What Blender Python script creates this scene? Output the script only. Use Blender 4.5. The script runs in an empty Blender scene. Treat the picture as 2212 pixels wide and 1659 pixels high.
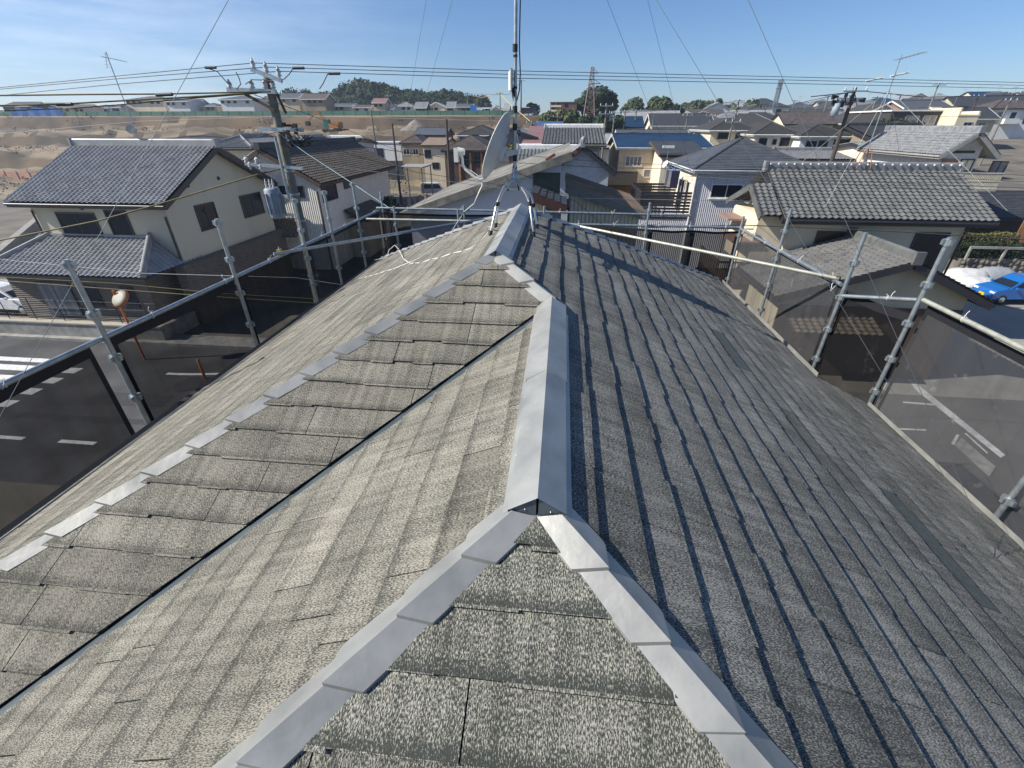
import bpy, bmesh, math, random
from mathutils import Vector as V, Matrix
R = math.radians
# ------------------------------------------------------------------ camera, sky, sun
sc = bpy.context.scene
col = sc.collection
PH, TH, FPX = .1014, .5293, 957.654          # yaw, downward tilt, focal length (for a 2212 px wide frame)
fw = V((-math.sin(PH)*math.cos(TH), math.cos(PH)*math.cos(TH), -math.sin(TH)))
rt = V((math.cos(PH), math.sin(PH), 0)); up = rt.cross(fw)
cd = bpy.data.cameras.new('camera'); cam = bpy.data.objects.new('camera', cd); col.objects.link(cam)
cam.matrix_world = Matrix(((rt.x, up.x, -fw.x, 0), (rt.y, up.y, -fw.y, 0), (rt.z, up.z, -fw.z, 0), (0, 0, 0, 1)))
cd.sensor_width = 36; cd.lens = 36*FPX/2212; cd.clip_start = .05; cd.clip_end = 3000
sc.camera = cam
SUN_AZ, SUN_EL = R(13), R(38)                 # light travels towards +x, a little towards +y
trav = V((math.cos(SUN_AZ)*math.cos(SUN_EL), math.sin(SUN_AZ)*math.cos(SUN_EL), -math.sin(SUN_EL)))
w = bpy.data.worlds.new('World'); sc.world = w; w.use_nodes = True
nt = w.node_tree; bg = nt.nodes['Background']; sky = nt.nodes.new('ShaderNodeTexSky')
sky.sky_type = 'NISHITA'; sky.sun_disc = False; sky.sun_elevation = SUN_EL
sky.sun_rotation = math.atan2(-trav.x, -trav.y)
sky.air_density = 1.0; sky.dust_density = .2; sky.ozone_density = 7; sky.altitude = 0
tc = nt.nodes.new('ShaderNodeTexCoord'); mp = nt.nodes.new('ShaderNodeMapping'); mp.inputs['Scale'].default_value = (2.2, 2.2, 16)
nz = nt.nodes.new('ShaderNodeTexNoise'); nz.inputs['Scale'].default_value = 1.6; nz.inputs['Detail'].default_value = 7; nz.inputs['Roughness'].default_value = .62
cr = nt.nodes.new('ShaderNodeValToRGB'); cr.color_ramp.elements[0].position = .3; cr.color_ramp.elements[1].position = .75
cr.color_ramp.elements[0].color = (0, 0, 0, 1); cr.color_ramp.elements[1].color = (.5, .5, .5, 1)
# thin cirrus only over the western quarter of the sky
sp = nt.nodes.new('ShaderNodeSeparateXYZ'); mr = nt.nodes.new('ShaderNodeMapRange')
mr.inputs['From Min'].default_value = -.2; mr.inputs['From Max'].default_value = -.8
ml = nt.nodes.new('ShaderNodeMath'); ml.operation = 'MULTIPLY'
mx = nt.nodes.new('ShaderNodeMixRGB'); mx.inputs['Color2'].default_value = (10.5, 11, 11.4, 1)
nt.links.new(tc.outputs['Generated'], mp.inputs['Vector']); nt.links.new(mp.outputs['Vector'], nz.inputs['Vector'])
nt.links.new(nz.outputs['Fac'], cr.inputs['Fac']); nt.links.new(tc.outputs['Generated'], sp.inputs['Vector'])
nt.links.new(sp.outputs['X'], mr.inputs['Value']); nt.links.new(cr.outputs['Color'], ml.inputs[0]); nt.links.new(mr.outputs['Result'], ml.inputs[1])
nt.links.new(ml.outputs['Value'], mx.inputs['Fac']); nt.links.new(sky.outputs['Color'], mx.inputs['Color1'])
tn = nt.nodes.new('ShaderNodeMixRGB'); tn.blend_type = 'MULTIPLY'; tn.inputs['Fac'].default_value = 1; tn.inputs['Color2'].default_value = (.93, .96, 1.05, 1)
nt.links.new(mx.outputs['Color'], tn.inputs['Color1']); nt.links.new(tn.outputs['Color'], bg.inputs['Color']); bg.inputs['Strength'].default_value = .081
sl = bpy.data.lights.new('sun', 'SUN'); sl.energy = 5.0; sl.angle = R(.5); sl.color = (1, .95, .86)
so = bpy.data.objects.new('sun', sl); col.objects.link(so); so.rotation_euler = trav.to_track_quat('-Z', 'Y').to_euler()
sc.view_settings.view_transform = 'Standard'; sc.view_settings.look = 'None'; sc.view_settings.gamma = 1
sc.view_settings.exposure = 0.52
sc.cycles.max_bounces = 5; sc.cycles.transparent_max_bounces = 12; sc.cycles.volume_bounces = 0

# ------------------------------------------------------------------ helpers
rnd = random.Random(7)
def ray(x, y): return fw + rt*((x-1106)/FPX) - up*((y-829.5)/FPX)
def at(x, y, Y): d = ray(x, y); return d*(Y/d.y)
def atx(x, y, X): d = ray(x, y); return d*(X/d.x)
def atz(x, y, z): d = ray(x, y); return d*(z/d.z)
def smooth(a, b, t):
    t = min(1, max(0, (t-a)/(b-a))); return t*t*(3-2*t)
def tag(o, label=None, cat=None, group=None, kind=None):
    if label: o['label'] = label
    if cat: o['category'] = cat
    if group: o['group'] = group
    if kind: o['kind'] = kind
    return o
def empty(name, loc=(0, 0, 0), label=None, cat=None, group=None, rz=0):
    o = bpy.data.objects.new(name, None); o.empty_display_size = .1; col.objects.link(o)
    o.location = loc; o.rotation_euler.z = rz
    return tag(o, label, cat, group)
class MB:
    def __init__(s): s.v = []; s.f = []; s.uv = []; s.mi = []; s.sm = []
    def add(s, vs, fs, uv=None, mi=0, sm=False):
        b = len(s.v); s.v += [tuple(p) for p in vs]
        for f in fs:
            s.f.append([b+i for i in f]); s.mi.append(mi); s.sm.append(sm)
            s.uv.append([uv[i] for i in f] if uv else None)
        return s
    def quad(s, a, b, c, d, mi=0): return s.add([a, b, c, d], [(0, 1, 2, 3)], mi=mi)
    def box(s, x0, x1, y0, y1, z0, z1, mi=0):
        vs = [(x, y, z) for z in (z0, z1) for y in (y0, y1) for x in (x0, x1)]
        return s.add(vs, [(0, 2, 3, 1), (4, 5, 7, 6), (0, 1, 5, 4), (2, 6, 7, 3), (0, 4, 6, 2), (1, 3, 7, 5)], mi=mi)
    def obox(s, c, ax, ay, az, mi=0):      # centre and three half axes
        c = V(c); ax = V(ax); ay = V(ay); az = V(az)
        vs = [c+ax*i+ay*j+az*k for k in (-1, 1) for j in (-1, 1) for i in (-1, 1)]
        return s.add(vs, [(0, 2, 3, 1), (4, 5, 7, 6), (0, 1, 5, 4), (2, 6, 7, 3), (0, 4, 6, 2), (1, 3, 7, 5)], mi=mi)
    def bar(s, a, b, wd, ht, upv=(0, 0, 1), mi=0):
        a = V(a); b = V(b); d = (b-a); L = d.length; d.normalize(); u = V(upv)
        x = d.cross(u)
        if x.length < 1e-4: x = d.cross(V((1, 0, 0)))
        x.normalize(); z = x.cross(d)
        return s.obox((a+b)/2, d*L/2, x*wd/2, z*ht/2, mi)
    def tube(s, pts, r, n=8, caps=True, mi=0, sm=True):
        pts = [V(p) for p in pts]; m = len(pts)
        rs = r if isinstance(r, (list, tuple)) else [r]*m
        vs = []; pu = None
        for i, p in enumerate(pts):
            d = (pts[min(i+1, m-1)]-pts[max(i-1, 0)]).normalized()
            if pu is None:
                pu = d.cross(V((0, 0, 1)))
                if pu.length < 1e-3: pu = d.cross(V((1, 0, 0)))
            pu = (pu - d*pu.dot(d)).normalized(); q = d.cross(pu)
            for k in range(n):
                a = 2*math.pi*k/n; vs.append(p + pu*(math.cos(a)*rs[i]) + q*(math.sin(a)*rs[i]))
        fs = [(i*n+k, i*n+(k+1) % n, (i+1)*n+(k+1) % n, (i+1)*n+k) for i in range(m-1) for k in range(n)]
        s.add(vs, fs, mi=mi, sm=sm)
        if caps:
            s.add(vs[:n], [tuple(range(n))[::-1]], mi=mi); s.add(vs[-n:], [tuple(range(n))], mi=mi)
        return s
    def lathe(s, prof, c=(0, 0, 0), axis=(0, 0, 1), n=16, mi=0, sm=True):   # prof: (radius, height)
        ax = V(axis).normalized(); x = ax.cross(V((0, 0, 1)))
        if x.length < 1e-3: x = V((1, 0, 0))
        x.normalize(); y = ax.cross(x); c = V(c); vs = []
        for r, h in prof:
            for k in range(n):
                a = 2*math.pi*k/n; vs.append(c + ax*h + x*(r*math.cos(a)) + y*(r*math.sin(a)))
        fs = [(i*n+k, i*n+(k+1) % n, (i+1)*n+(k+1) % n, (i+1)*n+k) for i in range(len(prof)-1) for k in range(n)]
        return s.add(vs, fs, mi=mi, sm=sm)
    def build(s, name, mats, parent=None, off=(0, 0, 0)):
        me = bpy.data.meshes.new(name)
        o3 = off
        me.from_pydata([(a-o3[0], b-o3[1], c-o3[2]) for a, b, c in s.v], [], s.f)
        mats = mats if isinstance(mats, (list, tuple)) else [mats]
        for m in mats: me.materials.append(m)
        if len(mats) > 1: me.polygons.foreach_set('material_index', s.mi)
        if any(s.sm): me.polygons.foreach_set('use_smooth', s.sm)
        if any(s.uv):
            ul = me.uv_layers.new(name='UVMap'); i = 0
            for f, u in zip(s.f, s.uv):
                for k in range(len(f)):
                    if u: ul.data[i].uv = u[k]
                    i += 1
        me.update()
        o = bpy.data.objects.new(name, me); col.objects.link(o)
        if parent is not None: o.parent = parent
        return o

# ------------------------------------------------------------------ materials
MATS = {}
def newmat(name):
    m = bpy.data.materials.new(name); m.use_nodes = True
    t = m.node_tree; return m, t, t.nodes['Principled BSDF']
def mat(name, c, rough=.7, metal=0, c2=None, scale=4, detail=4, bump=0, bscale=None, spec=.5, coord='Object', stretch=(1, 1, 1), thr=(.35, .65), coat=0):
    if name in MATS: return MATS[name]
    m, t, p = newmat(name); N = t.nodes; L = t.links
    p.inputs['Roughness'].default_value = rough; p.inputs['Metallic'].default_value = metal
    p.inputs['Specular IOR Level'].default_value = spec; p.inputs['Coat Weight'].default_value = coat
    c2 = c2 or tuple(x*.82 for x in c)
    tcn = N.new('ShaderNodeTexCoord'); mpn = N.new('ShaderNodeMapping'); mpn.inputs['Scale'].default_value = stretch
    L.new(tcn.outputs[coord], mpn.inputs['Vector'])
    n = N.new('ShaderNodeTexNoise'); n.inputs['Scale'].default_value = scale; n.inputs['Detail'].default_value = detail
    r = N.new('ShaderNodeValToRGB'); r.color_ramp.elements[0].position = thr[0]; r.color_ramp.elements[1].position = thr[1]
    r.color_ramp.elements[0].color = (*c2, 1); r.color_ramp.elements[1].color = (*c, 1)
    L.new(mpn.outputs['Vector'], n.inputs['Vector']); L.new(n.outputs['Fac'], r.inputs['Fac']); L.new(r.outputs['Color'], p.inputs['Base Color'])
    if bump:
        n2 = N.new('ShaderNodeTexNoise'); n2.inputs['Scale'].default_value = bscale or scale*6; n2.inputs['Detail'].default_value = 3
        L.new(mpn.outputs['Vector'], n2.inputs['Vector'])
        b = N.new('ShaderNodeBump'); b.inputs['Strength'].default_value = bump; b.inputs['Distance'].default_value = .02
        L.new(n2.outputs['Fac'], b.inputs['Height']); L.new(b.outputs['Normal'], p.inputs['Normal'])
    MATS[name] = m; return m
def wavemat(name, c, c2, scale, axis='X', rough=.6, depth=.02, metal=0, prof='SIN', mixn=.3):
    # ribbed or coursed sheet: colour stays one colour (plus wear noise), the ribs are bump
    if name in MATS: return MATS[name]
    m, t, p = newmat(name); N = t.nodes; L = t.links
    p.inputs['Roughness'].default_value = rough; p.inputs['Metallic'].default_value = metal
    tcn = N.new('ShaderNodeTexCoord')
    wv = N.new('ShaderNodeTexWave'); wv.bands_direction = axis; wv.inputs['Scale'].default_value = scale; wv.wave_profile = prof
    L.new(tcn.outputs['Object'], wv.inputs['Vector'])
    n = N.new('ShaderNodeTexNoise'); n.inputs['Scale'].default_value = 3; n.inputs['Detail'].default_value = 6
    L.new(tcn.outputs['Object'], n.inputs['Vector'])
    r = N.new('ShaderNodeValToRGB'); r.color_ramp.elements[0].color = (*c2, 1); r.color_ramp.elements[1].color = (*c, 1)
    r.color_ramp.elements[0].position = .3; r.color_ramp.elements[1].position = .7
    L.new(n.outputs['Fac'], r.inputs['Fac']); L.new(r.outputs['Color'], p.inputs['Base Color'])
    b = N.new('ShaderNodeBump'); b.inputs['Strength'].default_value = 1; b.inputs['Distance'].default_value = depth
    L.new(wv.outputs['Fac'], b.inputs['Height']); L.new(b.outputs['Normal'], p.inputs['Normal'])
    MATS[name] = m; return m

def slate_material(name, light, dark, cover, band=.1):
    # fibre-cement slate: dark body, pale lichen flecks drawn out down the slope, clean strip above each butt edge
    m, t, p = newmat(name); N = t.nodes; L = t.links
    p.inputs['Roughness'].default_value = .9; p.inputs['Specular IOR Level'].default_value = .25
    uv = N.new('ShaderNodeTexCoord')
    def noise(sc3, det, rough=.6, scale=1.0):
        mpn = N.new('ShaderNodeMapping'); mpn.inputs['Scale'].default_value = sc3
        L.new(uv.outputs['UV'], mpn.inputs['Vector'])
        n = N.new('ShaderNodeTexNoise'); n.inputs['Scale'].default_value = scale; n.inputs['Detail'].default_value = det; n.inputs['Roughness'].default_value = rough
        L.new(mpn.outputs['Vector'], n.inputs['Vector']); return n.outputs['Fac']
    def math_(op, a, b):
        q = N.new('ShaderNodeMath'); q.operation = op
        for i, x in enumerate((a, b)):
            if isinstance(x, (int, float)): q.inputs[i].default_value = x
            else: L.new(x, q.inputs[i])
        return q.outputs[0]
    f1 = noise((300, 95, 1), 3, .75); big = noise((2.3, 4.5, 1), 5, .65); streak = noise((26, 1.6, 1), 3)
    sepn = N.new('ShaderNodeSeparateXYZ'); L.new(uv.outputs['UV'], sepn.inputs[0])
    fr = math_('FRACT', math_('DIVIDE', sepn.outputs['Y'], .182), 0)
    edge = N.new('ShaderNodeMapRange'); edge.inputs['From Min'].default_value = .74; edge.inputs['From Max'].default_value = .97
    edge.inputs['To Min'].default_value = 0; edge.inputs['To Max'].default_value = -band; L.new(fr, edge.inputs['Value'])
    s = math_('ADD', math_('MULTIPLY', math_('SUBTRACT', big, .5), .2), math_('MULTIPLY', math_('SUBTRACT', streak, .5), .2))
    s = math_('ADD', math_('ADD', f1, s), math_('ADD', edge.outputs[0], cover))
    r = N.new('ShaderNodeValToRGB'); r.color_ramp.elements[0].position = .46; r.color_ramp.elements[1].position = .57
    r.color_ramp.elements[0].color = (*dark, 1); r.color_ramp.elements[1].color = (*light, 1)
    L.new(s, r.inputs['Fac'])
    # slate-to-slate tone
    mx = N.new('ShaderNodeMixRGB'); mx.blend_type = 'MULTIPLY'; mx.inputs['Fac'].default_value = 1
    tone = N.new('ShaderNodeAttribute'); tone.attribute_name = 'tone'
    L.new(r.outputs['Color'], mx.inputs['Color1']); L.new(tone.outputs['Color'], mx.inputs['Color2'])
    # faint green and brown growth in broad patches
    gr = N.new('ShaderNodeValToRGB'); gr.color_ramp.elements[0].position = .38; gr.color_ramp.elements[1].position = .62
    gr.color_ramp.elements[0].color = (.88, .885, .85, 1); gr.color_ramp.elements[1].color = (1.03, 1.015, .99, 1)
    L.new(noise((1.9, 1.4, 1), 7, .7), gr.inputs['Fac']); m2 = N.new('ShaderNodeMixRGB'); m2.blend_type = 'MULTIPLY'; m2.inputs['Fac'].default_value = 1
    L.new(mx.outputs['Color'], m2.inputs['Color1']); L.new(gr.outputs['Color'], m2.inputs['Color2'])
    L.new(m2.outputs['Color'], p.inputs['Base Color'])
    b = N.new('ShaderNodeBump'); b.inputs['Strength'].default_value = .6; b.inputs['Distance'].default_value = .002
    L.new(noise((210, 7, 1), 2), b.inputs['Height']); L.new(b.outputs['Normal'], p.inputs['Normal'])
    MATS[name] = m; return m
M_SL = slate_material('weathered slate', (.345, .325, .275), (.068, .068, .06), .01, .06)
M_SN = slate_material('dark butted slate', (.40, .385, .33), (.045, .05, .045), -.02, .08)
M_SR = slate_material('mossy slate', (.36, .355, .325), (.06, .063, .06), -.01, .03)
M_NEW = mat('replacement slate', (.07, .085, .08), .85, c2=(.05, .06, .055), scale=30)
M_DECK = mat('felt', (.02, .02, .022), .95)
M_CAP = mat('zinc flashing', (.44, .435, .40), .44, .45, c2=(.25, .255, .245), scale=4.5, detail=12, bump=.12, bscale=11, thr=(.25, .62))
M_CAP2 = mat('blue grey flashing', (.22, .26, .29), .5, .5, c2=(.15, .185, .21), scale=12, detail=6)
M_VAL = mat('valley flashing', (.12, .15, .165), .45, .5, c2=(.08, .105, .12), scale=6)
M_GALV = mat('galvanised steel', (.42, .46, .48), .42, .7, c2=(.30, .34, .36), scale=14, detail=6, bump=.1)
M_GALVY = mat('dusty galvanised steel', (.52, .52, .44), .5, .45, c2=(.36, .37, .30), scale=10, detail=8)
M_STEEL = mat('bright steel', (.62, .62, .6), .3, .85)
M_BLK = mat('black rubber', (.015, .015, .017), .6)
M_BLU = mat('grey blue steel', (.12, .17, .2), .45, .5)
M_WHT = mat('white plastic', (.72, .72, .66), .45)
M_COAX = mat('white coax', (.75, .75, .7), .5)
M_DISHB = mat('grey dish back', (.5, .52, .54), .5, c2=(.42, .44, .46), scale=5)
M_WIRE = mat('wire', (.06, .06, .07), .6)
M_WIREG = mat('steel stay wire', (.16, .18, .2), .5, .4)
M_WIREL = mat('pale wire', (.5, .52, .5), .6)
M_CABLE = mat('aged cable sheath', (.16, .13, .05), .7, c2=(.09, .075, .03))
M_CONC = mat('concrete', (.33, .32, .29), .9, c2=(.22, .21, .19), scale=3, detail=8, bump=.3)
M_POLE = mat('pole concrete', (.21, .2, .165), .85, c2=(.13, .125, .1), scale=5, detail=8)
M_PORC = mat('porcelain', (.6, .6, .6), .25)
M_ASPH = mat('asphalt', (.075, .075, .078), .95, c2=(.036, .036, .038), scale=.55, detail=14, bump=.2, bscale=60)
M_ASPL = mat('worn asphalt', (.13, .127, .12), .95, c2=(.07, .07, .068), scale=.5, detail=13)
M_LINE = mat('road paint', (.72, .72, .7), .7, c2=(.52, .52, .5), scale=6, detail=8)
M_GLS = mat('window glass', (.016, .025, .042), .12, spec=.2, c2=(.012, .018, .03), scale=.8)
M_GLC = mat('curtained glass', (.2, .22, .24), .12, spec=.8, c2=(.09, .1, .12), scale=1.4, stretch=(3, 3, .4))
M_FRM = mat('aluminium frame', (.45, .45, .44), .4, .4)
M_FRD = mat('dark frame', (.03, .03, .035), .4)
M_FRW = mat('white frame', (.75, .75, .72), .5)
def col_mat(c, rough=.8, pre='paint'):
    return mat('%s %d %d %d' % (pre, c[0]*100, c[1]*100, c[2]*100), c, rough, c2=tuple(x*.86 for x in c), scale=.8, detail=8)
def mesh_sheet_material(name, c, alpha, dust):
    m, t, p = newmat(name); N = t.nodes; L = t.links
    out = N['Material Output']; p.inputs['Roughness'].default_value = .9; p.inputs['Specular IOR Level'].default_value = .1
    tr = N.new('ShaderNodeBsdfTransparent'); mxs = N.new('ShaderNodeMixShader')
    tcn = N.new('ShaderNodeTexCoord'); mpn = N.new('ShaderNodeMapping'); mpn.inputs['Scale'].default_value = (1, 3.2, .35)
    L.new(tcn.outputs['Object'], mpn.inputs['Vector'])
    n = N.new('ShaderNodeTexNoise'); n.inputs['Scale'].default_value = 1.6; n.inputs['Detail'].default_value = 8; n.inputs['Roughness'].default_value = .6
    L.new(mpn.outputs['Vector'], n.inputs['Vector'])
    r = N.new('ShaderNodeMapRange'); r.inputs['From Min'].default_value = .35; r.inputs['From Max'].default_value = .75
    r.inputs['To Min'].default_value = alpha-dust; r.inputs['To Max'].default_value = alpha+dust
    L.new(n.outputs['Fac'], r.inputs['Value'])
    n3 = N.new('ShaderNodeTexNoise'); n3.inputs['Scale'].default_value = 5; n3.inputs['Detail'].default_value = 10; n3.inputs['Roughness'].default_value = .7; L.new(tcn.outputs['Object'], n3.inputs['Vector'])
    sr = N.new('ShaderNodeValToRGB'); sr.color_ramp.elements[0].position = .6; sr.color_ramp.elements[1].position = .74
    sr.color_ramp.elements[0].color = (*c, 1); sr.color_ramp.elements[1].color = (*[min(1, x*3+.02) for x in c], 1)
    L.new(n3.outputs['Fac'], sr.inputs['Fac']); L.new(sr.outputs['Color'], p.inputs['Base Color'])
    L.new(r.outputs['Result'], mxs.inputs['Fac']); L.new(tr.outputs[0], mxs.inputs[1]); L.new(p.outputs[0], mxs.inputs[2])
    L.new(mxs.outputs[0], out.inputs['Surface']); return m
M_NETL = mesh_sheet_material('black scaffold netting', (.008, .008, .009), .74, .05)
M_NETR = mesh_sheet_material('dusty scaffold netting', (.055, .056, .06), .7, .12)
M_NETE = mat('netting hem', (.008, .008, .012), .8)
# ------------------------------------------------------------------ the roof under the camera
X0, X1, HR, TP, DZ, YN, YU = -.024, -.474, 1.097, .48, .211, 1.131, 3.466
CP = 1/math.sqrt(1+TP*TP); SP = TP*CP; E_ = .182
XL, XR, XWL, XWR, YF, YB, YJ, YS = -3.62, 3.15, -3.85, 3.8, -2.7, 8.9, 5.0, 5.75
ZU = -(HR-DZ)                                     # height of the upper ridge line
def clip(poly, n, d):                              # keep n.p <= d
    out = []
    for i in range(len(poly)):
        a = poly[i]; b = poly[(i+1) % len(poly)]
        da = n[0]*a[0]+n[1]*a[1]-d; db = n[0]*b[0]+n[1]*b[1]-d
        if da <= 0: out.append(a)
        if (da < 0 < db) or (db < 0 < da):
            t = da/(da-db); out.append((a[0]+(b[0]-a[0])*t, a[1]+(b[1]-a[1])*t))
    return out
def ccw(p):
    return p if sum(p[i][0]*p[(i+1) % len(p)][1]-p[(i+1) % len(p)][0]*p[i][1] for i in range(len(p))) > 0 else p[::-1]
def slate_slope(name, O, U, Dn, Nn, polys, parent, matset, seed, newp=(), lift=.014):
    # O origin on the ridge line, U along the courses, Dn down the slope, Nn normal; polys: convex outlines in (u, v) metres
    rg = random.Random(seed); O = V(O); U = V(U); Dn = V(Dn); Nn = V(Nn); mb = MB(); tones = []
    def P(u, v, h): return O+U*u+Dn*v+Nn*h
    for poly in polys:
        poly = ccw(poly)
        mb.add([P(u, v, 0) for u, v in poly], [tuple(range(len(poly)))], uv=[p for p in poly], mi=2); tones.append(1)
    umin = min(u for p in polys for u, v in p); umax = max(u for p in polys for u, v in p)
    vmax = max(v for p in polys for u, v in p)
    for c in range(int(vmax/E_)+2):
        v0 = c*E_; v1 = v0+E_; u = umin-rg.random()*.9; slab = 0
        while u < umax:
            slab_w = .91; tone = rg.uniform(.8, 1.1) * (.88 if rg.random() < .15 else 1); cuts = [0]
            while cuts[-1] < slab_w-.12: cuts.append(min(slab_w, cuts[-1]+rg.choice((.13, .17, .2, .26, .3))))
            cuts[-1] = slab_w
            is_new = any(abs(u+.45-nu) < .46 and c == nc for nu, nc in newp)
            prevj = None
            for i in range(len(cuts)-1):
                j = rg.choice((0, .01, -.006, .013, .003))
                a = u+cuts[i]+(.0025 if i == 0 else 0); b = u+cuts[i+1]-(.0025 if i == len(cuts)-2 else 0)
                for poly in polys:
                    q = ccw([(a, v0-.03), (b, v0-.03), (b, v1+j), (a, v1+j)])
                    poly2 = ccw(poly)
                    for k in range(len(poly2)):
                        p0 = poly2[k]; p1 = poly2[(k+1) % len(poly2)]
                        n = (p1[1]-p0[1], -(p1[0]-p0[0])); q = clip(q, n, n[0]*p0[0]+n[1]*p0[1])
                        if len(q) < 3: break
                    if len(q) < 3: continue
                    hh = [.006+(v-v0+.03)/(E_+.03)*lift for _, v in q]; m = len(q)
                    top = [P(x, v, h) for (x, v), h in zip(q, hh)]; bot = [P(x, v, max(h-.007, .001)) for (x, v), h in zip(q, hh)]
                    mi = 1 if is_new else 0
                    fs = [tuple(range(m))]
                    for k in range(m):
                        k2 = (k+1) % m; fs.append((k, m+k, m+k2, k2))
                    mb.add(top+bot, fs, uv=q+q, mi=mi); tones += [tone]*(m+1)
            u += slab_w
    o = mb.build(name, matset, parent)
    at_ = o.data.attributes.new('tone', 'FLOAT_COLOR', 'FACE')
    at_.data.foreach_set('color', [x for t in tones for x in (t, t, t, 1)])
    return o
own = empty('slate_roofed_house', (0, 0, -9), 'grey slate roofed house with metal capped ridges inside the scaffold, nearest the viewer', 'house')
def own_build(mb, name, mats): return mb.build(name, mats, own, off=(0, 0, -9))
own_m = lambda s: s
class Shift:                                       # parts of the house are written in world metres; the house stands at z = -9
    pass
def vis(P): return V((P[0], P[1], P[2]+9))
def k_(d): return d/CP                             # plan distance to distance down the slope
# right slope (main roof and wing lie in one plane)
polyR = []
def rp(x, y): return (y, k_(x-X1))                 # plan point on the right slope
polyR = [[rp(X1, YU), rp(X1, YS), rp(XR, YB), rp(XR, YJ), rp(X0, YU-(X0-X1))],
         [rp(X0, YU-(X0-X1)), rp(XR, YJ), rp(XR, YN-(XR-X0)), rp(X0, YN)],
         [rp(XR, YJ), rp(XWR, YJ), rp(XWR, YF), rp(XR, YN-(XR-X0))]]
slate_slope('roof_slope', vis((X1, 0, ZU)), (0, 1, 0), (CP, 0, -SP), (SP, 0, CP), polyR, own, [M_SR, M_NEW, M_DECK], 11, lift=.017,
            newp=[(3.9, 13), (2.3, 17)])
# left slope of the main roof
def lp(x, y): return (y, k_(X1-x))
yl = YU-(X1-XL)
slate_slope('roof_slope', vis((X1, 0, ZU)), (0, 1, 0), (-CP, 0, -SP), (-SP, 0, CP),
            [[lp(X1, YU), lp(X1, YS), lp(XL, YB), lp(XL, yl)]], own, [M_SL, M_NEW, M_DECK], 12, lift=.011)
# front hip face of the main roof (between the long hip and the valley)
def fp(x, y): return (x, k_(YU-y))
yc = YU-(X0-X1)
xe = XWL
slate_slope('roof_slope', vis((0, YU-.018*SP, ZU+.018*CP)), (1, 0, 0), (0, -CP, -SP), (0, -SP, CP),
            [[fp(X1, YU), fp(X0, yc), fp(xe, yc-(X0-xe)), fp(XL, yl)]], own, [M_SL, M_NEW, M_DECK], 13)
# left slope of the wing, held back from the valley
def wp(x, y): return (y, k_(X0-x))
g = .12
slate_slope('roof_slope', vis((X0, 0, -HR)), (0, 1, 0), (-CP, 0, -SP), (-SP, 0, CP),
            [[wp(X0, YN), wp(X0, yc-g), wp(xe, yc-g-(X0-xe)), wp(xe, YF)]], own, [M_SL, M_NEW, M_DECK], 14, lift=.011)
# near hip face of the wing
def np_(x, y): return (x, k_(YN-y))
slate_slope('roof_slope', vis((0, YN, -HR)), (1, 0, 0), (0, -CP, -SP), (0, -SP, CP),
            [[np_(X0, YN), np_(XWL, YN-(X0-XWL)), np_(XWL, YF), np_(XWR, YF), np_(XWR, YN-(XWR-X0))]], own, [M_SN, M_NEW, M_DECK], 15)
# far hip face
mb = MB(); zr = ZU-(XR-X1)*TP; zl = ZU-(X1-XL)*TP
mb.add([vis((X1, YS, ZU)), vis((XR, YB, zr)), vis((XL, YB, zl))], [(0, 1, 2)]).build('roof_slope', M_SR, own)
# valley flashing, and the raised boarding edge, dark with the gap's shade painted in
mb = MB(); L_ = X0-xe; mb.quad(vis((X0, yc, -HR-.01)), vis((X0-L_, yc-L_, -HR-L_*TP-.01)), vis((X0-L_, yc-L_, -HR-L_*TP+.024)), vis((X0, yc, -HR+.024))); mb.build('valley_edge', M_DECK, own); mb = MB(); n = 24
for i in range(n):
    t0 = i/n*(X0-xe); t1 = (i+1)/n*(X0-xe)
    for k, (o0, o1) in enumerate(((-.03, .135),)):
        a = [(X0-t0, yc-t0-o0), (X0-t1, yc-t1-o0), (X0-t1, yc-t1-o1), (X0-t0, yc-t0-o1)]
        mb.quad(*[vis((x, y, -HR-(X0-x)*TP+.006)) for x, y in a])
mb.build('valley_flashing', M_VAL, own)

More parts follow.
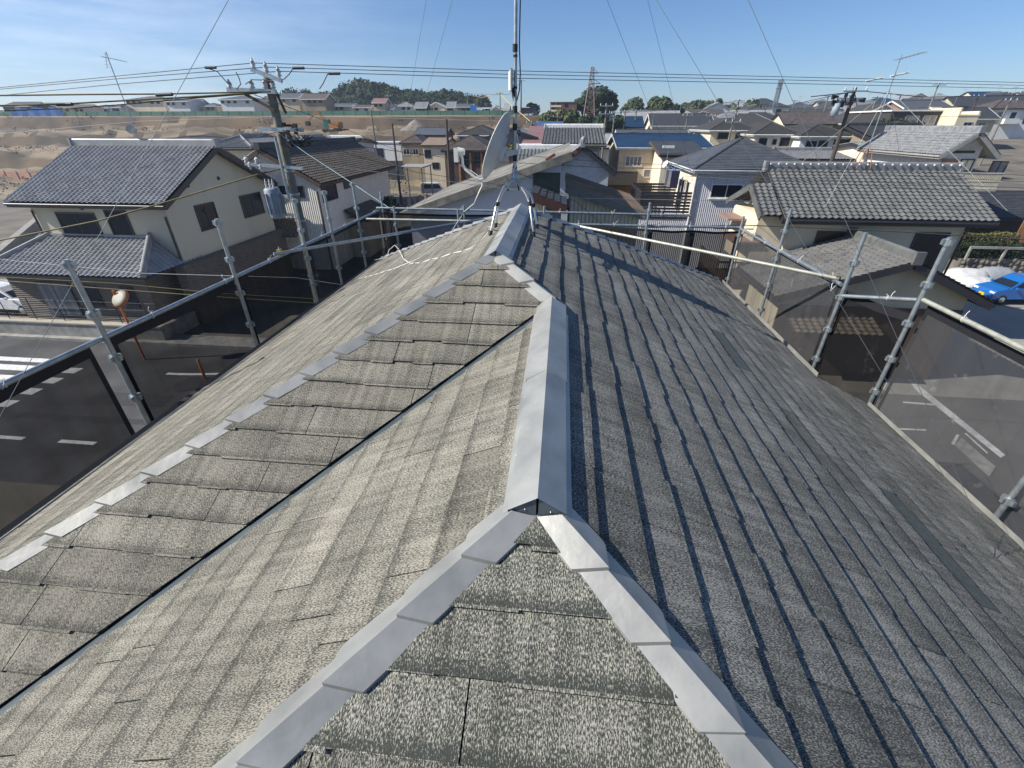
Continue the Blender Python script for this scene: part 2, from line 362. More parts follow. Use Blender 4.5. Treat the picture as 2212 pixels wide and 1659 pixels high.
def ridge_cap(xc, zc, y0, y1, m, joints):
    root_parts = []
    prof = [(-.097, -.034), (-.097, -.004), (0, .058), (.097, -.004), (.097, -.034)]
    mb = MB(); ys = [y0]+joints+[y1]
    for i in range(len(ys)-1):
        gr = .0025*(i % 2)
        a = ys[i]-(.03 if i else 0); b = ys[i+1]
        A = [vis((xc+x*(1+gr*20), a, zc+z+gr)) for x, z in prof]; B = [vis((xc+x*(1+gr*20), b, zc+z+gr)) for x, z in prof]
        for k in range(4): mb.quad(A[k], B[k], B[k+1], A[k+1])
        if i: mb.add(A, [(0, 1, 2, 3, 4)])
    mb.build('ridge_cap', m, own)
    # flange lying on the slates on both sides
    fl = MB()
    for s in (-1, 1):
        def q(d, y, h=0): return vis((xc+s*d, y, zc-d*TP+h))
        fl.quad(q(.095, y0, .03), q(.095, y1-.12, .03), q(.116, y1-.12, .028), q(.116, y0, .028))
        fl.quad(q(.116, y0, .028), q(.116, y1-.12, .028), q(.118, y1-.12, .012), q(.118, y0, .012))
    fl.build('ridge_flange', m, own)
    # end closure: recessed face with shade put into a darker sheet, slanting foot, rivets
    ed = MB()
    for s in (-1, 1):
        a, b = (.004 if s > 0 else -.004), s*.094
        ed.add([vis((xc+a, y0+.006, zc+.053)), vis((xc+b, y0+.006, zc-.006)), vis((xc+b, y0+.002, zc-.05)), vis((xc+a, y0+.002, zc-.042))], [(0, 1, 2, 3)])
        ed.add([vis((xc+b, y0+.001, zc-.048)), vis((xc+a, y0+.001, zc-.04)), vis((xc+a, y0-.022, zc-.062)), vis((xc+b*.93, y0-.022, zc-.067))], [(0, 1, 2, 3)], mi=1)
        ed.add([vis((xc+a, y0-.022, zc-.062)), vis((xc+b*.93, y0-.022, zc-.067)), vis((xc+b*.93, y0-.022, zc-.09)), vis((xc+a, y0-.022, zc-.085))], [(0, 1, 2, 3)])
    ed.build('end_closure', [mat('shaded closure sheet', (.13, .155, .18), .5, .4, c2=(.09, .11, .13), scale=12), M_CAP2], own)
    for rx, rz in ((-.078, -.012), (-.04, .0), (.045, -.004), (.075, -.014)):
        MB().lathe([(.0, .0045), (.0022, .004), (.0032, .002), (.0035, 0)], vis((xc+rx, y0+.005, zc+rz)), (0, -1, 0), 8).build('rivet', M_STEEL, own)
for y in (1.35, 1.78, 2.2, 2.62):
    for s_ in (-1, 1): MB().lathe([(0, .004), (.003, .003), (.004, 0)], vis((X0+s_*.0975, y, -HR-.018)), (s_, 0, 0), 8).build('nail', M_STEEL, own)
ridge_cap(X0, -HR, 1.05, YU-(X0-X1)-.02, M_CAP, [1.95])
ridge_cap(X1, ZU, 3.40, YS+.05, M_CAP, [4.05, 4.75, 5.4])

def hip_line(A, sx, sy, n, first, wd, m, pitch_side, skip0=0, name='hip_cap', start=.5, up_=0, tp_=.95):
    # overlapping folded caps down a hip: A apex, (sx, sy) plan direction
    A = V(A); e = E_*CP; d = V((sx*e, sy*e, -TP*e))
    rg = random.Random(int(A.y*10)+sx)
    for i in range(skip0, n):
        U = A+d*(first+i-1.02); L = A+d*(first+i)
        if i == 0: U = A+d*start
        jit = rg.uniform(-.003, .003); wj = rg.uniform(-.005, .005)
        hu, hl, ho = .034+up_, .050+jit+up_, .010+up_
        w1 = V((-sx*(wd+wj), 0, 0)); w2 = V((0, -sy*(wd+wj), 0))
        mb = MB()
        for side, wv in ((0, w1), (1, w2)):
            # each wing is flat: fold edge, outer edge near the slates, the side wing's lower corner snipped
            def P(q, t): return U+(L-U)*q+wv*t*(tp_+(1.02-tp_)*q)+V((0, 0, hu+(hl-hu)*q+(ho-hu)*t))
            c = .14 if side else .02
            pts = [P(0, 0), P(1, 0), P(1, 1-c*.8), P(1-c*.35, 1-c*.15), P(1-c, 1), P(0, 1)]
            pts = [vis(p) for p in pts]
            cyc = tuple(range(6)) if (wv.cross(d).z < 0) else tuple(range(6))[::-1]
            mb.add(pts, [cyc])
            lo = V((0, 0, -.019))
            for a, b in ((1, 2), (2, 3), (3, 4), (4, 5)):
                mb.quad(pts[a], pts[b], pts[b]+lo, pts[a]+lo)
        mb.build(name, m, own)
hip_line((X0, YN, -HR), -1, -1, 9, 1.385, .108, M_CAP, 0)
hip_line((X0, YN, -HR), 1, -1, 9, 1.385, .108, M_CAP, 0)
hip_line((X1, YU, ZU), -1, -1, 19, .907, .088, M_CAP, 0, start=.3, up_=.018, tp_=.99)
hip_line((X1, YU, ZU), 1, -1, 3, .907, .1, M_CAP, 0, start=.3, up_=.018, tp_=.99)
# far hips (seen edge on): paler metal caps on the left, darker blue grey ones on the right
def far_hip(xe_, m, nn):
    A = V((X1, YS, ZU)); B = V((xe_, YB, ZU-abs(xe_-X1)*TP)); dv = (B-A)/nn
    for i in range(nn):
        a = A+dv*(i-.04); b = A+dv*(i+1); s = 1 if xe_ > X1 else -1
        mb = MB(); w1 = V((-s*.11, 0, .11*TP)); w2 = V((0, -.11, 0))
        mb.quad(*[vis(p) for p in (a+V((0, 0, .03)), b+V((0, 0, .052)), b+w2+V((0, 0, .03)), a+w2+V((0, 0, .016))) ])
        mb.quad(*[vis(p) for p in (b+V((0, 0, .052)), a+V((0, 0, .03)), a-w2+V((0, 0, -.02)), b-w2+V((0, 0, -.02)))])
        mb.quad(*[vis(p) for p in (b+V((0, 0, .052)), b+w2+V((0, 0, .03)), b+w2+V((0, 0, .012)), b+V((0, 0, .02)))])
        mb.build('hip_cap', m, own)
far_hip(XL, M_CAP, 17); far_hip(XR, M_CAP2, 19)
# walls, eaves, gutters
mb = MB(); mb.box(XL+.5, XR-.5, -.5, YB-.5, 0, 6.15); mb.box(XWL+.5, XWR-.5, YF+.5, YJ-.5, 0, 5.8)
mb.build('wall', col_mat((.5, .48, .42)), own)
mb = MB(); zr = ZU-(XR-X1)*TP; zw = ZU-(XWR-X1)*TP; zl = ZU-(X1-XL)*TP
for x0, x1, y0, y1, z in ((XR, XR+.10, YJ+.1, YB, zr), (XWR, XWR+.10, YF, YJ, zw)):
    mb.box(x0+.012, x1, y0, y1, z+9-.11, z+9-.10); mb.box(x1-.008, x1, y0, y1, z+9-.1, z+9+.004); mb.box(x0+.006, x0+.012, y0, y1, z+9-.1, z+9+.002)
mb.build('gutter', M_CAP, own)
mb = MB()
mb.box(XL-.11, XL-.012, yl, YB, zl+9-.13, zl+9-.02)
mb.quad(vis((XL-.012, yl, zl+.0)), vis((XL-.012, YB, zl+.0)), vis((XL+.06, YB, zl-.02)), vis((XL+.06, yl, zl-.02)))
mb.build('gutter', M_NETE, own)  # left gutter near black, its shadow put into the colour
MB().box(XR+.02, XWR, YJ+.002, YJ+.06, zw+9-.12, zw+9+.0).build('verge_board', M_NETE, own)

# ------------------------------------------------------------------ antenna mast, dish, amplifier, stays
YM = 5.15
def pm(x, y, Y=YM): return at(x, y, Y)
base = pm(1112, 372); mx_, my_ = base.x, base.y
mast = empty('antenna_mast', (mx_, my_, base.z-.5), 'steel antenna mast on a four legged steel stand straddling the slate ridge', 'antenna mast')
def mo(mb, name, m): return mb.build(name, m, mast, off=(mx_, my_, base.z-.5))
topz = 3.6
mo(MB().tube([(mx_, my_, base.z-.02), (mx_+.004, my_, .95)], .017, 12).tube([(mx_+.004, my_, .93), (mx_+.008, my_, topz)], .0145, 12), 'pole', M_GALV)
for zz in (-.40, -.30, -.02, .13, .62):
    mo(MB().tube([(mx_, my_, zz-.03), (mx_, my_, zz+.03)], .024, 12), 'clamp', M_BLK if zz > -.39 else M_BLU)
for zz in (.1, .3, .55):
    mo(MB().tube([(mx_+.002, my_, zz), (mx_+.002, my_, zz+.02)], .021, 10), 'tape_band', M_BLK)
mo(MB().tube([(mx_, my_, base.z-.09), (mx_, my_, base.z+.03)], [.05, .026], 12), 'stand_head', M_GALV)
nR = V((TP, 0, 1)); cR = ZU+X1*TP
def on_r(x, y): d = ray(x, y); return d*(cR/nR.dot(d))
nL = V((-TP, 0, 1)); cL = ZU-X1*TP
def on_l(x, y): d = ray(x, y); return d*(cL/nL.dot(d))
Dp = lambda x0, y0, s, x, y: ((x0+x*s)/1.8228, (y0+y*s)/1.8228)
def Z3(x, y): return Dp(1800, 700, .22605, x, y)
hub = V((mx_, my_, base.z-.05))
legs = [([Z3(820, 150), Z3(690, 460)], on_l(*Z3(578, 1025)), 4.9), ([Z3(790, 290), Z3(715, 450)], on_l(*Z3(672, 885)), 5.3),
        ([Z3(1200, 290), Z3(1265, 450)], on_r(*Z3(1335, 1045)), 4.9), ([Z3(1290, 300), Z3(1330, 480)], on_r(*Z3(1392, 905)), 5.3)]
for (bends, foot, Yk) in legs:
    foot = foot+V((0, 0, .02)); yk2 = foot.y
    ys = [my_*.5+foot.y*.5, my_*.15+foot.y*.85]
    pts = [hub]+[pm(*b, Y=yy) for b, yy in zip(bends, ys)]+[foot]
    pts.insert(2, (pts[1]+pts[2])/2)
    lg = mo(MB().tube(pts, .0125, 10), 'leg', M_STEEL)
    mid = pts[3]*.45+pts[4]*.55; dv = (pts[4]-pts[3]).normalized()
    ft = MB().tube([foot-dv*.04, foot+dv*.012], .019, 8).build('foot', M_BLK, lg, off=(mx_, my_, base.z-.5))
    MB().tube([pts[3]-dv*.02, pts[3]+dv*.02], .018, 8).build('coupling', M_BLK, lg, off=(mx_, my_, base.z-.5))
# amplifier box with its cables
p0 = pm(1100, 157); p1 = pm(1111, 196)
amp = empty('signal_amplifier', (mx_-.05, my_-.03, p1.z), 'white amplifier box clamped to the antenna mast above the dish', 'amplifier box')
def ao(mb, name, m, par=amp): return mb.build(name, m, par, off=(mx_-.05, my_-.03, p1.z))
b = MB(); xa, xb = p0.x-.003, mx_-.03
b.add([(xa, my_-.05, p1.z), (xa+.02, my_-.07, p1.z), (xb, my_-.07, p1.z), (xb, my_+.05, p1.z), (xa, my_+.05, p1.z),
       (xa, my_-.05, p0.z), (xa+.02, my_-.07, p0.z+.02), (xb, my_-.07, p0.z+.02), (xb, my_+.05, p0.z+.02), (xa, my_+.05, p0.z)],
      [(4, 3, 2, 1, 0), (5, 6, 7, 8, 9), (0, 1, 6, 5), (1, 2, 7, 6), (2, 3, 8, 7), (3, 4, 9, 8), (4, 0, 5, 9)])
ao(b, 'housing', M_WHT); ao(MB().box(xb-.006, xb+.006, my_-.076, my_+.04, p1.z-.01, p0.z+.03), 'cover_seam', M_GALV)
ao(MB().box(xb, mx_-.012, my_-.02, my_+.02, p1.z+.03, p1.z+.05), 'bracket', M_STEEL); ao(MB().box(xb, mx_-.012, my_-.02, my_+.02, p0.z-.06, p0.z-.04), 'bracket', M_STEEL)
ao(MB().tube([(xa+.05, my_-.03, p1.z), (xa+.05, my_-.03, p1.z-.05)], .016, 8), 'cable_gland', M_BLK)
c1 = MB(); c1.tube([pm(1108, 190), pm(1107, 205), pm(1110, 218), pm(1114, 228)], .008, 6)
c1.tube([pm(1126, 0)+V((0, -.02, .6)), pm(1124, 0), pm(1122, 100), pm(1124, 160), pm(1122, 195), pm(1117, 215), pm(1113, 228)], .006, 6)
mo(c1, 'cable', M_BLK)
c2 = MB(); c2.tube([pm(1117, 290, YM-.03), pm(1121, 315, YM-.05), pm(1118, 350, YM-.05), pm(1107, 372, YM-.06), pm(1099, 380, YM-.04)], .004, 6)
mo(c2, 'cable', M_COAX)
mo(MB().tube([pm(1120, 392), pm(1126, 400), pm(1124, 408)], .006, 6).tube([pm(1118, 394), pm(1121, 412)], .008, 6).tube([pm(1089, 398), pm(1095, 405), pm(1098, 412)], .011, 6), 'clamp_bolt', M_BLK)
# dish: seen from behind; concave side faces away to the upper left
dt = pm(1099, 243); db = pm(1047, 386); dc = (dt+db)/2
uax = (dt-db).normalized(); dish = empty('satellite_dish', dc, 'large grey satellite dish on the mast, seen almost edge on from behind', 'satellite dish')
vax0 = V((.18, .98, 0)); vax = (vax0-uax*vax0.dot(uax)).normalized(); nax = uax.cross(vax)
if nax.x > 0: nax = -nax
RU, RV = (dt-db).length/2, .255
def dpt(r, a, h=0, k=1): return dc+uax*(RU*r*math.cos(a))+vax*(RV*r*math.sin(a))+nax*(.075*(r*r-1)+h)
def dishface(h, flip):
    mb = MB(); nr, na = 8, 40; vs = [dpt(0, 0, h)]; fs = []
    for i in range(1, nr+1):
        for k in range(na): vs.append(dpt(i/nr, 2*math.pi*k/na, h))
    for k in range(na): fs.append((0, 1+k, 1+(k+1) % na))
    for i in range(nr-1):
        for k in range(na):
            a = 1+i*na+k; b_ = 1+i*na+(k+1) % na; fs.append((a, a+na, b_+na, b_))
    return mb.add(vs, fs, sm=True)
dishface(0, 0).build('reflector', M_DISHB, dish, off=dc)
MB().tube([dpt(1.0, 2*math.pi*k/40, .003) for k in range(41)], .006, 6, caps=False).build('rim', M_WHT, dish, off=dc)
bk = MB(); ctr = dpt(0, 0); br = ctr-nax*.05
bk.obox(ctr-nax*.02+uax*(-.02), nax*.025, uax*.06, vax*.05); bk.bar(ctr-nax*.04-uax*.02, V((mx_, my_, ctr.z-.02)), .035, .05)
bk.build('mount_bracket', M_DISHB, dish, off=dc)
MB().obox(dpt(.42, .25, -.004), uax*.018, vax*.012, nax*.001).build('rating_plate', M_CAP2, dish, off=dc)
YD = dc.y-.06
arm = [pm(1054, 375, YD+.06), pm(1048, 386, YD+.03), pm(1037, 389, YD), pm(1028, 385, YD), pm(1005, 365, YD), pm(1000, 357, YD), pm(998, 340, YD), pm(993, 332, YD)]
MB().tube(arm, .0145, 10).build('feed_arm', M_WHT, dish, off=dc)
l0 = pm(986, 325, YD); l1 = pm(1001, 328, YD)
ln = MB().tube([l0+V((.01, 0, 0)), l1, l1+V((.012, 0, -.001))], [.032, .034, .030], 14)
ln.box(l0.x-.025, l0.x+.018, YD-.03, YD+.03, pm(985, 350, YD).z, l0.z+.022)
ln.build('feed_horn', M_WHT, dish, off=dc)
MB().tube([pm(993, 356, YD), pm(1002, 362, YD), pm(1018, 369, YD), pm(1033, 380, YD)], .005, 6).build('cable', M_COAX, dish, off=dc)

def wire(name, pts, r, m, label, cat='wire', group=None, n=5, sag=0):
    pts = [V(p) for p in pts]
    if sag and len(pts) == 2:
        a, b_ = pts; pts = [a.lerp(b_, i/14)-V((0, 0, sag*4*(i/14)*(1-i/14))) for i in range(15)]
    o = MB().tube([p-pts[0] for p in pts], r, n).build(name, m); o.location = pts[0]
    return tag(o, label, cat, group)
c0 = dc+V((-.02, 0, -.3))
wire('coax_cable', [pm(1039, 388, YD), pm(1042, 401, YD), pm(1038, 408, 5.05), pm(1024, 440, 5.0), on_l(1003, 472)+V((-.02, .1, .1)), on_l(975, 503)+V((0, 0, .012)), on_l(945, 530)+V((0, 0, .014)), on_l(905, 562)+V((0, 0, .02)), on_l(850, 583)+V((0, 0, .014)), on_l(800, 598)+V((0, 0, .012)), on_l(775, 604)+V((0, 0, .012))],
     .0062, M_COAX, 'white cable hanging from the dish arm and ending at the left slate eave', 'cable')
wire('coax_cable', [on_l(*Z3(578, 1025))+V((.02, 0, .1)), on_l(*Z3(560, 940))+V((0, 0, .05))]+[on_l(x, y)+V((0, 0, .012)) for x, y in ((1053, 507), (1035, 527), (1015, 540), (1000, 545), (975, 550), (955, 558), (930, 563), (910, 570), (886, 571))]+[on_l(872, 563)+V((0, 0, .03)), on_l(862, 550)+V((0, 0, .1)), on_l(855, 545)+V((0, 0, .14)), on_l(842, 550)+V((0, 0, .1)), on_l(836, 560)+V((0, 0, .03)), on_l(815, 566)+V((-.05, 0, .04))],
     .006, M_COAX, 'white cable looping from the left mast leg to a kink at the far slate edge', 'cable')
# stays
T = V((mx_, my_, 3.45)); T2 = V((mx_, my_, 2.3))
stay = 'stay wires of the antenna mast'
def stay_wire(px, Y, lab, frm=None):
    a = frm or T; b_ = Y if isinstance(Y, V) else at(px[0], px[1], Y)
    wire('stay_wire', [a, b_], .0018, M_WIREG, lab, 'stay wire', stay)
eL = V((XL-.02, yl+.9, ZU-(X1-XL)*TP-.03))
stay_wire(0, V((-3.7, 1.25, -2.36)), 'stay wire slanting from the mast top down to the near left eave')
stay_wire(0, on_r(2143, 1208)+V((0, 0, .02)), 'stay wire slanting from the mast top to the slates near the lower right')
stay_wire(0, V((-3.5, 8.7, -2.25)), 'stay wire running from the mast top to the far left roof corner')
stay_wire(0, V((3.1, 8.8, -2.58)), 'stay wire running from the mast top to the far right roof corner')
stay_wire(0, V((-3.5, 8.72, -2.26)), 'shorter stay wire from halfway up the mast to the far left roof corner', T2)
stay_wire(0, V((3.1, 8.82, -2.6)), 'shorter stay wire from halfway up the mast to the far right roof corner', T2)
stay_wire(0, on_r(2140, 1205)+V((0, 0, .02)), 'lower stay wire from halfway up the mast to the slates near the lower right', T2)

# ------------------------------------------------------------------ scaffold round the house
TR = .0243
ZR = -1.74; XSL = -4.2
gp = 'scaffold posts round the house'; gr_ = 'scaffold guard rails'; gn = 'scaffold netting panels'
def post(x, y, z1, label, z0=-8.95, m=None, lean=(0, 0)):
    o = empty('scaffold_post', (x, y, z0), label, 'scaffold post', gp)
    MB().tube([(0, 0, 0), (lean[0], lean[1], z1-z0)], TR, 12).build('tube', m or M_GALV, o)
    for zz in (-1.05, -1.5, -1.95, -2.4, -2.85, -4.6):
        if zz < z1-.02:
            mb = MB(); mb.tube([(lean[0]*.9, lean[1]*.9, zz-z0-.035), (lean[0]*.9, lean[1]*.9, zz-z0+.035)], TR+.012, 10)
            for a in range(4):
                cx, cy = math.cos(a*math.pi/2)*.045, math.sin(a*math.pi/2)*.045
                mb.box(cx-.014+lean[0]*.9, cx+.014+lean[0]*.9, cy-.014+lean[1]*.9, cy+.014+lean[1]*.9, zz-z0-.02, zz-z0+.028)
            mb.build('coupler', m or M_GALV, o)
    MB().box(-.08, .08, -.08, .08, -.04, -.0).build('base_plate', m or M_GALV, o)
    return o
def rail(a, b, label, m=None, ties=0, r=TR):
    a = V(a); b = V(b); o = empty('scaffold_rail', a, label, 'scaffold rail', gr_)
    MB().tube([(0, 0, 0), b-a], r, 12).build('tube', m or M_GALV, o)
    d = (b-a); rg = random.Random(int(a.x*77+a.y*13))
    for i in range(ties):
        t = (i+.5+rg.uniform(-.25, .25))/ties; p = d*t; dn = d.normalized(); mb = MB()
        ring = [p+V((0, 0, 1))*math.cos(k*.785)*(r+.004)+dn.cross(V((0, 0, 1)))*math.sin(k*.785)*(r+.004)+dn*(.003*k) for k in range(9)]
        mb.tube(ring, .0035, 5)
        s1 = rg.uniform(-.03, .03)
        mb.tube([ring[-1], ring[-1]+V((s1, s1, .03)), ring[-1]+V((s1*2, .02, .055))], .003, 5)
        mb.tube([ring[0], ring[0]+V((-s1, .02, .02)), ring[0]+V((.03, s1, -.05))], .003, 5)
        mb.build('tie_string', M_COAX, o)
    return o
YA = 10.7
post(XSL, 3.42, -1.0, 'nearest post of the left scaffold row, beside the crosswalk')
post(XSL, 5.34, -1.0, 'second post of the left scaffold row, in front of the beige tiled house')
post(XSL, 7.15, -1.02, 'third post of the left scaffold row, in front of the utility pole foot')
def px_post(x, y, X, lab, **k): p = atx(x, y, X); return post(p.x, p.y, p.z, lab, **k)
px_post(699, 412, XSL, 'fourth post of the left scaffold row, before the white ribbed house')
px_post(761, 395, XSL, 'fifth and tallest looking post of the left scaffold row by the tiled porch roof')
post(-3.65, 10.1, -1.55, 'inner corner post at the far left, just behind the left rail end')
post(XSL+.02, YA+.1, -1.35, 'outer corner post at the far left where the two rails meet')
q = at(989, 452, 9.5); post(q.x, q.y, q.z, 'short post behind the far roof edge, left of its twin and of the dish')
q = at(1002, 443, YA); post(q.x, q.y, q.z, 'short post behind the far roof edge, right of its twin under the dish')
q = at(1176, 445, YA-.2); post(q.x, q.y, q.z, 'stub of a post with a yellow clamp just right of the mast legs')
post(XSL, .9, -1.0, 'left row scaffold post nearest the viewer')
rail((XSL-.03, -.5, ZR), (XSL-.03, YA, ZR), 'long guard rail along the left eave above the black netting', ties=9)
rail((XSL-.1, YA+.03, ZR+.05), (2.9, YA+.03, ZR-.0), 'upper guard rail across the far side, left of the mast', ties=6)
rail((-4.15, 9.7, ZR-.02), (-1.25, 9.7, ZR-.02), 'lower guard rail across the far left side ending at a short post', m=M_GALVY)
a = atx(588, 543, XSL+.02); b_ = at(1075, 468, 9.9)
rail((XSL+.03, a.y, ZR+.09), b_, 'loose tube crossing diagonally from the left rail towards the mast', m=M_GALV)
o = empty('pipe_clamp', (XSL+.03, a.y+.16, ZR+.05), 'brass coloured clamp joining the loose diagonal tube to the left rail', 'clamp')
MB().box(-.03, .03, -.03, .03, -.02, .075).box(-.012, .012, -.045, .045, .0, .03).build('jaw', mat('brass clamp', (.45, .33, .06), .4, .6), o)
MB().tube([(0, 0, .05), (0, 0, .11)], .008, 6).build('bolt', M_STEEL, o)
# right side
XA = 3.66; ZRR = -1.8; YR = 9.75
post(XA, YR, -1.58, 'right far corner post of the scaffold before the grey ribbed house')
post(XA, 7.9, -1.15, 'post on the right rail in front of the balcony of the tiled house')
post(XA+.05, 5.98, -1.13, 'post right of centre of the two standing before the small porch gable')
post(4.0, 5.12, -1.0, 'post nearest the dark door of the tiled house, at the jog in the netting')
post(4.05, 3.27, -1.0, 'near right post leaning into the frame over the parking lot')
post(.05+at(1390, 500, YR).x, YR, -1.35, 'post at the far right rail in front of the tin shed')
rail((XA, 5.98, ZRR+.02), (XA, YR, ZRR-.02), 'guard rail along the right eave from the far corner to the jog', ties=5)
rail((.1, YR+.03, ZRR), (XA, YR+.03, ZRR), 'guard rail across the far side in front of shed and grey house', ties=6)
rail((XA+.05, 5.95, -1.92), (4.0, 5.15, -1.68), 'short rail bridging the jog between the two right posts', ties=1)
rail((4.02, -.5, -1.66), (4.02, 5.12, -1.66), 'thick pale guard rail leaving the frame at the right', ties=5, m=M_GALVY)
a = at(1222, 483, 8.6); b_ = atx(1800, 608, XA-.03); b_ = V((XA+.03, b_.y, ZRR+.055))
rail(a, b_, 'long yellowish tube lying diagonally onto the right guard rail', m=M_GALVY)
o = empty('pipe_clamp', (b_.x-.01, b_.y+.03, b_.z-.03), 'rusty clamp with loose string where the diagonal tube meets the right rail', 'clamp')
MB().box(-.028, .028, -.03, .03, -.03, .06).box(-.045, .045, -.012, .012, .0, .028).build('jaw', mat('rusty clamp', (.25, .2, .1), .7, .4), o)
MB().tube([(0, 0, 0), (.01, -.02, -.06), (-.02, -.01, -.12)], .004, 5).tube([(0, 0, 0), (-.03, .01, -.05), (-.03, -.02, -.14)], .004, 5).build('string', M_COAX, o)
# tags on the nearest right post
o = empty('tag_label', (4.0, 3.22, -2.2), 'white paper tag taped to the near right scaffold post', 'tag')
MB().obox((0, -.02, 0), (.03, -.01, 0), (0, 0, .06), (0, -.001, 0)).build('paper', M_FRW, o)
MB().tube([(.03, 0, .1), (.0, -.03, .1), (-.03, 0, .1)], .004, 5).build('string', M_COAX, o)
# netting
def net(name, a, b, zt, zb, m, label, edges=True, n=14, bulge=.075, hem=.045):
    a = V((a[0], a[1], 0)); b = V((b[0], b[1], 0)); o = empty('scaffold_netting', (a.x, a.y, zb), label, 'netting', gn)
    d = b-a; nr = V((-d.y, d.x, 0)).normalized(); mb = MB(); rg = random.Random(int(a.x*100+a.y*10)); vs = []
    K = 6
    for k in range(K+1):
        for i in range(n+1):
            t = i/n; s = k/K; off = bulge*math.sin(t*math.pi*3+k)*math.sin(s*math.pi)
            p = d*t+nr*off; droop = .02*math.sin(t*math.pi)**2 if k == K else 0
            vs.append((p.x, p.y, (zt-zb)*s-droop))
    fs = [(k*(n+1)+i, k*(n+1)+i+1, (k+1)*(n+1)+i+1, (k+1)*(n+1)+i) for k in range(K) for i in range(n)]
    mb.add(vs, fs, sm=True); mb.build('net', m, o)
    if edges:
        h = MB(); L = (zt-zb)
        for i in range(n):
            p = V(vs[K*(n+1)+i]); q = V(vs[K*(n+1)+i+1])
            h.quad(p+nr*.004, q+nr*.004, q+nr*.004-V((0, 0, hem)), p+nr*.004-V((0, 0, hem)))
        for e in (0, 1):
            p = d*e; t = d.normalized()*(.05 if e == 0 else -.05)
            h.quad(p+nr*.005, p+t+nr*.005, p+t+nr*.005+V((0, 0, L-.05)), p+nr*.005+V((0, 0, L-.05)))
        h.build('hem', M_NETE, o)
    return o
net('n', (XSL-.07, 3.30), (XSL-.07, -.6), ZR-.03, -8.9, M_NETL, 'near panel of black netting under the left rail over the road', hem=.1)
net('n', (XSL-.07, 5.45), (XSL-.07, 3.50), ZR-.03, -8.9, M_NETL, 'second panel of black netting under the left rail, right of the slit', hem=.1)
net('n', (XSL-.07, YA), (XSL-.07, 5.45), ZR-.03, -8.9, M_NETL, 'far panel of black netting under the left rail by the white house', hem=.05)
net('n', (-1.0, YA+.08), (XSL-.05, YA+.08), ZR-.06, -8.9, M_NETL, 'black netting closing the far side left of the mast')
net('n', (1.9, YR+.08), (-.9, YA+.1), ZRR-.08, -8.9, M_NETL, 'black netting below the tin shed on the far side')
net('n', (2.75, YR+.07), (1.9, YR+.07), ZRR-.08, -8.9, M_NETL, 'narrow black netting panel before the grey ribbed house')
net('n', (XA, YR+.07), (2.75, YR+.07), ZRR-.08, -8.9, M_NETL, 'black netting panel at the right far corner')
net('n', (XA+.06, 5.95), (XA+.06, YR), ZRR-.04, -8.9, M_NETR, 'dusty pale netting under the right rail with white scuffs', hem=.02)
net('n', (4.05, 5.12), (XA+.1, 5.98), -1.85, -8.9, M_NETL, 'dark netting panel across the jog between two right posts', hem=.1)
net('n', (4.1, -.6), (4.1, 5.1), -1.72, -8.9, M_NETR, 'dusty netting under the near right rail over the parking lot', hem=.09)
from mathutils import noise as mn
# ------------------------------------------------------------------ terrain
def G(x, y):
    if y < 20: return -9.0
    a = x/y
    tl = smooth(92, 96, y)*4+smooth(104, 107, y)*3.5+smooth(117, 120.5, y)*3.4
    left = -9+tl+ smooth(170, 300, y)*3
    right = -9+smooth(40, 70, y)*2+smooth(68, 120, y)*2.6+smooth(110, 240, y)*6.6+smooth(.4, .9, a)*smooth(60, 130, y)*3.2
    return left+(right-left)*smooth(-.02, .10, a)
M_BANK = mat('raw bank', (.13, .088, .052), .95, c2=(.055, .042, .03), scale=.12, detail=12, bump=1, bscale=.8, stretch=(1, 1, .5), thr=(.4, .6))
M_EARTH = mat('cut earth', (.25, .195, .125), .95, c2=(.11, .087, .058), scale=.075, detail=14, bump=1, bscale=.5, coord='Object', stretch=(1, 1.6, 7), thr=(.42, .57))
M_GRND = mat('bare ground', (.17, .15, .12), .95, c2=(.10, .09, .075), scale=.35, detail=10)
mb = MB()
xs = [-420, -330, -260, -210]+[-170+2.2*i for i in range(92)]+[34+6*i for i in range(24)]+[190, 240, 300, 380]; ys = [-40, -15, 8, 20, 30]+[36+3*i for i in range(14)]+[76.5+1.4*i for i in range(34)]+[125, 130, 136, 143]+[150, 165, 180, 200, 230, 260, 320, 420, 700]
rg = random.Random(3)
def Gn(x, y):
    z = G(x, y); a = x/max(y, 1)
    if 60 < y < 121 and a < .04:
        k = (smooth(60, 80, y) if a < -.3 else smooth(90, 96, y))*(1-smooth(117, 120.5, y))
        f = mn.fractal(V((x*.07, y*.16, 3)), .9, 2.1, 6); g_ = abs(mn.noise(V((x*.35, y*.12, 9))))
        z += k*(1.3*f+.9*g_+rg.uniform(-.12, .12))
    return z
vs = [(x, y, Gn(x, y)) for y in ys for x in xs]; nx = len(xs)
fs = []; mi = []
for j in range(len(ys)-1):
    for i in range(nx-1):
        fs.append((j*nx+i, j*nx+i+1, (j+1)*nx+i+1, (j+1)*nx+i))
mb.add(vs, fs, sm=True)
for k, f in enumerate(fs):
    cx = vs[f[0]][0]; cy = vs[f[0]][1]
    mb.mi[k] = 1 if (cy > 55 and cx/max(cy, 1) < -.27 or cy > 76 and cx/max(cy, 1) < .06) and cy < 135 else 0
    if mb.mi[k] == 1:
        zs_ = [vs[i][2] for i in f]
        if (max(zs_)-min(zs_)) > 1.15+rg.random()*.5: mb.mi[k] = 2
tag(mb.build('ground', [M_GRND, M_EARTH, M_BANK]), kind='structure')
def sheet(name, pts, m, z=-8.996, label=None):
    o = MB().add([(x, y, z) for x, y in pts], [tuple(range(len(pts)))]).build(name, m); tag(o, kind='structure'); return o
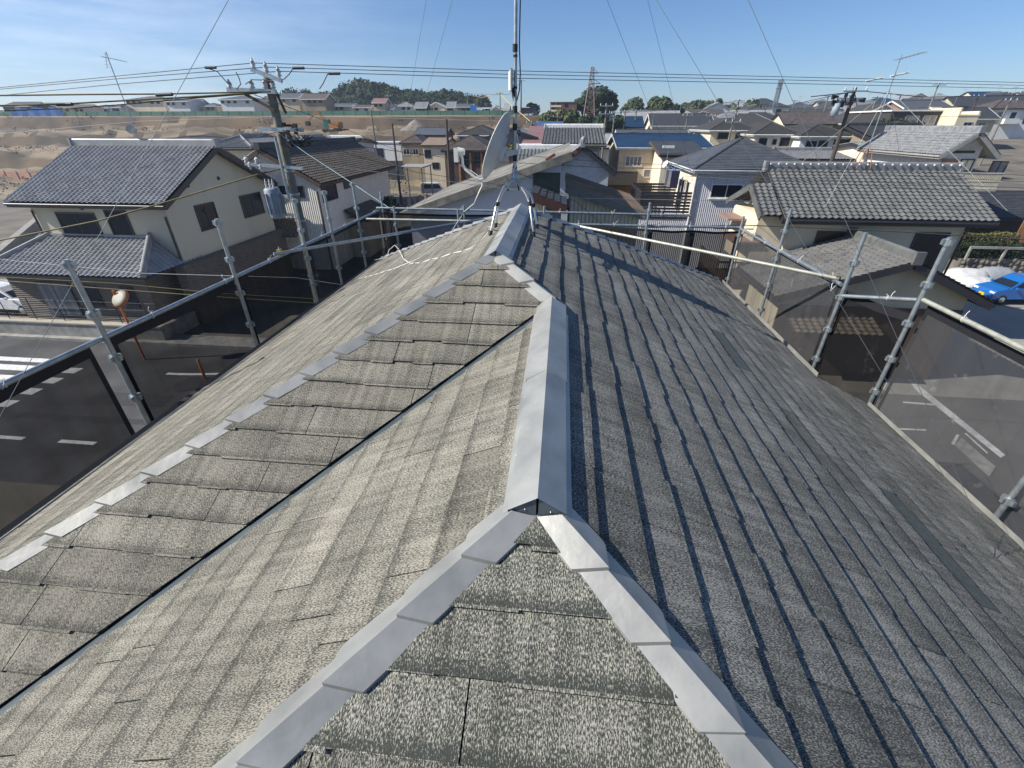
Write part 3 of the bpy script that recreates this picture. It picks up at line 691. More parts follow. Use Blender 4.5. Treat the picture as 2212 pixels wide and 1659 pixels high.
sheet('road', [(-90, 8.2), (-3, 8.2), (9, 8.2), (9, 16.4), (-12, 16.4), (-14, 17.2), (-90, 17.2)], M_ASPH)
sheet('road', [(-12.5, 16.4), (-7.5, 16.4), (-12, 38), (-18, 60), (-29, 92), (-38, 92), (-25, 60), (-17, 38)], M_ASPL, -8.99)
sheet('pavement', [(-50, 17.25), (-12, 17.25), (-12.5, 18.3), (-50, 18.3)], M_CONC, -8.9)
sheet('car_park', [(4.5, -8), (60, -8), (60, 16), (4.5, 16)], M_ASPL, -8.992)
sheet('car_park', [(13, 16.01), (60, 16.01), (60, 34), (13, 34)], mat('pale concrete yard', (.3, .285, .25), .95, c2=(.22, .21, .19), scale=.5, detail=9), -8.99)
def marks(name, rects, z=-8.985):
    mb = MB()
    for r_ in rects: mb.add([(x, y, z) for x, y in r_], [tuple(range(len(r_)))])
    return tag(mb.build(name, M_LINE), kind='structure')
rr = lambda x0, x1, y0, y1: [(x0, y0), (x1, y0), (x1, y1), (x0, y1)]
marks('crosswalk_markings', [rr(-24.6, -19.9, y, y+.45) for y in (10.85, 11.72, 12.6, 13.45, 14.3)]+[rr(-25.0, -22.2, 15.05, 15.4)])
marks('lane_markings', [rr(-18.6+i*2.6, -17.3+i*2.6, 10.0, 10.16) for i in range(4)]+[rr(-60+i*10, -55+i*10, 12.6, 12.75) for i in range(4)]
      + [rr(-13.0, -12.0, 14.9, 15.1)])
cv = []
for i in range(10):
    t = i/9; cv.append((-16+4.6*t, 14.6+.95*t*t))
marks('edge_line', [cv+[(x, y+.16) for x, y in cv[::-1]], rr(-30, -25.5, 15.4, 15.55), [(-21.0, 9.6), (-19.5, 9.2), (-18.9, 8.7), (-18.7, 8.8), (-19.3, 9.4), (-21, 9.8)]])
mb = MB()
mb.box(-60, -12.2, 17.2, 17.34, -9, -8.86); mb.box(-12.34, -12.2, 17.34, 18.4, -9, -8.86)
tag(mb.build('kerb', M_CONC), kind='structure')
# parking bay lines and pale slabs to the right, seen through the netting
def zz5(x, y): p = atz((3032+x*.4521)/1.8228, (1300+y*.4521)/1.8228, -8.98); return (p.x, p.y)
marks('bay_markings', [[zz5(1155, 620), zz5(1430, 640), zz5(1430, 655), zz5(1160, 632)],
      [zz5(1200, 430), zz5(1235, 430), zz5(2050, 1085), zz5(2010, 1110), zz5(1270, 520)],
      [zz5(1690, 897), zz5(1712, 895), zz5(1900, 1065), zz5(1890, 1075)], [zz5(1040, 848), zz5(1360, 862), zz5(1360, 876), zz5(1040, 860)],
      [zz5(1625, 905), zz5(1652, 912), zz5(1605, 1000), zz5(1578, 985)]])
tag(MB().add([(*zz5(1665, 940), -8.96), (*zz5(1965, 1195), -8.96), (*zz5(1905, 1282), -8.96), (*zz5(1608, 1008), -8.96)], [(0, 3, 2, 1)]).build('pavement', M_CONC), kind='structure')
tag(MB().add([(*zz5(1020, 140), -8.97), (*zz5(1585, 20), -8.97), (*zz5(1460, 245), -8.97), (*zz5(1110, 235), -8.97)], [(0, 3, 2, 1)]).build('pavement', mat('pale concrete yard', (0, 0, 0))), kind='structure')

M_PAT = mat('asphalt patch', (.045, .045, .047), .95, c2=(.03, .03, .032), scale=2, detail=10)
for px0, px1, py0, py1 in ((-17.5, -14.2, 12.2, 13.1), (-31, -26.5, 9.5, 10.1), (-13.8, -10.5, 13.6, 16.2), (-19, -10, 11.15, 11.5)):
    tag(MB().add([(px0, py0, -8.991), (px1, py0+.1, -8.991), (px1-.2, py1, -8.991), (px0+.15, py1, -8.991)], [(0, 1, 2, 3)]).build('road', M_PAT), kind='structure')
for i, (x, y) in enumerate(((-16.4, 11.9), (-27.5, 13.5), (-12.6, 10.6))):
    q = MB().lathe([(0, .006), (.27, .006), (.3, .0)], (0, 0, 0), (0, 0, 1), 20).lathe([(.32, .004), (.36, .004), (.36, 0)], (0, 0, 0), (0, 0, 1), 20).build('manhole_cover', M_GALV); q.location = (x, y, -8.992)
    if i == 0: q.data.materials[0] = M_PAT; q.location = atz(411, 829, -8.992); q.scale = (1.7, 1.7, 1)
    tag(q, 'round iron manhole cover in the road '+['below the second scaffold post, the darkest and biggest', 'farthest left near the crosswalk', 'nearest the left eave'][i], 'manhole cover')
# ------------------------------------------------------------------ houses
def kawara(mb, a, b, c, d, tw=.265, th=.235, amp=.042, step=.035, sub=6):
    """wavy clay tiles on the slope a (eave left), b (eave right), c (ridge right), d (ridge left)"""
    a, b, c, d = map(V, (a, b, c, d)); U = (b-a).normalized(); W = ((d-a)-U*(d-a).dot(U)).normalized(); N = U.cross(W)
    if N.z < 0: N = -N
    Ls = (d-a).dot(W); L = (b-a).length; ul0, ul1 = 0, (d-a).dot(U); ur0, ur1 = L, (c-a).dot(U)
    nrow = max(1, round(Ls/th)); th = Ls/nrow; ncol = int(L/tw*sub)+1
    umin = min(ul0, ul1); umax = max(ur0, ur1); ncol = int((umax-umin)/tw*sub)+1; vs = []; rowi = []
    for r_ in range(nrow):
        for e in (0, 1):
            v = (r_+e)*th-(.018 if e == 0 and r_ else 0); t = v/Ls; lo = ul0+(ul1-ul0)*t; hi = ur0+(ur1-ur0)*t
            for k in range(ncol+1):
                u = umin+k*tw/sub; ph = (k % sub)/sub
                h = amp*(max(0, math.cos(ph*2*math.pi))**.7 if math.cos(ph*2*math.pi) > 0 else .45*math.cos(ph*2*math.pi))
                u = min(hi, max(lo, u)); vs.append(a+U*u+W*v+N*(h+.05+(step if e == 0 else 0)))
    fs = []; n1 = ncol+1
    for r_ in range(2*nrow-1):
        for k in range(ncol):
            i = r_*n1+k; q = (i, i+1, i+n1+1, i+n1)
            if (vs[q[0]]-vs[q[1]]).length+(vs[q[2]]-vs[q[3]]).length > .004: fs.append(q)
    mb.add(vs, fs)
def coursed(mb, a, b, c, d, th=.25, step=.02, seam=0):
    a, b, c, d = map(V, (a, b, c, d)); N = (b-a).cross(d-a).normalized()
    if N.z < 0: N = -N
    Ls = (d-a).length; n = max(1, round(Ls/th))
    for i in range(n):
        p0 = a.lerp(d, i/n)+N*(.03+step); p1 = b.lerp(c, i/n)+N*(.03+step); q0 = a.lerp(d, (i+1)/n)+N*.03; q1 = b.lerp(c, (i+1)/n)+N*.03
        mb.quad(p0, p1, q1, q0); mb.quad(p0-N*step, p1-N*step, p1, p0)
def seamed(mb, a, b, c, d, sp=.45):
    a, b, c, d = map(V, (a, b, c, d)); N = (b-a).cross(d-a).normalized()
    if N.z < 0: N = -N
    mb.quad(a+N*.03, b+N*.03, c+N*.03, d+N*.03); n = max(1, round((b-a).length/sp))
    for i in range(n+1):
        p = a.lerp(b, i/n)+N*.045; q = d.lerp(c, i/n)+N*.045
        if (p-q).length > .1: mb.bar(p, q, .03, .04, N)
SUBP = {'kawara': kawara, 'coursed': coursed, 'seamed': seamed}
def roof_geo(kind, x0, x1, y0, y1, ze, pitch, ridge_off=.5, run=None):
    """returns the slopes (eave left, eave right, ridge right, ridge left), gable outlines, ridge lines"""
    if kind == 'gx':
        yc = y0+(y1-y0)*ridge_off; zr = ze+(yc-y0)*pitch
        return ([((x0, y0, ze), (x1, y0, ze), (x1, yc, zr), (x0, yc, zr)), ((x1, y1, ze), (x0, y1, ze), (x0, yc, zr), (x1, yc, zr))], [((x0, yc, zr), (x1, yc, zr))], zr)
    if kind == 'gy':
        xc = x0+(x1-x0)*ridge_off; zr = ze+(xc-x0)*pitch
        return ([((x0, y1, ze), (x0, y0, ze), (xc, y0, zr), (xc, y1, zr)), ((x1, y0, ze), (x1, y1, ze), (xc, y1, zr), (xc, y0, zr))], [((xc, y0, zr), (xc, y1, zr))], zr)
    if kind == 'hip':
        h = min(x1-x0, y1-y0)/2; zr = ze+h*pitch; xc, yc = (x0+x1)/2, (y0+y1)/2
        if x1-x0 >= y1-y0: A, B = (x0+h, yc, zr), (x1-h-.001, yc, zr)
        else: A, B = (xc, y0+h, zr), (xc, y1-h-.001, zr)
        c = [(x0, y0, ze), (x1, y0, ze), (x1, y1, ze), (x0, y1, ze)]
        if x1-x0 >= y1-y0: s = [(c[0], c[1], B, A), (c[1], c[2], B, B), (c[2], c[3], A, B), (c[3], c[0], A, A)]
        else: s = [(c[0], c[1], A, A), (c[1], c[2], B, A), (c[2], c[3], B, B), (c[3], c[0], A, B)]
        return (s, [(A, B), (c[0], A), (c[1], B if x1-x0 >= y1-y0 else A), (c[2], B), (c[3], A if x1-x0 >= y1-y0 else B)], zr)
    if kind == 'shed': # high at the back
        zr = ze+(y1-y0)*pitch
        return ([((x0, y0, ze), (x1, y0, ze), (x1, y1, zr), (x0, y1, zr))], [], zr)
    if kind == 'leanR':
        zr = ze+(x1-x0)*pitch
        return ([((x0, y1, ze), (x0, y0, ze), (x1, y0, zr), (x1, y1, zr))], [], zr)
    if kind == 'lean': # high at the left
        zr = ze+(x1-x0)*pitch
        return ([((x1, y0, ze), (x1, y1, ze), (x0, y1, zr), (x0, y0, zr))], [], zr)
HOUSES = []
def house(name, label, cat, X, Y, zg, ze, kind, pitch, wm, rm, surf=None, ov=.5, ridge=None, trim=None, group=None, rz=0, rofs=.5, slabs=.1, far=False):
    """X, Y: outline of the ROOF in plan; ze: height of the eave edge; zg ground. Geometry is local to the plan centre on the ground"""
    if isinstance(pitch, tuple):                    # ridge seen at this height in the photograph
        wd, dp = X[1]-X[0], Y[1]-Y[0]; run = {'gx': dp*rofs, 'hip': min(wd, dp)/2, 'shed': dp, 'gy': wd*rofs}.get(kind, wd)
        yr = Y[0]+(run if kind in ('gx', 'hip', 'shed') else 0); pitch = max(.12, (at(pitch[0], pitch[1], yr).z-ze)/run)
    cx, cy = (X[0]+X[1])/2, (Y[0]+Y[1])/2
    o = empty(name, (cx, cy, zg), label, cat, group, rz)
    x0, x1, y0, y1 = X[0]-cx, X[1]-cx, Y[0]-cy, Y[1]-cy; ze -= zg
    rm = rm if isinstance(rm, (list, tuple)) else [rm]
    trim = trim or M_FRD; ridge = ridge or rm[0]
    wx0, wx1, wy0, wy1 = x0+ov, x1-ov, y0+ov, y1-ov
    W = MB()
    if kind == 'flat':
        W.box(wx0, wx1, wy0, wy1, -1, ze-.02); W.build('wall', wm, o)
        MB().box(x0, x1, y0, y1, ze-.18, ze).build('roof', rm[0], o)
        HOUSES.append((o, wx0, wx1, wy0, wy1)); return o
    S, RL, zr = roof_geo(kind, x0, x1, y0, y1, ze, pitch, rofs)
    def hz(x, y):                                   # height of the underside over a plan point
        if kind == 'gx':
            yc = y0+(y1-y0)*rofs; return zr-abs(y-yc)*pitch
        if kind == 'gy':
            xc = x0+(x1-x0)*rofs; return zr-abs(x-xc)*(pitch if x < xc else (zr-ze)/(x1-xc))
        if kind == 'hip': return ze+min(x-x0, x1-x, y-y0, y1-y)*pitch
        if kind == 'shed': return ze+(y-y0)*pitch
        if kind == 'leanR': return ze+(x-x0)*pitch
        return ze+(x1-x)*pitch
    d = -.06
    def wall_face(pts):                             # vertical polygon up to the roof
        W.add([(x, y, -1) for x, y in (pts[0], pts[-1])]+[(x, y, hz(x, y)+d) for x, y in pts[::-1]], [tuple(range(2+len(pts)))])
    xc = x0+(x1-x0)*rofs; yc = y0+(y1-y0)*rofs
    wall_face([(wx0, wy0)]+([(xc, wy0)] if kind == 'gy' else [])+[(wx1, wy0)])
    wall_face([(wx1, wy0)]+([(wx1, yc)] if kind == 'gx' else [])+[(wx1, wy1)])
    wall_face([(wx1, wy1)]+([(xc, wy1)] if kind == 'gy' else [])+[(wx0, wy1)])
    wall_face([(wx0, wy1)]+([(wx0, yc)] if kind == 'gx' else [])+[(wx0, wy0)])
    W.build('wall', wm, o)
    RB = MB()
    for s in S:
        p = [V(q) for q in s]
        n = (p[1]-p[0]).cross(p[3]-p[0] if (p[3]-p[0]).length > .01 else p[2]-p[0]).normalized()
        if n.z < 0: n = -n
        dn = V((0, 0, -slabs))
        pts = [p[0], p[1], p[2]]+([p[3]] if (p[3]-p[2]).length > .01 else [])
        if surf: SUBP[surf](RB, *p)
        m = len(pts); RB.add([q for q in pts]+[q+dn for q in pts], [tuple(range(m)), tuple(range(2*m-1, m-1, -1))]+[(k, m+k, m+(k+1) % m, (k+1) % m) for k in range(m)], mi=(1 if len(rm) > 1 and surf else 0))
    RB.build('roof', rm, o)
    if RL and not far or (RL and kind != 'hip' and ridge is not rm[0]):
        rb = MB(); h = .12 if surf == 'kawara' else .05
        for i, (a, b) in enumerate(RL):
            a = V(a)+V((0, 0, h)); b = V(b)+V((0, 0, h))
            if (a-b).length < .05: continue
            hh = .3 if (surf == 'kawara' and i == 0) else (.16 if surf == 'kawara' else .06)
            rb.bar(a, b, .2 if surf == 'kawara' else .14, hh)
            if surf == 'kawara':
                rb.tube([a+V((0, 0, hh/2)), b+V((0, 0, hh/2))], .09, 8)
                for e, f in ((a, b), (b, a)):
                    dd = (e-f).normalized(); rb.obox(e+V((0, 0, .04))+dd*.04, dd*.06, dd.cross(V((0, 0, 1)))*.16, V((0, 0, .22 if i == 0 else .13)))
        rb.build('ridge', ridge, o)
    # fascia / gutter at the eaves, barge boards at the gables
    if not far:
        fb = MB()
        for s in S:
            a, b = V(s[0]), V(s[1]); nrm = (b-a).cross(V((0, 0, 1))).normalized()
            c = V(((a.x+b.x)/2, (a.y+b.y)/2, 0)); 
            if nrm.dot(c) < 0: nrm = -nrm
            fb.tube([a+nrm*.05-V((0, 0, .06)), b+nrm*.05-V((0, 0, .06))], .055, 6)
            fb.bar(a-nrm*.012-V((0, 0, .14)), b-nrm*.012-V((0, 0, .14)), .03, .14)
        if kind in ('gx', 'gy', 'leanR', 'lean'):
            for s in S:
                for a, b in ((s[0], s[3]), (s[1], s[2])):
                    a = V(a); b = V(b); dd = V((a.x-0, 0, 0)) if kind == 'gx' else V((0, a.y, 0)); dd.normalize()
                    fb.bar(a+dd*.015-V((0, 0, .1)), b+dd*.015-V((0, 0, .1)), .04, .24)
        fb.build('gutter', trim, o)
    HOUSES.append((o, wx0, wx1, wy0, wy1)); return o
def dims(o):
    for h in HOUSES:
        if h[0] is o: return h[1:]
def win(o, face, u0, u1, z0, z1, frame=None, glass=None, mull=1, name='window', sill=False):
    """window on a face of house o; u along the face in world metres (x for f/b, y for l/r), z in world"""
    wx0, wx1, wy0, wy1 = dims(o); L = o.location; frame = frame or M_FRM; glass = glass or M_GLS
    z0 -= L.z; z1 -= L.z
    if u1 < u0: u0, u1 = u1, u0
    if face in 'fb':
        s = -1 if face == 'f' else 1; Y = wy0 if face == 'f' else wy1; u0 -= L.x; u1 -= L.x
        Pt = lambda u, z, d: (u, Y+s*d, z)
    else:
        s = -1 if face == 'l' else 1; Xw = wx0 if face == 'l' else wx1; u0 -= L.y; u1 -= L.y
        Pt = lambda u, z, d: (Xw+s*d, u, z)
    def bx(mb, ua, ub, za, zb, d0, d1):
        p = [Pt(u, z, d) for d in (d0, d1) for z in (za, zb) for u in (ua, ub)]
        mb.add(p, [(0, 2, 3, 1), (4, 5, 7, 6), (0, 1, 5, 4), (2, 6, 7, 3), (0, 4, 6, 2), (1, 3, 7, 5)])
    fr = MB(); t = .07
    bx(fr, u0-t, u1+t, z1, z1+t, .002, .05); bx(fr, u0-t, u1+t, z0-t, z0, .002, .06)
    bx(fr, u0-t, u0, z0, z1, .002, .05); bx(fr, u1, u1+t, z0, z1, .002, .05)
    for k in range(1, mull+1):
        u = u0+(u1-u0)*k/(mull+1); bx(fr, u-.025, u+.025, z0, z1, .002, .04)
    if sill: bx(fr, u0-.1, u1+.1, z0-t-.05, z0-t, .002, .14)
    f = fr.build(name, frame, o)
    pb = MB(); bx(pb, u0, u1, z0, z1, .003, .018); pb.build('pane', glass, f)
    return f
def winpx(o, face, px, **k):
    """window from its outline in the photograph: (x left, x right, y top, y bottom) on the wall plane of o"""
    wx0, wx1, wy0, wy1 = dims(o); L = o.location
    if face in 'fb':
        Yw = L.y+(wy0 if face == 'f' else wy1); c = at((px[0]+px[1])/2, (px[2]+px[3])/2, Yw)
        a = at(px[0], (px[2]+px[3])/2, Yw); b = at(px[1], (px[2]+px[3])/2, Yw)
        t = at((px[0]+px[1])/2, px[2], Yw); q = at((px[0]+px[1])/2, px[3], Yw); return win(o, face, a.x, b.x, q.z, t.z, **k)
    Xw = L.x+(wx0 if face == 'l' else wx1)
    a = atx(px[0], (px[2]+px[3])/2, Xw); b = atx(px[1], (px[2]+px[3])/2, Xw)
    t = atx((px[0]+px[1])/2, px[2], Xw); q = atx((px[0]+px[1])/2, px[3], Xw); return win(o, face, a.y, b.y, q.z, t.z, **k)
K_GRN = mat('grey kawara tiles', (.145, .15, .147), .45, c2=(.09, .094, .092), scale=2.2, detail=9, spec=.5, thr=(.3, .7))
K_SIL = mat('silver kawara tiles', (.36, .36, .355), .32, c2=(.25, .25, .25), scale=2.2, detail=9, spec=.6, thr=(.3, .7))
K_SIL2 = mat('light silver kawara', (.26, .265, .27), .4, c2=(.16, .165, .17), scale=4, detail=9, spec=.6)
K_BRN = mat('brown kawara tiles', (.17, .14, .105), .6, c2=(.085, .068, .05), scale=6, detail=9)
K_DRK = mat('dark tile', (.05, .055, .06), .6, c2=(.03, .033, .037), scale=3, detail=8)
S_GRY = mat('grey roof slate', (.085, .095, .11), .6, c2=(.06, .068, .08), scale=2, detail=9)
S_LGT = mat('light roof slate', (.2, .21, .22), .6, c2=(.14, .15, .155), scale=2, detail=9)
S_BRN = mat('brown roof slate', (.10, .08, .07), .7, c2=(.06, .048, .042), scale=1.5, detail=9)
S_BLU = mat('blue painted roof', (.012, .04, .085), .45, c2=(.008, .026, .06), scale=1.2, detail=8)
S_PNK = mat('faded red roof', (.24, .135, .13), .7, c2=(.18, .095, .095), scale=1.5, detail=9)
S_MOS = mat('rusty mossy roof', (.36, .25, .18), .85, c2=(.19, .165, .125), scale=1.1, detail=12, bump=.3)
W_BEI = mat('beige render', (.60, .54, .40), .9, c2=(.52, .465, .345), stretch=(1.6, 1.6, .14), thr=(.3, .62), scale=.5, detail=10, bump=.15, bscale=40)
W_BEI2 = mat('tan render', (.50, .44, .31), .9, c2=(.36, .32, .235), stretch=(1.6, 1.6, .14), thr=(.3, .62), scale=.6, detail=10)
W_CRM = mat('cream render', (.74, .64, .47), .9, c2=(.6, .5, .36), stretch=(1.6, 1.6, .14), thr=(.3, .62), scale=.6, detail=9)
W_CRM2 = mat('pale cream siding', (.78, .69, .54), .85, c2=(.63, .54, .41), stretch=(1.6, 1.6, .14), thr=(.3, .62), scale=.9, detail=9)
W_WHT = mat('white render', (.66, .66, .64), .85, c2=(.58, .58, .57), stretch=(1.6, 1.6, .14), thr=(.3, .62), scale=.7, detail=9)
W_GRY = mat('grey render', (.42, .44, .49), .9, c2=(.36, .38, .43), scale=.5, detail=9)
W_BRN = mat('brown panel', (.09, .06, .045), .8, c2=(.065, .045, .035), scale=.8, detail=8)
W_TAN = mat('khaki render', (.30, .25, .175), .9, c2=(.22, .18, .13), stretch=(1.6, 1.6, .14), thr=(.3, .62), scale=.6)
W_ORG = mat('orange timber', (.42, .2, .09), .7, c2=(.3, .14, .06), scale=2)
W_BRK = mat('brick facing', (.33, .17, .12), .9, c2=(.26, .13, .09), scale=3)
W_RIBW = wavemat('white ribbed sheet', (.72, .70, .64), (.6, .58, .53), 2.2, 'X', depth=.03)
W_RIBG = wavemat('grey ribbed sheet', (.60, .61, .65), (.53, .54, .58), 2.6, 'X', depth=.03, rough=.5)
W_RIBY = wavemat('cream corrugated sheet', (.75, .68, .48), (.6, .53, .38), 2.1, 'X', depth=.05)
W_RIBD = wavemat('dark horizontal siding', (.14, .115, .09), (.1, .085, .065), 3.2, 'Z', depth=.02)
def z1d(x, y): return (.248*x, 109.7+.248*y)

# --- beige house with the large silver tile roof (left)
h = house('tiled_house', 'beige house at the left under a big silver tiled gable roof above a tiled porch', 'house', (-26.3, -18.1), (20.0, 29.3), -9, -3.2, 'gx', .475, W_BEI, [K_SIL, M_FRD], 'kawara', ov=.55, ridge=K_SIL, trim=M_FRD)
HL = h
winpx(h, 'f', (134, 211, 462, 505), frame=M_FRD, sill=True); winpx(h, 'f', (239, 280, 457, 509), frame=M_FRD, mull=0)
winpx(h, 'r', (427, 468, 441, 494), frame=M_FRD); winpx(h, 'r', (522, 566, 420, 465), frame=M_FRD)
mb = MB(); L_ = h.location
def loc(o, p): return (p[0]-o.location.x, p[1]-o.location.y, p[2]-o.location.z)
wx0, wx1, wy0, wy1 = dims(h)
mb.tube([(wx1-.08, wy0-.06, 5.2), (wx1-.08, wy0-.06, 3.2)], .045, 6); mb.tube([(wx0+.05, wy0-.06, 5.4), (wx0+.05, wy0-.06, .2)], .045, 6); mb.build('downpipe', M_FRD, h)
for px_, py_, X_ in ((405, 401, 0), (471, 385, 0), (440, 455, 0)):
    p = V(loc(h, atx(px_, py_, L_.x+wx1))); MB().lathe([(0, .09), (.08, .07), (.1, 0)], p, (1, 0, 0), 10).build('vent', M_FRD, h)
p = V(loc(h, at(177, 449, L_.y+wy0))); MB().lathe([(0, .09), (.08, .07), (.1, 0)], p, (0, -1, 0), 10).build('vent', M_FRD, h)
# ground floor: front block with its own tiled roof
g0 = MB(); X0g, X1g, Y0g = -26.6-L_.x, -19.3-L_.x, 18.6-L_.y; wyf = wy0
g0.box(X0g, X1g, Y0g, wyf-.01, -.6, 3.25); g0.box(wx1+.01, wx1+.55, Y0g+1.2, wy1, -.6, 3.0)
g0.build('ground_floor_wall', W_RIBD, h)
pr_ = MB(); ze1, zt = 2.95, 4.15; ex0, ex1, ey = X0g-.6, X1g+.65, Y0g-.6
tl = (wx0+.3, wyf, zt); tr_ = (wx1-1.3, wyf, zt)
kawara(pr_, (ex0, ey, ze1), (ex1, ey, ze1), tr_, tl)
kawara(pr_, (ex1, ey, ze1), (ex1, wyf+1.2, ze1), (tr_[0]+.02, wyf+.6, zt), tr_)
pr_.add([(ex0, ey, ze1), (ex1, ey, ze1), tr_, tl, (ex0, ey, ze1-.12), (ex1, ey, ze1-.12), (ex1, wyf+1.2, ze1-.12), (ex1, wyf+1.2, ze1), (ex0, wyf, ze1-.12)], [(0, 1, 2, 3), (0, 4, 5, 1), (1, 5, 6, 7), (4, 5, 6, 8), (1, 7, 2)], mi=1)
pr_.build('porch_roof', [K_SIL, M_FRD], h)
rb = MB(); rb.bar(V(tr_)+V((0, 0, .12)), V((ex1, ey, ze1+.12)), .2, .2).tube([V(tr_)+V((0, 0, .24)), V((ex1, ey, ze1+.24))], .1, 8)
rb.bar(V(tl)+V((0, 0, .1)), V(tr_)+V((0, 0, .1)), .14, .12); rb.bar(V(tl)+V((0, 0, .12)), V((ex0, ey, ze1+.12)), .2, .2)
rb.bar(V(tr_)+V((0, .1, .02)), V((ex1-.3, wyf+1.2, ze1+.2)), .16, .14)
rb.build('ridge', K_SIL, h)
def gwin(x0, x1, z0, z1, m=1, fr=M_FRD, gl=M_GLS):
    f = MB(); y = Y0g; f.box(x0-.05, x1+.05, y-.05, y-.002, z0-.05, z1+.05)
    f = f.build('window', fr, h); q = MB()
    w_ = (x1-x0-.05*(m))/(m+1)
    for k in range(m+1): q.box(x0+k*(w_+.05), x0+k*(w_+.05)+w_, y-.062, y-.051, z0, z1)
    q.build('pane', gl, f)
gwin(-25.1-L_.x, -23.4-L_.x, .8, 2.4, gl=M_GLC); gwin(-22.6-L_.x, -22.0-L_.x, 1.3, 2.3, 0); gwin(-20.7-L_.x, -20.1-L_.x, 1.3, 2.3, 0)
# low wall, trellis fence before the house
o = empty('boundary_wall', (-20, 17.7, -9), 'low grey retaining wall with a pale coping before the beige tiled house', 'wall')
mb = MB().box(-9, 1.6, -.15, .15, 0, .75).box(1.3, 1.6, .15, 5, 0, .75); mb.build('wall', M_CONC, o)
MB().box(-9, 1.65, -.2, .2, .751, .82).build('coping', mat('pale coping', (.42, .38, .3), .9), o)
o = empty('wire_fence', (-20, 17.75, -8.2), 'thin wire fence on the low wall before the beige tiled house', 'fence')
for i in range(7): MB().tube([(-8+i*1.5, 0, 0), (-8+i*1.5, 0, 1.1)], .02, 6).build('post', M_FRD, o)
mb = MB()
for zz in (.3, .7, 1.05): mb.tube([(-9, 0, zz), (1.6, 0, zz)], .006, 4)
mb.build('wire', M_FRD, o)

# --- white ribbed house with brown tiles
h = house('tiled_house', 'white ribbed two storey house with brown tiled gable roof behind the utility pole', 'house', (-22.6, -15.4), (29.6, 44.3), -9, -3.3, 'gy', .55, W_RIBW, [K_BRN, W_BRN], 'kawara', ov=.55, ridge=K_DRK, trim=W_BRN)
winpx(h, 'f', (607, 655, 404, 425), frame=M_FRD, mull=2); winpx(h, 'r', (695, 727, 399, 432), frame=M_FRD); winpx(h, 'r', (742, 757, 389, 405), frame=M_FRD, mull=0); winpx(h, 'r', (762, 775, 369, 382), frame=M_FRM, mull=0, glass=M_GLC)
L_ = h.location; wx0, wx1, wy0, wy1 = dims(h)
mb = MB().tube([(wx1+.02, wy0-.06, 5.2), (wx1+.02, wy0-.06, 0)], .05, 6); mb.build('downpipe', W_BRN, h)
mb = MB(); kawara(mb, (wx1+1.7, wy0+3.2, 2.7), (wx1+1.7, wy0+8.5, 2.7), (wx1+.01, wy0+8.5, 3.5), (wx1+.01, wy0+3.2, 3.5))
mb.add([(wx1+1.7, wy0+3.2, 2.7), (wx1+1.7, wy0+8.5, 2.7), (wx1+.01, wy0+8.5, 3.5), (wx1+.01, wy0+3.2, 3.5)], [(0, 1, 2, 3)]); mb.build('porch_roof', K_BRN, h); mb = MB()
kawara(mb, (wx0-.8, wy0-1.7, 2.6), (wx1-1.2, wy0-1.7, 2.6), (wx1-1.2, wy0-.01, 3.5), (wx0-.8, wy0-.01, 3.5)); mb.add([(wx0-.8, wy0-1.7, 2.6), (wx1-1.2, wy0-1.7, 2.6), (wx1-1.2, wy0-.01, 3.5), (wx0-.8, wy0-.01, 3.5)], [(0, 1, 2, 3)])
mb.build('porch_roof', K_BRN, h)
MB().box(wx1+.01, wx1+1.3, wy0+3.6, wy0+8.2, 0, 2.9).build('extension_wall', W_BEI, h)

# --- neighbour right behind: grey gable wall under a worn low pitched roof
YNB = 17.0
eL = at(868, 458, YNB); pk = at(1236, 327, YNB); pit = (pk.z-eL.z)/(pk.x-eL.x)
h = house('gabled_house', 'blue grey gabled house right behind the far eave, its worn roof with rusty ridge ends', 'house', (eL.x, pk.x), (YNB-.5, YNB+8.5), -9, eL.z, 'leanR', pit, mat('pale grey gable render', (.60, .62, .68), .9, c2=(.54, .56, .62), stretch=(1.6, 1.6, .14), thr=(.3, .62), scale=.5, detail=10), [mat('weathered pale roof', (.25, .235, .205), .9, c2=(.11, .105, .09), scale=1.3, detail=12, stretch=(1, 1, 1), bump=.3), W_BRN], None, ov=.35, trim=mat('weathered barge board', (.24, .225, .195), .9, c2=(.11, .105, .09), scale=3, detail=9), rofs=.95, slabs=.16, ridge=mat('rusty ridge iron', (.2, .06, .035), .8, c2=(.11, .045, .03), scale=5))
L_ = h.location; wx0, wx1, wy0, wy1 = dims(h)
mb = MB()
a = at(1236, 327, YNB)
for px_ in ((1177, 343), (1224, 337)):
    a = V(loc(h, at(px_[0]+2, px_[1]+6, YNB-.45))); mb.bar(a+V((0, 0, .03)), a+V((.3, 0, .22)), .08, .09)
mb.build('rusty_flashing', mat('rusty ridge iron', (0, 0, 0)), h)
mb = MB().box(wx0+.01, wx1-1.6, wy0-.02, wy0-.002, 3.3, 3.36); mb.build('string_course', W_GRY, h)
MB().box(at(1152, 400, YNB).x-L_.x, wx1, wy0-.05, wy0-.003, 0, at(1200, 372, YNB).z+9).build('side_wall', mat('dark green sheet', (.06, .075, .065), .8), h)
# lower wing to its right with dark tiles and brown edge
h = house('lean_to', 'dark roofed lean-to with a red brown edge between the grey gable and the tin shed', 'lean-to', (at(1148, 400, 15).x, at(1226, 400, 15).x), (14.6, 16.4), -9, at(1226, 442, 15).z, 'lean', .34, mat('olive wall', (.25, .23, .18), .9), K_DRK, 'coursed', ov=.15, trim=mat('red brown edge', (.07, .025, .02), .7))
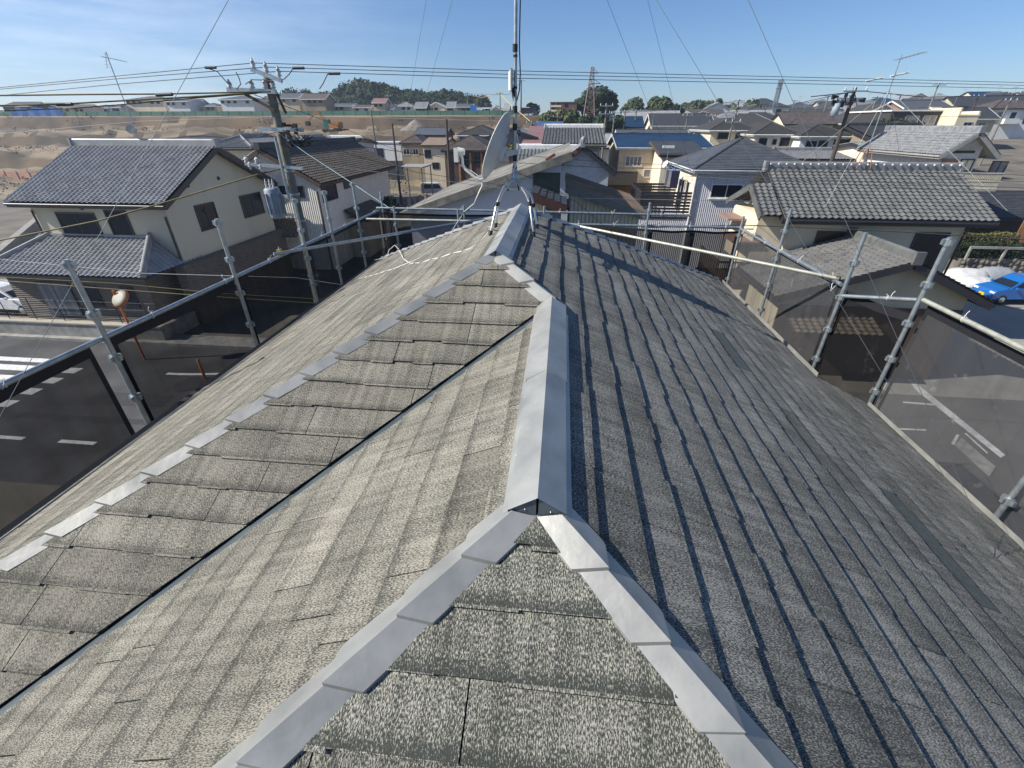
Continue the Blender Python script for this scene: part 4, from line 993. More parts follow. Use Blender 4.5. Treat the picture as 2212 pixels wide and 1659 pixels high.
# --- cream tin shed
YS_ = 18.2
a = at(1228, 398, YS_); b = at(1386, 455, YS_)
h = house('tin_shed', 'cream corrugated shed with a rusty mossy sloping roof', 'shed', (a.x-.1, b.x+.15), (YS_-.2, YS_+4.6), -9, b.z-.05, 'lean', (a.z-b.z)/(b.x-a.x+.25), W_RIBY, S_MOS, 'seamed', ov=.2, trim=mat('grey gutter', (.2, .2, .18), .6))
# --- tiled gable beyond (white plaster gable, ornament on the ridge end)
Yg = 33
a = at(1222, 350, Yg); p_ = at(1257, 315, Yg); b = at(1297, 352, Yg)
h = house('gabled_house', 'pale plastered gable with black roof edge and ridge knob, behind the tin shed', 'house', (a.x-1.2, b.x+1.0), (Yg-.5, Yg+3.2), -9, a.z-.6, 'gy', (1257, 316), mat('blue white plaster', (.4, .44, .48), .9), [K_SIL2, M_FRD], 'kawara', ov=.4, trim=M_FRD)
MB().lathe([(0, .32), (.12, .27), (.17, .15), (.12, .02), (.1, -.1)], (0, -2.1, p_.z+9.25), (0, 0, 1), 10).build('ridge_ornament', K_SIL2, h)
a = at(1130, 350, Yg+4); b = at(1262, 312, Yg+7)
h = house('tiled_house', 'low house with mottled silver tiles and a white edged ridge left of the pale gable', 'house', (a.x-.5, b.x-.4), (Yg+1.2, Yg+8.5), -9, a.z-.35, 'gx', (1200, 323), W_TAN, [K_SIL2, M_FRD], 'kawara', ov=.4, ridge=M_FRW, trim=M_FRD)

# --- grey ribbed house with balcony and washing
YG = 30
h = house('ribbed_house', 'grey ribbed two storey house with slate hip roof, white framed window and slatted balcony', 'house', (7.8, 14.9), (YG, YG+7.1), -9, -2.29, 'hip', .438, W_RIBG, S_GRY, 'coursed', ov=.35, trim=mat('pale gutter', (.55, .57, .6), .5), ridge=K_DRK)
HG = h; wx0, wx1, wy0, wy1 = dims(h); L_ = h.location
MB().box(wx0-.03, wx0-.004, wy0, wy1, 0, at(1500, 366, YG).z+9-.25).build('sunlit_side_sheet', W_CRM2, h)  # left face's sunlit tone put into a paler cream sheet
winpx(h, 'f', (1537, 1601, 400, 426), frame=M_FRW, glass=M_GLS, sill=True); winpx(h, 'f', (1588, 1640, 500, 540), frame=M_FRM)
f = MB().box(wx0-.06, wx0-.031, wy0+1.2, wy0+1.9, 3.6, 5.9).build('balcony_door', M_FRW, h); MB().box(wx0-.07, wx0-.061, wy0+1.3, wy0+1.8, 3.7, 5.8).build('pane', M_GLS, f)
f = MB().box(wx0-.06, wx0-.031, wy0+2.5, wy0+4.2, 3.6, 5.9).build('balcony_door', M_FRW, h); MB().box(wx0-.07, wx0-.061, wy0+2.6, wy0+3.25, 3.7, 5.8).box(wx0-.07, wx0-.061, wy0+3.4, wy0+4.1, 3.7, 5.8).build('pane', M_GLS, f)
MB().tube([(wx0-.08, wy0-.05, 6.3), (wx0-.08, wy0-.05, 0)], .05, 6).build('downpipe', M_FRW, h)
# lower block carrying the balcony
bx0 = at(1383, 440, YG+.3).x-L_.x; zb_ = at(1450, 470, YG+.3).z+9
MB().box(bx0, wx0-.04, wy0+.05, wy0+4.8, 0, zb_).build('balcony_block', W_RIBG, h)
mb = MB(); ps = MB()
x_, y_, x2, y2 = bx0, wy0+.02, wx0-.06, wy0+4.8; zt_ = at(1450, 420, YG+.3).z+9
for k in range(9):
    z = zb_-.1+(zt_-zb_+.1)*k/8.0; mb.box(x_, x2, y_, y_+.03, z, z+.135); mb.box(x_, x_+.03, y_+.03, y2, z, z+.135); mb.box(x_+.03, x2, y2, y2+.03, z, z+.135)
for k in range(5): ps.box(x_+(x2-x_)*k/4-.025, x_+(x2-x_)*k/4+.025, y_+.031, y_+.08, zb_, zt_+.12)
for k in range(1, 4): ps.box(x_+.031, x_+.08, y_+(y2-y_)*k/3-.03, y_+(y2-y_)*k/3+.02, zb_, zt_+.12); ps.box(x_+(x2-x_)*k/4-.02, x_+(x2-x_)*k/4+.02, y2-.05, y2-.001, zb_, zt_+.12)
q = mb.build('balcony_railing', M_FRD, h); ps.build('railing_post', M_FRD, q)
# washing
wl = V((L_.x+wx0-1.0, L_.y+wy0+1.4, -9+zt_+1.2))
cols = [('navy shirt', (.03, .035, .08)), ('teal towel', (.02, .30, .30)), ('pink towel', (.45, .28, .25)), ('white shirt', (.6, .6, .6)), ('brown trousers', (.14, .10, .08)), ('navy trousers', (.03, .04, .1)), ('grey shirt', (.25, .27, .32))]
for i, (nm, c) in enumerate(cols):
    y = wl.y+i*.27; o = tag(MB().add([(-.02, 0, 0), (.02, .1, 0)], []).obox((0, 0, -.5), (.24-.02*(i % 3), .02, 0), (.02, .05, .01), (.02*(i % 2), 0, .5-.06*(i % 3))).build('garment', mat('cloth '+nm, c, .95)), nm+' hanging out to dry over the slatted balcony of the grey house', 'laundry', 'washing on the balcony')
    o.location = (wl.x+.09*(i % 3), y, wl.z)
o = empty('drying_rack', (wl.x, wl.y, wl.z+.02), 'light blue peg hanger and rail above the washing on the slatted balcony', 'drying rack')
mb = MB(); mb.tube([(0, -.6, .06), (0, 1.8, .06)], .015, 6)
for k in range(6): mb.tube([(-.35+.14*k, .3, .0), (-.35+.14*k, .9, .0)], .012, 5)
mb.tube([(-.35, .3, 0), (.35, .3, 0)], .012, 5).tube([(-.35, .9, 0), (.35, .9, 0)], .012, 5).tube([(0, .6, .0), (0, .6, .3)], .008, 5); mb.build('frame', mat('light blue plastic', (.25, .4, .75), .5), o)
# small dish + antenna on its corner
o = empty('wall_dish', at(1438, 355, YG+3.5), 'small white satellite dish on the left corner of the grey ribbed house', 'satellite dish')
mb = MB().lathe([(0, -.02), (.14, 0), (.24, .05), (.25, .055)], (0, 0, 0), (-.8, -.3, .5), 16); mb.build('reflector', M_WHT, o)
MB().tube([(.05, .1, -.9), (.05, .1, 1.0)], .02, 6).build('pole', M_GALV, o); MB().box(-.35, .4, .04, .16, .95, 1.1).build('antenna', M_WHT, o)

# --- blue roofed cream house
h = house('blue_roofed_house', 'cream panelled house with a dark blue pitched roof and white curtained window', 'house', (at(1332, 318, 44).x, at(1545, 318, 44).x), (44, 54), -9, at(1332, 318, 44).z, 'gx', (1450, 289), wavemat('cream panel siding', (.62, .52, .38), (.56, .47, .34), .55, 'X', depth=.01), S_BLU, None, ov=.3, trim=mat('pale gutter', (0, 0, 0)), rofs=.55)
winpx(h, 'f', (1352, 1385, 338, 358), frame=M_FRW, glass=M_GLC, mull=3); winpx(h, 'f', (1414, 1432, 369, 387), frame=M_FRW, glass=M_GLC); winpx(h, 'f', (1391, 1404, 367, 382), frame=M_FRW, glass=M_GLC, mull=0)
wx0, wx1, wy0, wy1 = dims(h); L_ = h.location
a = at(1313, 370, 42.5); b = at(1375, 400, 42.5)
mb = MB()
n_ = 40
for k in range(n_): 
    x = a.x+(b.x-a.x)*k/n_; mb.box(x-L_.x, x-L_.x+(b.x-a.x)/n_*.62, a.y-L_.y, a.y-L_.y+.03, b.z+9, a.z+9)
mb.box(a.x-L_.x, b.x-L_.x, a.y-L_.y+.03, a.y-L_.y+.05, b.z+9, a.z+9); mb.box(a.x-L_.x, b.x-L_.x, a.y-L_.y+.06, wy0, b.z+9, b.z+9.1)
mb.build('balcony', mat('brown balustrade', (.12, .105, .085), .7), h)
MB().box(a.x-L_.x, b.x-L_.x+3, a.y-L_.y+.4, wy0-.01, 0, b.z+8.98).build('ground_floor_wall', mat('orange brown boards', (.14, .075, .03), .8), h)
h = house('slate_house', 'house with a plain dark slate roof between the blue roof and the grey hip roof', 'house', (at(1425, 335, 40).x, at(1530, 335, 40).x), (40, 50), -9, at(1460, 333, 40).z, 'gx', (1500, 306), W_CRM2, S_GRY, 'coursed', ov=.3, trim=W_BRN)
winpx(h, 'f', (1452, 1463, 355, 375), frame=M_FRD, mull=0)

# --- khaki house with silver tiles
h = house('tiled_house', 'khaki house with grey tiled gable roof and white roofed ridge, right of the mast', 'house', (at(1178, 309, 42).x-.3, at(1283, 314, 42).x+1.0), (42, 54), -9, at(1230, 312, 42).z, 'gx', (1260, 277), W_TAN, [K_SIL2, M_FRD], 'kawara', ov=.5, ridge=M_FRW, trim=mat('grey gutter', (.2, .2, .18), .6))
winpx(h, 'f', (1265, 1288, 330, 345), frame=M_FRW, glass=M_GLC); 
h = house('bungalow', 'cream bungalow with a faded pink roof behind the dish mast', 'bungalow', (at(1127, 310, 50).x, at(1180, 310, 50).x+1), (50, 62), -9, at(1140, 309, 50).z, 'shed', (1160, 287), W_CRM, S_PNK, None, ov=.4, trim=M_FRW)
winpx(h, 'f', (1140, 1172, 321, 332), frame=M_FRW, glass=M_GLC, mull=3)
h = house('solar_house', 'low roofed house with big blue solar panels, above the pink roof', 'house', (at(1150, 290, 60).x, at(1215, 290, 60).x), (60, 72), -8, at(1160, 292, 60).z, 'shed', (1190, 272), W_GRY, mat('solar panel', (.05, .09, .19), .25, c2=(.035, .06, .14), scale=.4), 'seamed', ov=.3, trim=M_FRW)
h = house('gabled_house', 'plain slate grey gable with two slits just right of the mast foot', 'house', (at(1050, 320, 52).x, at(1158, 300, 52).x), (52, 62), -9, at(1155, 296, 52).z, 'gy', (1122, 277), mat('slate grey wall', (.15, .16, .18), .9), S_LGT, None, ov=.3)
winpx(h, 'f', (1113, 1116, 281, 292), frame=M_FRD, mull=0); winpx(h, 'f', (1120, 1123, 281, 292), frame=M_FRD, mull=0)
# dark trees/hedge
# --- brown hip roofed houses left of the dish
h = house('hip_house', 'brown slate hip roofed house with orange timber fins beside the dark pole', 'house', (at(952, 320, 56).x, at(1062, 320, 56).x), (56, 66), -9, at(996, 325, 56).z, 'hip', (1028, 293), W_BRN, S_BRN, 'coursed', ov=.4, trim=M_FRD)
wx0, wx1, wy0, wy1 = dims(h); mb = MB()
for k in range(4): mb.box(wx0+.2+k*1.3, wx0+.42+k*1.3, wy0-.12, wy0-.003, 0, at(996, 325, 56).z+9-.2)
for k in range(3): mb.box(wx0-.12, wx0-.003, wy0+.5+k*2.2, wy0+.8+k*2.2, 0, at(996, 325, 56).z+9-.2)
mb.build('timber_fin', W_ORG, h); winpx(h, 'f', (1003, 1012, 338, 362), frame=M_FRD); winpx(h, 'f', (1025, 1040, 338, 352), frame=M_FRD)
h = house('hip_house', 'dark slate hip roofed house behind the brown roof with fins', 'house', (at(985, 291, 72).x, at(1075, 291, 72).x), (72, 82), -8.5, at(1000, 292, 72).z, 'hip', (1040, 272), W_BRN, mat('charcoal slate', (.06, .057, .055), .7, c2=(.04, .038, .037)), 'coursed', ov=.4, trim=M_FRW)
h = house('terrace_house', 'cream fronted house with a rusty orange roof edge beyond the street', 'house', (at(908, 315, 76).x, at(962, 315, 76).x), (76, 86), -9, at(925, 313, 76).z, 'gx', (935, 297), W_CRM, mat('rusty orange roof', (.26, .18, .125), .8, c2=(.16, .13, .1), scale=2), None, ov=.3, trim=W_BRN)
winpx(h, 'f', (918, 930, 325, 340), frame=M_FRD); winpx(h, 'f', (935, 948, 352, 364), frame=M_FRD)
h = house('tiled_house', 'grey brown hip roofed house beyond the street, left of the rusty orange roof', 'house', (at(862, 310, 82).x, at(915, 310, 82).x), (82, 90), -9, at(880, 309, 82).z, 'hip', (885, 292), W_TAN, S_BRN, 'coursed', ov=.4)
winpx(h, 'f', (872, 884, 322, 334), frame=M_FRW); winpx(h, 'f', (893, 903, 322, 334), frame=M_FRW)
h = house('carport_house', 'dark wide house with grey blue roof at the foot of the cut bank', 'house', (at(893, 290, 92).x, at(965, 290, 92).x), (92, 99), -9, at(900, 291, 92).z, 'gx', (925, 276), W_BRN, S_GRY, None, ov=.3)
h = house('white_block', 'flat topped white house with one tall barred window at the end of the street', 'house', (at(752, 310, 88).x, at(866, 310, 88).x), (88, 91.5), -9, at(800, 306, 88).z, 'flat', 0, W_WHT, mat('white sheet roof', (.7, .72, .74), .6), None, ov=.1)
winpx(h, 'f', (803, 828, 321, 340), frame=M_FRD, mull=3)
wx0, wx1, wy0, wy1 = dims(h); MB().box(wx0-.02, wx1+.02, wy0-.03, wy0-.002, 0, at(800, 347, 88).z+9).build('ground_floor_wall', mat('dark plinth', (.04, .045, .05), .8), h)
h = house('lean_roof_house', 'house with a broad low pale grey roof and small solar frames beside the brown tiles', 'house', (at(690, 330, 50).x, at(803, 352, 50).x), (50, 54), -9, at(806, 352, 50).z, 'lean', (700, 322), W_BEI2, mat('pale sheet roof', (.42, .46, .5), .5, c2=(.34, .38, .42)), 'seamed', ov=.2)
for i, (px_, py_, w_) in enumerate(((713, 332, 16), (738, 340, 11), (753, 345, 11))):
    p = at(px_, py_, 50.5); o = empty('solar_heater', p, ['leftmost', 'middle', 'rightmost'][i]+' small framed solar panel on the broad pale roof', 'solar panel', 'small solar panels on the pale roof')
    MB().box(-w_/40, w_/40, 0, .06, -.1, .5).build('panel', mat('solar panel', (0, 0, 0)), o); MB().box(-w_/36, w_/36, .061, .12, -.16, .54).build('frame', M_FRM, o)
h = house('tiled_house', 'low house with striped silver hip roof behind the right end of the silver ridge', 'house', (at(436, 320, 48).x, at(545, 320, 48).x), (48, 58), -9, at(480, 320, 48).z, 'hip', (490, 297), W_BEI, K_SIL2, 'kawara', ov=.4)
h = house('tiled_house', 'small silver tiled roof showing behind the utility pole', 'house', (at(610, 325, 52).x, at(668, 325, 52).x), (52, 60), -9, at(640, 318, 52).z, 'hip', (640, 299), W_BEI, K_SIL2, 'kawara', ov=.4)
h = house('tiled_house', 'tiled roof with white rimmed gable above the broad pale roof', 'house', (at(672, 316, 56).x, at(748, 316, 56).x), (56, 66), -9, at(700, 314, 56).z, 'gx', (700, 299), W_WHT, K_SIL2, 'kawara', ov=.4, ridge=M_FRW)
h = house('dark_house', 'dark hipped roof peeping over the ridge of the big silver roof', 'house', (at(343, 303, 62).x, at(415, 303, 62).x), (62, 70), -9, at(380, 303, 62).z, 'hip', (380, 295), W_BRN, K_DRK, None, ov=.4)

# --- beige tiled house at the right with its small porch gable
YRH = 20.6
h = house('tiled_house', 'beige two storey house at the right under a big grey wavy tiled gable roof', 'house', (at(1700, 470, YRH).x-.1, 17.6), (YRH, YRH+6.4), -9, at(1760, 474, YRH).z, 'gx', .5, W_BEI, [K_GRN, mat('grey brown soffit', (.14, .12, .1), .8)], 'kawara', ov=.62, ridge=K_SIL2, trim=M_FRD, slabs=.16)
winpx(h, 'f', (1763, 1850, 503, 532), frame=W_BRN, glass=mat('dim glass', (.05, .042, .03), .15), sill=True)
winpx(h, 'f', (1965, 2030, 505, 580), frame=M_FRD, glass=mat('dark panel glass', (.012, .016, .02), .2), mull=0)
wx0, wx1, wy0, wy1 = dims(h); L_ = h.location; zE = at(1760, 474, YRH).z+9
mb = MB().tube([(wx1+.03, wy0-.5, zE-.2), (wx1+.03, wy0-.06, zE-.5), (wx1+.03, wy0-.06, .2)], .045, 6); mb.build('downpipe', M_FRD, h)
rb = MB(); nn = 24
for k in range(nn): rb.lathe([(0, .05), (.045, .04), (.05, 0)], (wx0-.5+(wx1-wx0+1)*k/(nn-1), 0-.13, 0+zE+3.2*.5+.26), (0, -1, 0), 6)
rb.build('ridge_tile_end', M_PORC, h)
# side bay: roof piece one step lower at the left gable
mb = MB(); kawara(mb, (wx0-1.5, wy0-.62+.2, zE+.05), (wx0-.62, wy0-.62+.2, zE+.05), (wx0-.62, wy0+1.5, zE+1.1), (wx0-1.5, wy0+1.5, zE+1.1))
mb.add([(wx0-1.5, wy0-.42, zE+.05), (wx0-.62, wy0-.42, zE+.05), (wx0-.62, wy0+1.5, zE+1.1), (wx0-1.5, wy0+1.5, zE+1.1)], [(0, 1, 2, 3)])
mb.bar((wx0-1.5, wy0-.4, zE-.03), (wx0-1.5, wy0+1.5, zE+1.0), .06, .25); mb.bar((wx0-1.5, wy0+1.5, zE+1.0), (wx0-1.5, wy0+4.2, zE+.0), .06, .25)
kawara(mb, (wx0-.62, wy0+4.2, zE+.0), (wx0-1.5, wy0+4.2, zE+.0), (wx0-1.5, wy0+1.5, zE+1.1), (wx0-.62, wy0+1.5, zE+1.1))
mb.build('side_roof', K_GRN, h)
MB().box(wx0-1.25, wx0-.01, wy0+.3, wy0+3.6, 3.3, zE-.02).build('side_bay', W_CRM, h)
# awnings, balcony on the left side
mb = MB(); mb.box(wx0-2.1, wx0-.9, wy0+.2, wy0+2.2, 4.35, 4.43).box(wx0-2.1, wx0-1.2, wy0+1.6, wy0+3.4, 5.1, 5.18); mb.build('awning', mat('brown awning', (.3, .2, .16), .7), h)
mb = MB()
for k in range(22): x = wx0-2.7+k*.09; mb.box(x, x+.025, wy0-.3, wy0-.27, 2.55, 3.6)
for k in range(22): y = wy0-.3+k*.14; mb.box(wx0-2.72, wx0-2.69, y, y+.03, 2.55, 3.6)
mb.box(wx0-2.75, wx0-.7, wy0-.32, wy0-.25, 3.6, 3.68).box(wx0-2.75, wx0-2.66, wy0-.25, wy0+2.8, 3.6, 3.68).box(wx0-2.75, wx0-.7, wy0-.32, wy0+2.8, 2.4, 2.54)
mb.box(wx0-2.75, wx0-2.69, wy0-.32, wy0-.26, 0, 2.4)
mb.tube([(wx0-2.6, wy0+.2, 2.6), (wx0-2.6, wy0+.2, 5.0)], .03, 6).tube([(wx0-3.1, wy0+.2, 5.0), (wx0-1.4, wy0+.2, 5.0)], .025, 6).tube([(wx0-1.5, wy0-.2, 2.6), (wx0-1.5, wy0-.2, 4.4)], .03, 6).tube([(wx0-2.0, wy0-.2, 4.4), (wx0-.6, wy0-.2, 4.4)], .025, 6)
mb.build('balcony', W_BRN, h)
MB().box(wx0-.72, wx0-.01, wy0+.8, wy0+2.6, 2.56, 4.3).build('shutter', mat('red brown shutter', (.22, .08, .04), .7), h)
# porch wing with gable facing the camera
pg = at(1966, 563, 17.2); el = at(1768, 613, 17.2); er = at(2150, 700, 17.2); hw_ = pg.x-el.x; pt2 = (pg.z-el.z)/hw_
p2 = house('porch_wing', 'single storey tiled wing whose beige gable faces the scaffold, before the right hand house', 'extension', (at(1665, 645, 17.2).x, pg.x+hw_*1.15), (16.9, 21.05), -9, pg.z-(pg.x-at(1665, 645, 17.2).x)*.33, 'gy', .33, W_BEI2, [mat('pale grey kawara', (.19, .185, .175), .5, c2=(.13, .127, .12), scale=1.2), M_FRD], 'kawara', ov=.5, ridge=K_GRN, trim=M_FRD, rofs=(pg.x-at(1665, 645, 17.2).x)/(pg.x-at(1665, 645, 17.2).x+hw_*1.15))

wx0, wx1, wy0, wy1 = dims(p2); L_ = p2.location; zt_ = at(1900, 668, 17.2).z+9
MB().box(wx0-.03, wx1+.03, wy0-.06, wy0-.004, 0, zt_).build('ground_floor_wall', W_BRN, p2)
mb = MB(); kawara(mb, (wx0+.2, wy0-1.1, zt_-.75), (wx0+3.4, wy0-1.1, zt_-.75), (wx0+3.4, wy0-.07, zt_-.4), (wx0+.2, wy0-.07, zt_-.4)); mb.build('canopy', K_BRN, p2)

# --- house at the right edge: white gable and orange timber
YO = 36
a = at(2018, 335, YO); pk = at(2103, 285, YO)
h = house('gabled_house', 'white gabled house with orange timber corners and a pale balcony at the right edge', 'house', (a.x, pk.x+(pk.x-a.x)), (YO-.6, YO+9), -9, a.z, 'gy', (pk.z-a.z)/(pk.x-a.x), mat('white plaster', (.68, .66, .62), .9), [K_SIL2, M_CONC], 'kawara', ov=.7, ridge=K_SIL2, trim=mat('grey barge', (.3, .3, .28), .8))
wx0, wx1, wy0, wy1 = dims(h); L_ = h.location; zz = lambda px, py: at(px, py, YO).z+9
MB().box(wx0-.01, wx0+1.0, wy0-.04, wy0-.003, 0, zz(2060, 343)).box(wx0+7.0, wx0+8.0, wy0-.04, wy0-.003, 0, zz(2060, 343)).build('timber_panel', W_ORG, h)
MB().box(wx0+.4, wx1-.4, wy0-.07, wy0-.041, zz(2100, 331), zz(2100, 331)+.15).build('beam', W_BRN, h)
winpx(h, 'f', (2073, 2098, 346, 368), frame=W_BRN, glass=W_CRM2, mull=1); winpx(h, 'f', (2135, 2165, 350, 395), frame=W_BRN, glass=M_GLC)
mb = MB(); bx_ = at(2060, 375, YO-1.5); bw = at(2155, 410, YO-1.5)
for k in range(30): x = bx_.x-L_.x+(bw.x-bx_.x)*k/30; mb.box(x, x+.05, wy0-1.5, wy0-1.46, bw.z+9, bx_.z+9)
for z in (bw.z+9, bx_.z+9, (bw.z+bx_.z)/2+9): mb.box(bx_.x-L_.x, bw.x-L_.x, wy0-1.52, wy0-1.44, z, z+.06)
mb.box(bx_.x-L_.x, bw.x-L_.x, wy0-1.5, wy0-.01, bw.z+8.9, bw.z+9); mb.build('balcony', mat('ivory paint', (.6, .55, .42), .6), h)
h = house('low_house', 'low dark roofed outbuilding right of the grey wavy tiled roof', 'outbuilding', (at(2060, 460, 38).x, at(2400, 460, 38).x), (38, 46), -9, at(2120, 470, 38).z, 'gx', (2120, 413), W_BRN, K_DRK, 'coursed', ov=.4)
# small house with a lit metal roof, and its neighbours behind the big grey tiles
h = house('small_house', 'small pale house with a light metal roof and sloping stair behind the grey wavy tiles', 'house', (at(1885, 310, 44).x, at(2010, 322, 44).x), (44, 50), -9, at(1880, 322, 44).z, 'gx', (1945, 309), W_CRM2, mat('light metal roof', (.34, .36, .33), .4, .3), 'seamed', ov=.3)
winpx(h, 'f', (1888, 1915, 332, 352), frame=W_BRN, glass=M_GLC); winpx(h, 'f', (1940, 1965, 335, 352), frame=W_BRN); 
h = house('tiled_house', 'dark shiny tiled roof in front of the black cubic house', 'house', (at(1880, 300, 52).x, at(2060, 300, 52).x), (52, 62), -9, at(1900, 298, 52).z, 'gx', (1980, 273), W_TAN, [K_DRK, M_FRD], 'kawara', ov=.4, ridge=K_DRK)
h = house('cubic_house', 'black cubic flat roofed house with lit windows on the rising ground at the right', 'house', (at(1925, 245, 75).x, at(2068, 245, 75).x), (75, 86), -6, at(1980, 237, 75).z, 'flat', 0, mat('black cladding', (.05, .045, .042), .6), M_FRW, None, ov=.2)
for k, px_ in enumerate(((1955, 1982, 251, 268), (1994, 2020, 251, 268), (2040, 2060, 251, 268))): winpx(h, 'f', px_, frame=M_FRM, glass=M_GLC)
wx0, wx1, wy0, wy1 = dims(h); MB().box(wx0+9, wx1-.2, wy0-.3, wy1, at(1980, 237, 75).z+6.01, at(1980, 229, 75).z+6).build('roof_block', mat('black cladding', (0, 0, 0)), h)
h = house('tower_house', 'cream tower shaped house with an open roof terrace right of the black cubic house', 'house', (at(2070, 250, 72).x, at(2117, 250, 72).x), (72, 78), -6, at(2090, 247, 72).z, 'flat', 0, W_CRM, W_CRM, None, ov=.05)
winpx(h, 'f', (2081, 2098, 265, 275), frame=M_FRM)
wx0, wx1, wy0, wy1 = dims(h); MB().box(wx0, wx0+.2, wy0, wy1, at(2090, 247, 72).z+6, at(2090, 232, 72).z+6).box(wx1-.2, wx1, wy0, wy1, at(2090, 247, 72).z+6, at(2090, 240, 72).z+6).box(wx0, wx0+1.6, wy1-.3, wy1, at(2090, 247, 72).z+6, at(2090, 228, 72).z+6).build('parapet', W_CRM, h)
h = house('brick_house', 'brick red gabled house with white barge boards above the black cubic house', 'house', (at(1958, 235, 100).x, at(2070, 235, 100).x), (100, 110), -4, at(2000, 236, 100).z, 'gx', (2010, 217), W_BRK, S_GRY, None, ov=.4, trim=M_FRW)
winpx(h, 'f', (1975, 1984, 240, 247), frame=M_FRW); winpx(h, 'f', (2010, 2020, 240, 247), frame=M_FRW)
# new estate houses of the middle right
for (xl, xr, ye, Y, wm, lab, wins) in (
    (1533, 1640, 281, 62, W_BEI, 'leftmost of three charcoal hip roofed estate houses, beige, partly behind the grey roof', ((1552, 1572, 287, 299), (1590, 1606, 287, 299))),
    (1628, 1735, 290, 58, W_CRM2, 'cream estate house with white fascia and charcoal hip roof, middle one of its row', ((1640, 1655, 300, 312), (1670, 1676, 302, 311), (1686, 1704, 299, 314))),
    (1728, 1850, 294, 56, W_WHT, 'white estate house with charcoal hip roof and dark windows, left of the transformer pole', ((1742, 1762, 306, 317), (1769, 1786, 305, 317), (1801, 1842, 303, 320)))):
    h = house('estate_house', lab, 'house', (at(xl, ye, Y).x, at(xr, ye, Y).x), (Y, Y+9.5), -8.3, at((xl+xr)/2, ye, Y).z, 'hip', ((xl+xr)/2, ye-25), wm, mat('charcoal slate', (0, 0, 0)), 'coursed', ov=.35, trim=M_FRW, group='charcoal roofed estate houses')
    for q in wins: winpx(h, 'f', q, frame=M_FRD, mull=0)
h = house('tiled_house', 'low house with speckled pale tiles behind the grey hip roof and the grey wavy ridge', 'house', (at(1690, 328, 48).x, at(1850, 328, 48).x), (46, 54), -9, at(1760, 345, 46).z, 'gx', (1760, 331), W_BEI, [K_SIL2, M_FRD], 'kawara', ov=.4)
# ------------------------------------------------------------------ distant houses, one by one
W_SET = [('cream', W_CRM), ('white', W_WHT), ('beige', W_BEI), ('pale cream', W_CRM2), ('tan', W_BEI2), ('white', W_WHT), ('tan', W_BEI2)]
R_SET = [('charcoal', mat('charcoal slate', (0, 0, 0))), ('grey slate', S_GRY), ('silver', K_SIL2), ('dark tiled', K_DRK), ('brown', S_BRN), ('grey tiled', K_SIL), ('light grey', S_LGT)]
KN = {'gx': 'gabled', 'gy': 'gable fronted', 'hip': 'hip'}
ORD = 'first second third fourth fifth sixth seventh eighth ninth tenth eleventh twelfth thirteenth fourteenth fifteenth sixteenth seventeenth eighteenth nineteenth twentieth'.split()
# on the plateau beyond the cut: px left, px right, top, eave, wall, roof, kind, label
PL = [(0, 62, 219, 229, W_BRN, K_DRK, 'gx', 'brown house half wrapped in blue sheeting, leftmost on the plateau'),
      (62, 132, 221, 231, W_GRY, K_DRK, 'gx', 'grey house wrapped in bright blue sheeting beside the green fence'),
      (136, 185, 225, 233, W_CRM, S_BRN, 'gx', 'cream house with two dark windows right of the blue sheeted houses'),
      (187, 236, 226, 233, W_WHT, S_GRY, 'hip', 'pale house with small windows before the gap in the plateau houses'),
      (266, 352, 208, 216, W_CRM, S_BRN, 'hip', 'broad beige apartment like house, tallest on the left plateau'),
      (354, 406, 213, 219, W_WHT, S_GRY, 'gx', 'white house with slate roof adjoining the broad beige one'),
      (408, 430, 218, 225, W_GRY, K_DRK, 'gx', 'narrow dark grey house right of the white slate roofed one'),
      (432, 468, 222, 229, W_BEI2, S_GRY, 'hip', 'low tan house partly hidden by overhead wires'),
      (470, 545, 205, 215, W_WHT, S_GRY, 'hip', 'white hip roofed house beside the top of the utility pole'),
      (562, 602, 207, 216, W_CRM, S_BRN, 'gx', 'small cream house just right of the utility pole'),
      (603, 645, 200, 212, W_BEI2, S_GRY, 'gx', 'tan house with solar roof at the foot of the woods'),
      (646, 702, 200, 214, W_TAN, S_BRN, 'gx', 'long brown house with shingle roof sloping right, below the woods'),
      (704, 760, 222, 229, W_BEI, S_GRY, 'gx', 'low house with white gable corner and solar panels below the woods'),
      (802, 832, 214, 222, W_BEI2, S_PNK, 'gx', 'tall narrow tan house with pinkish flat looking roof'),
      (834, 850, 231, 236, W_GRY, K_DRK, 'gx', 'tiny dark roofed house squeezed beside the tall narrow one'),
      (851, 892, 219, 229, W_WHT, S_LGT, 'hip', 'pale blue house with white rimmed hip roof under the woods'),
      (894, 921, 224, 233, W_BRN, S_LGT, 'gx', 'dark walled house with light roof left of the two storey pale one'),
      (922, 962, 220, 230, W_CRM2, S_LGT, 'gy', 'pale house with balcony strip and light grey hip roof below the woods'),
      (963, 982, 225, 232, W_BEI, S_LGT, 'gx', 'small cream house between two larger ones below the end of the woods'),
      (983, 1021, 224, 231, W_TAN, S_GRY, 'gx', 'olive house with balcony left of the dish'),
      (1026, 1057, 233, 238, W_CRM, K_SIL, 'gx', 'cream bungalow with long grey roof above the blue truck'),
      (1059, 1084, 228, 236, W_WHT, K_DRK, 'gy', 'white two storey house directly left of the dish top'),
      (1123, 1143, 230, 231, W_WHT, W_WHT, 'flat', 'plain white cube house right of the mast'),
      (1145, 1165, 233, 239, W_WHT, S_GRY, 'gx', 'low white house with slanting grey roof right of the white cube')]
rg = random.Random(21)
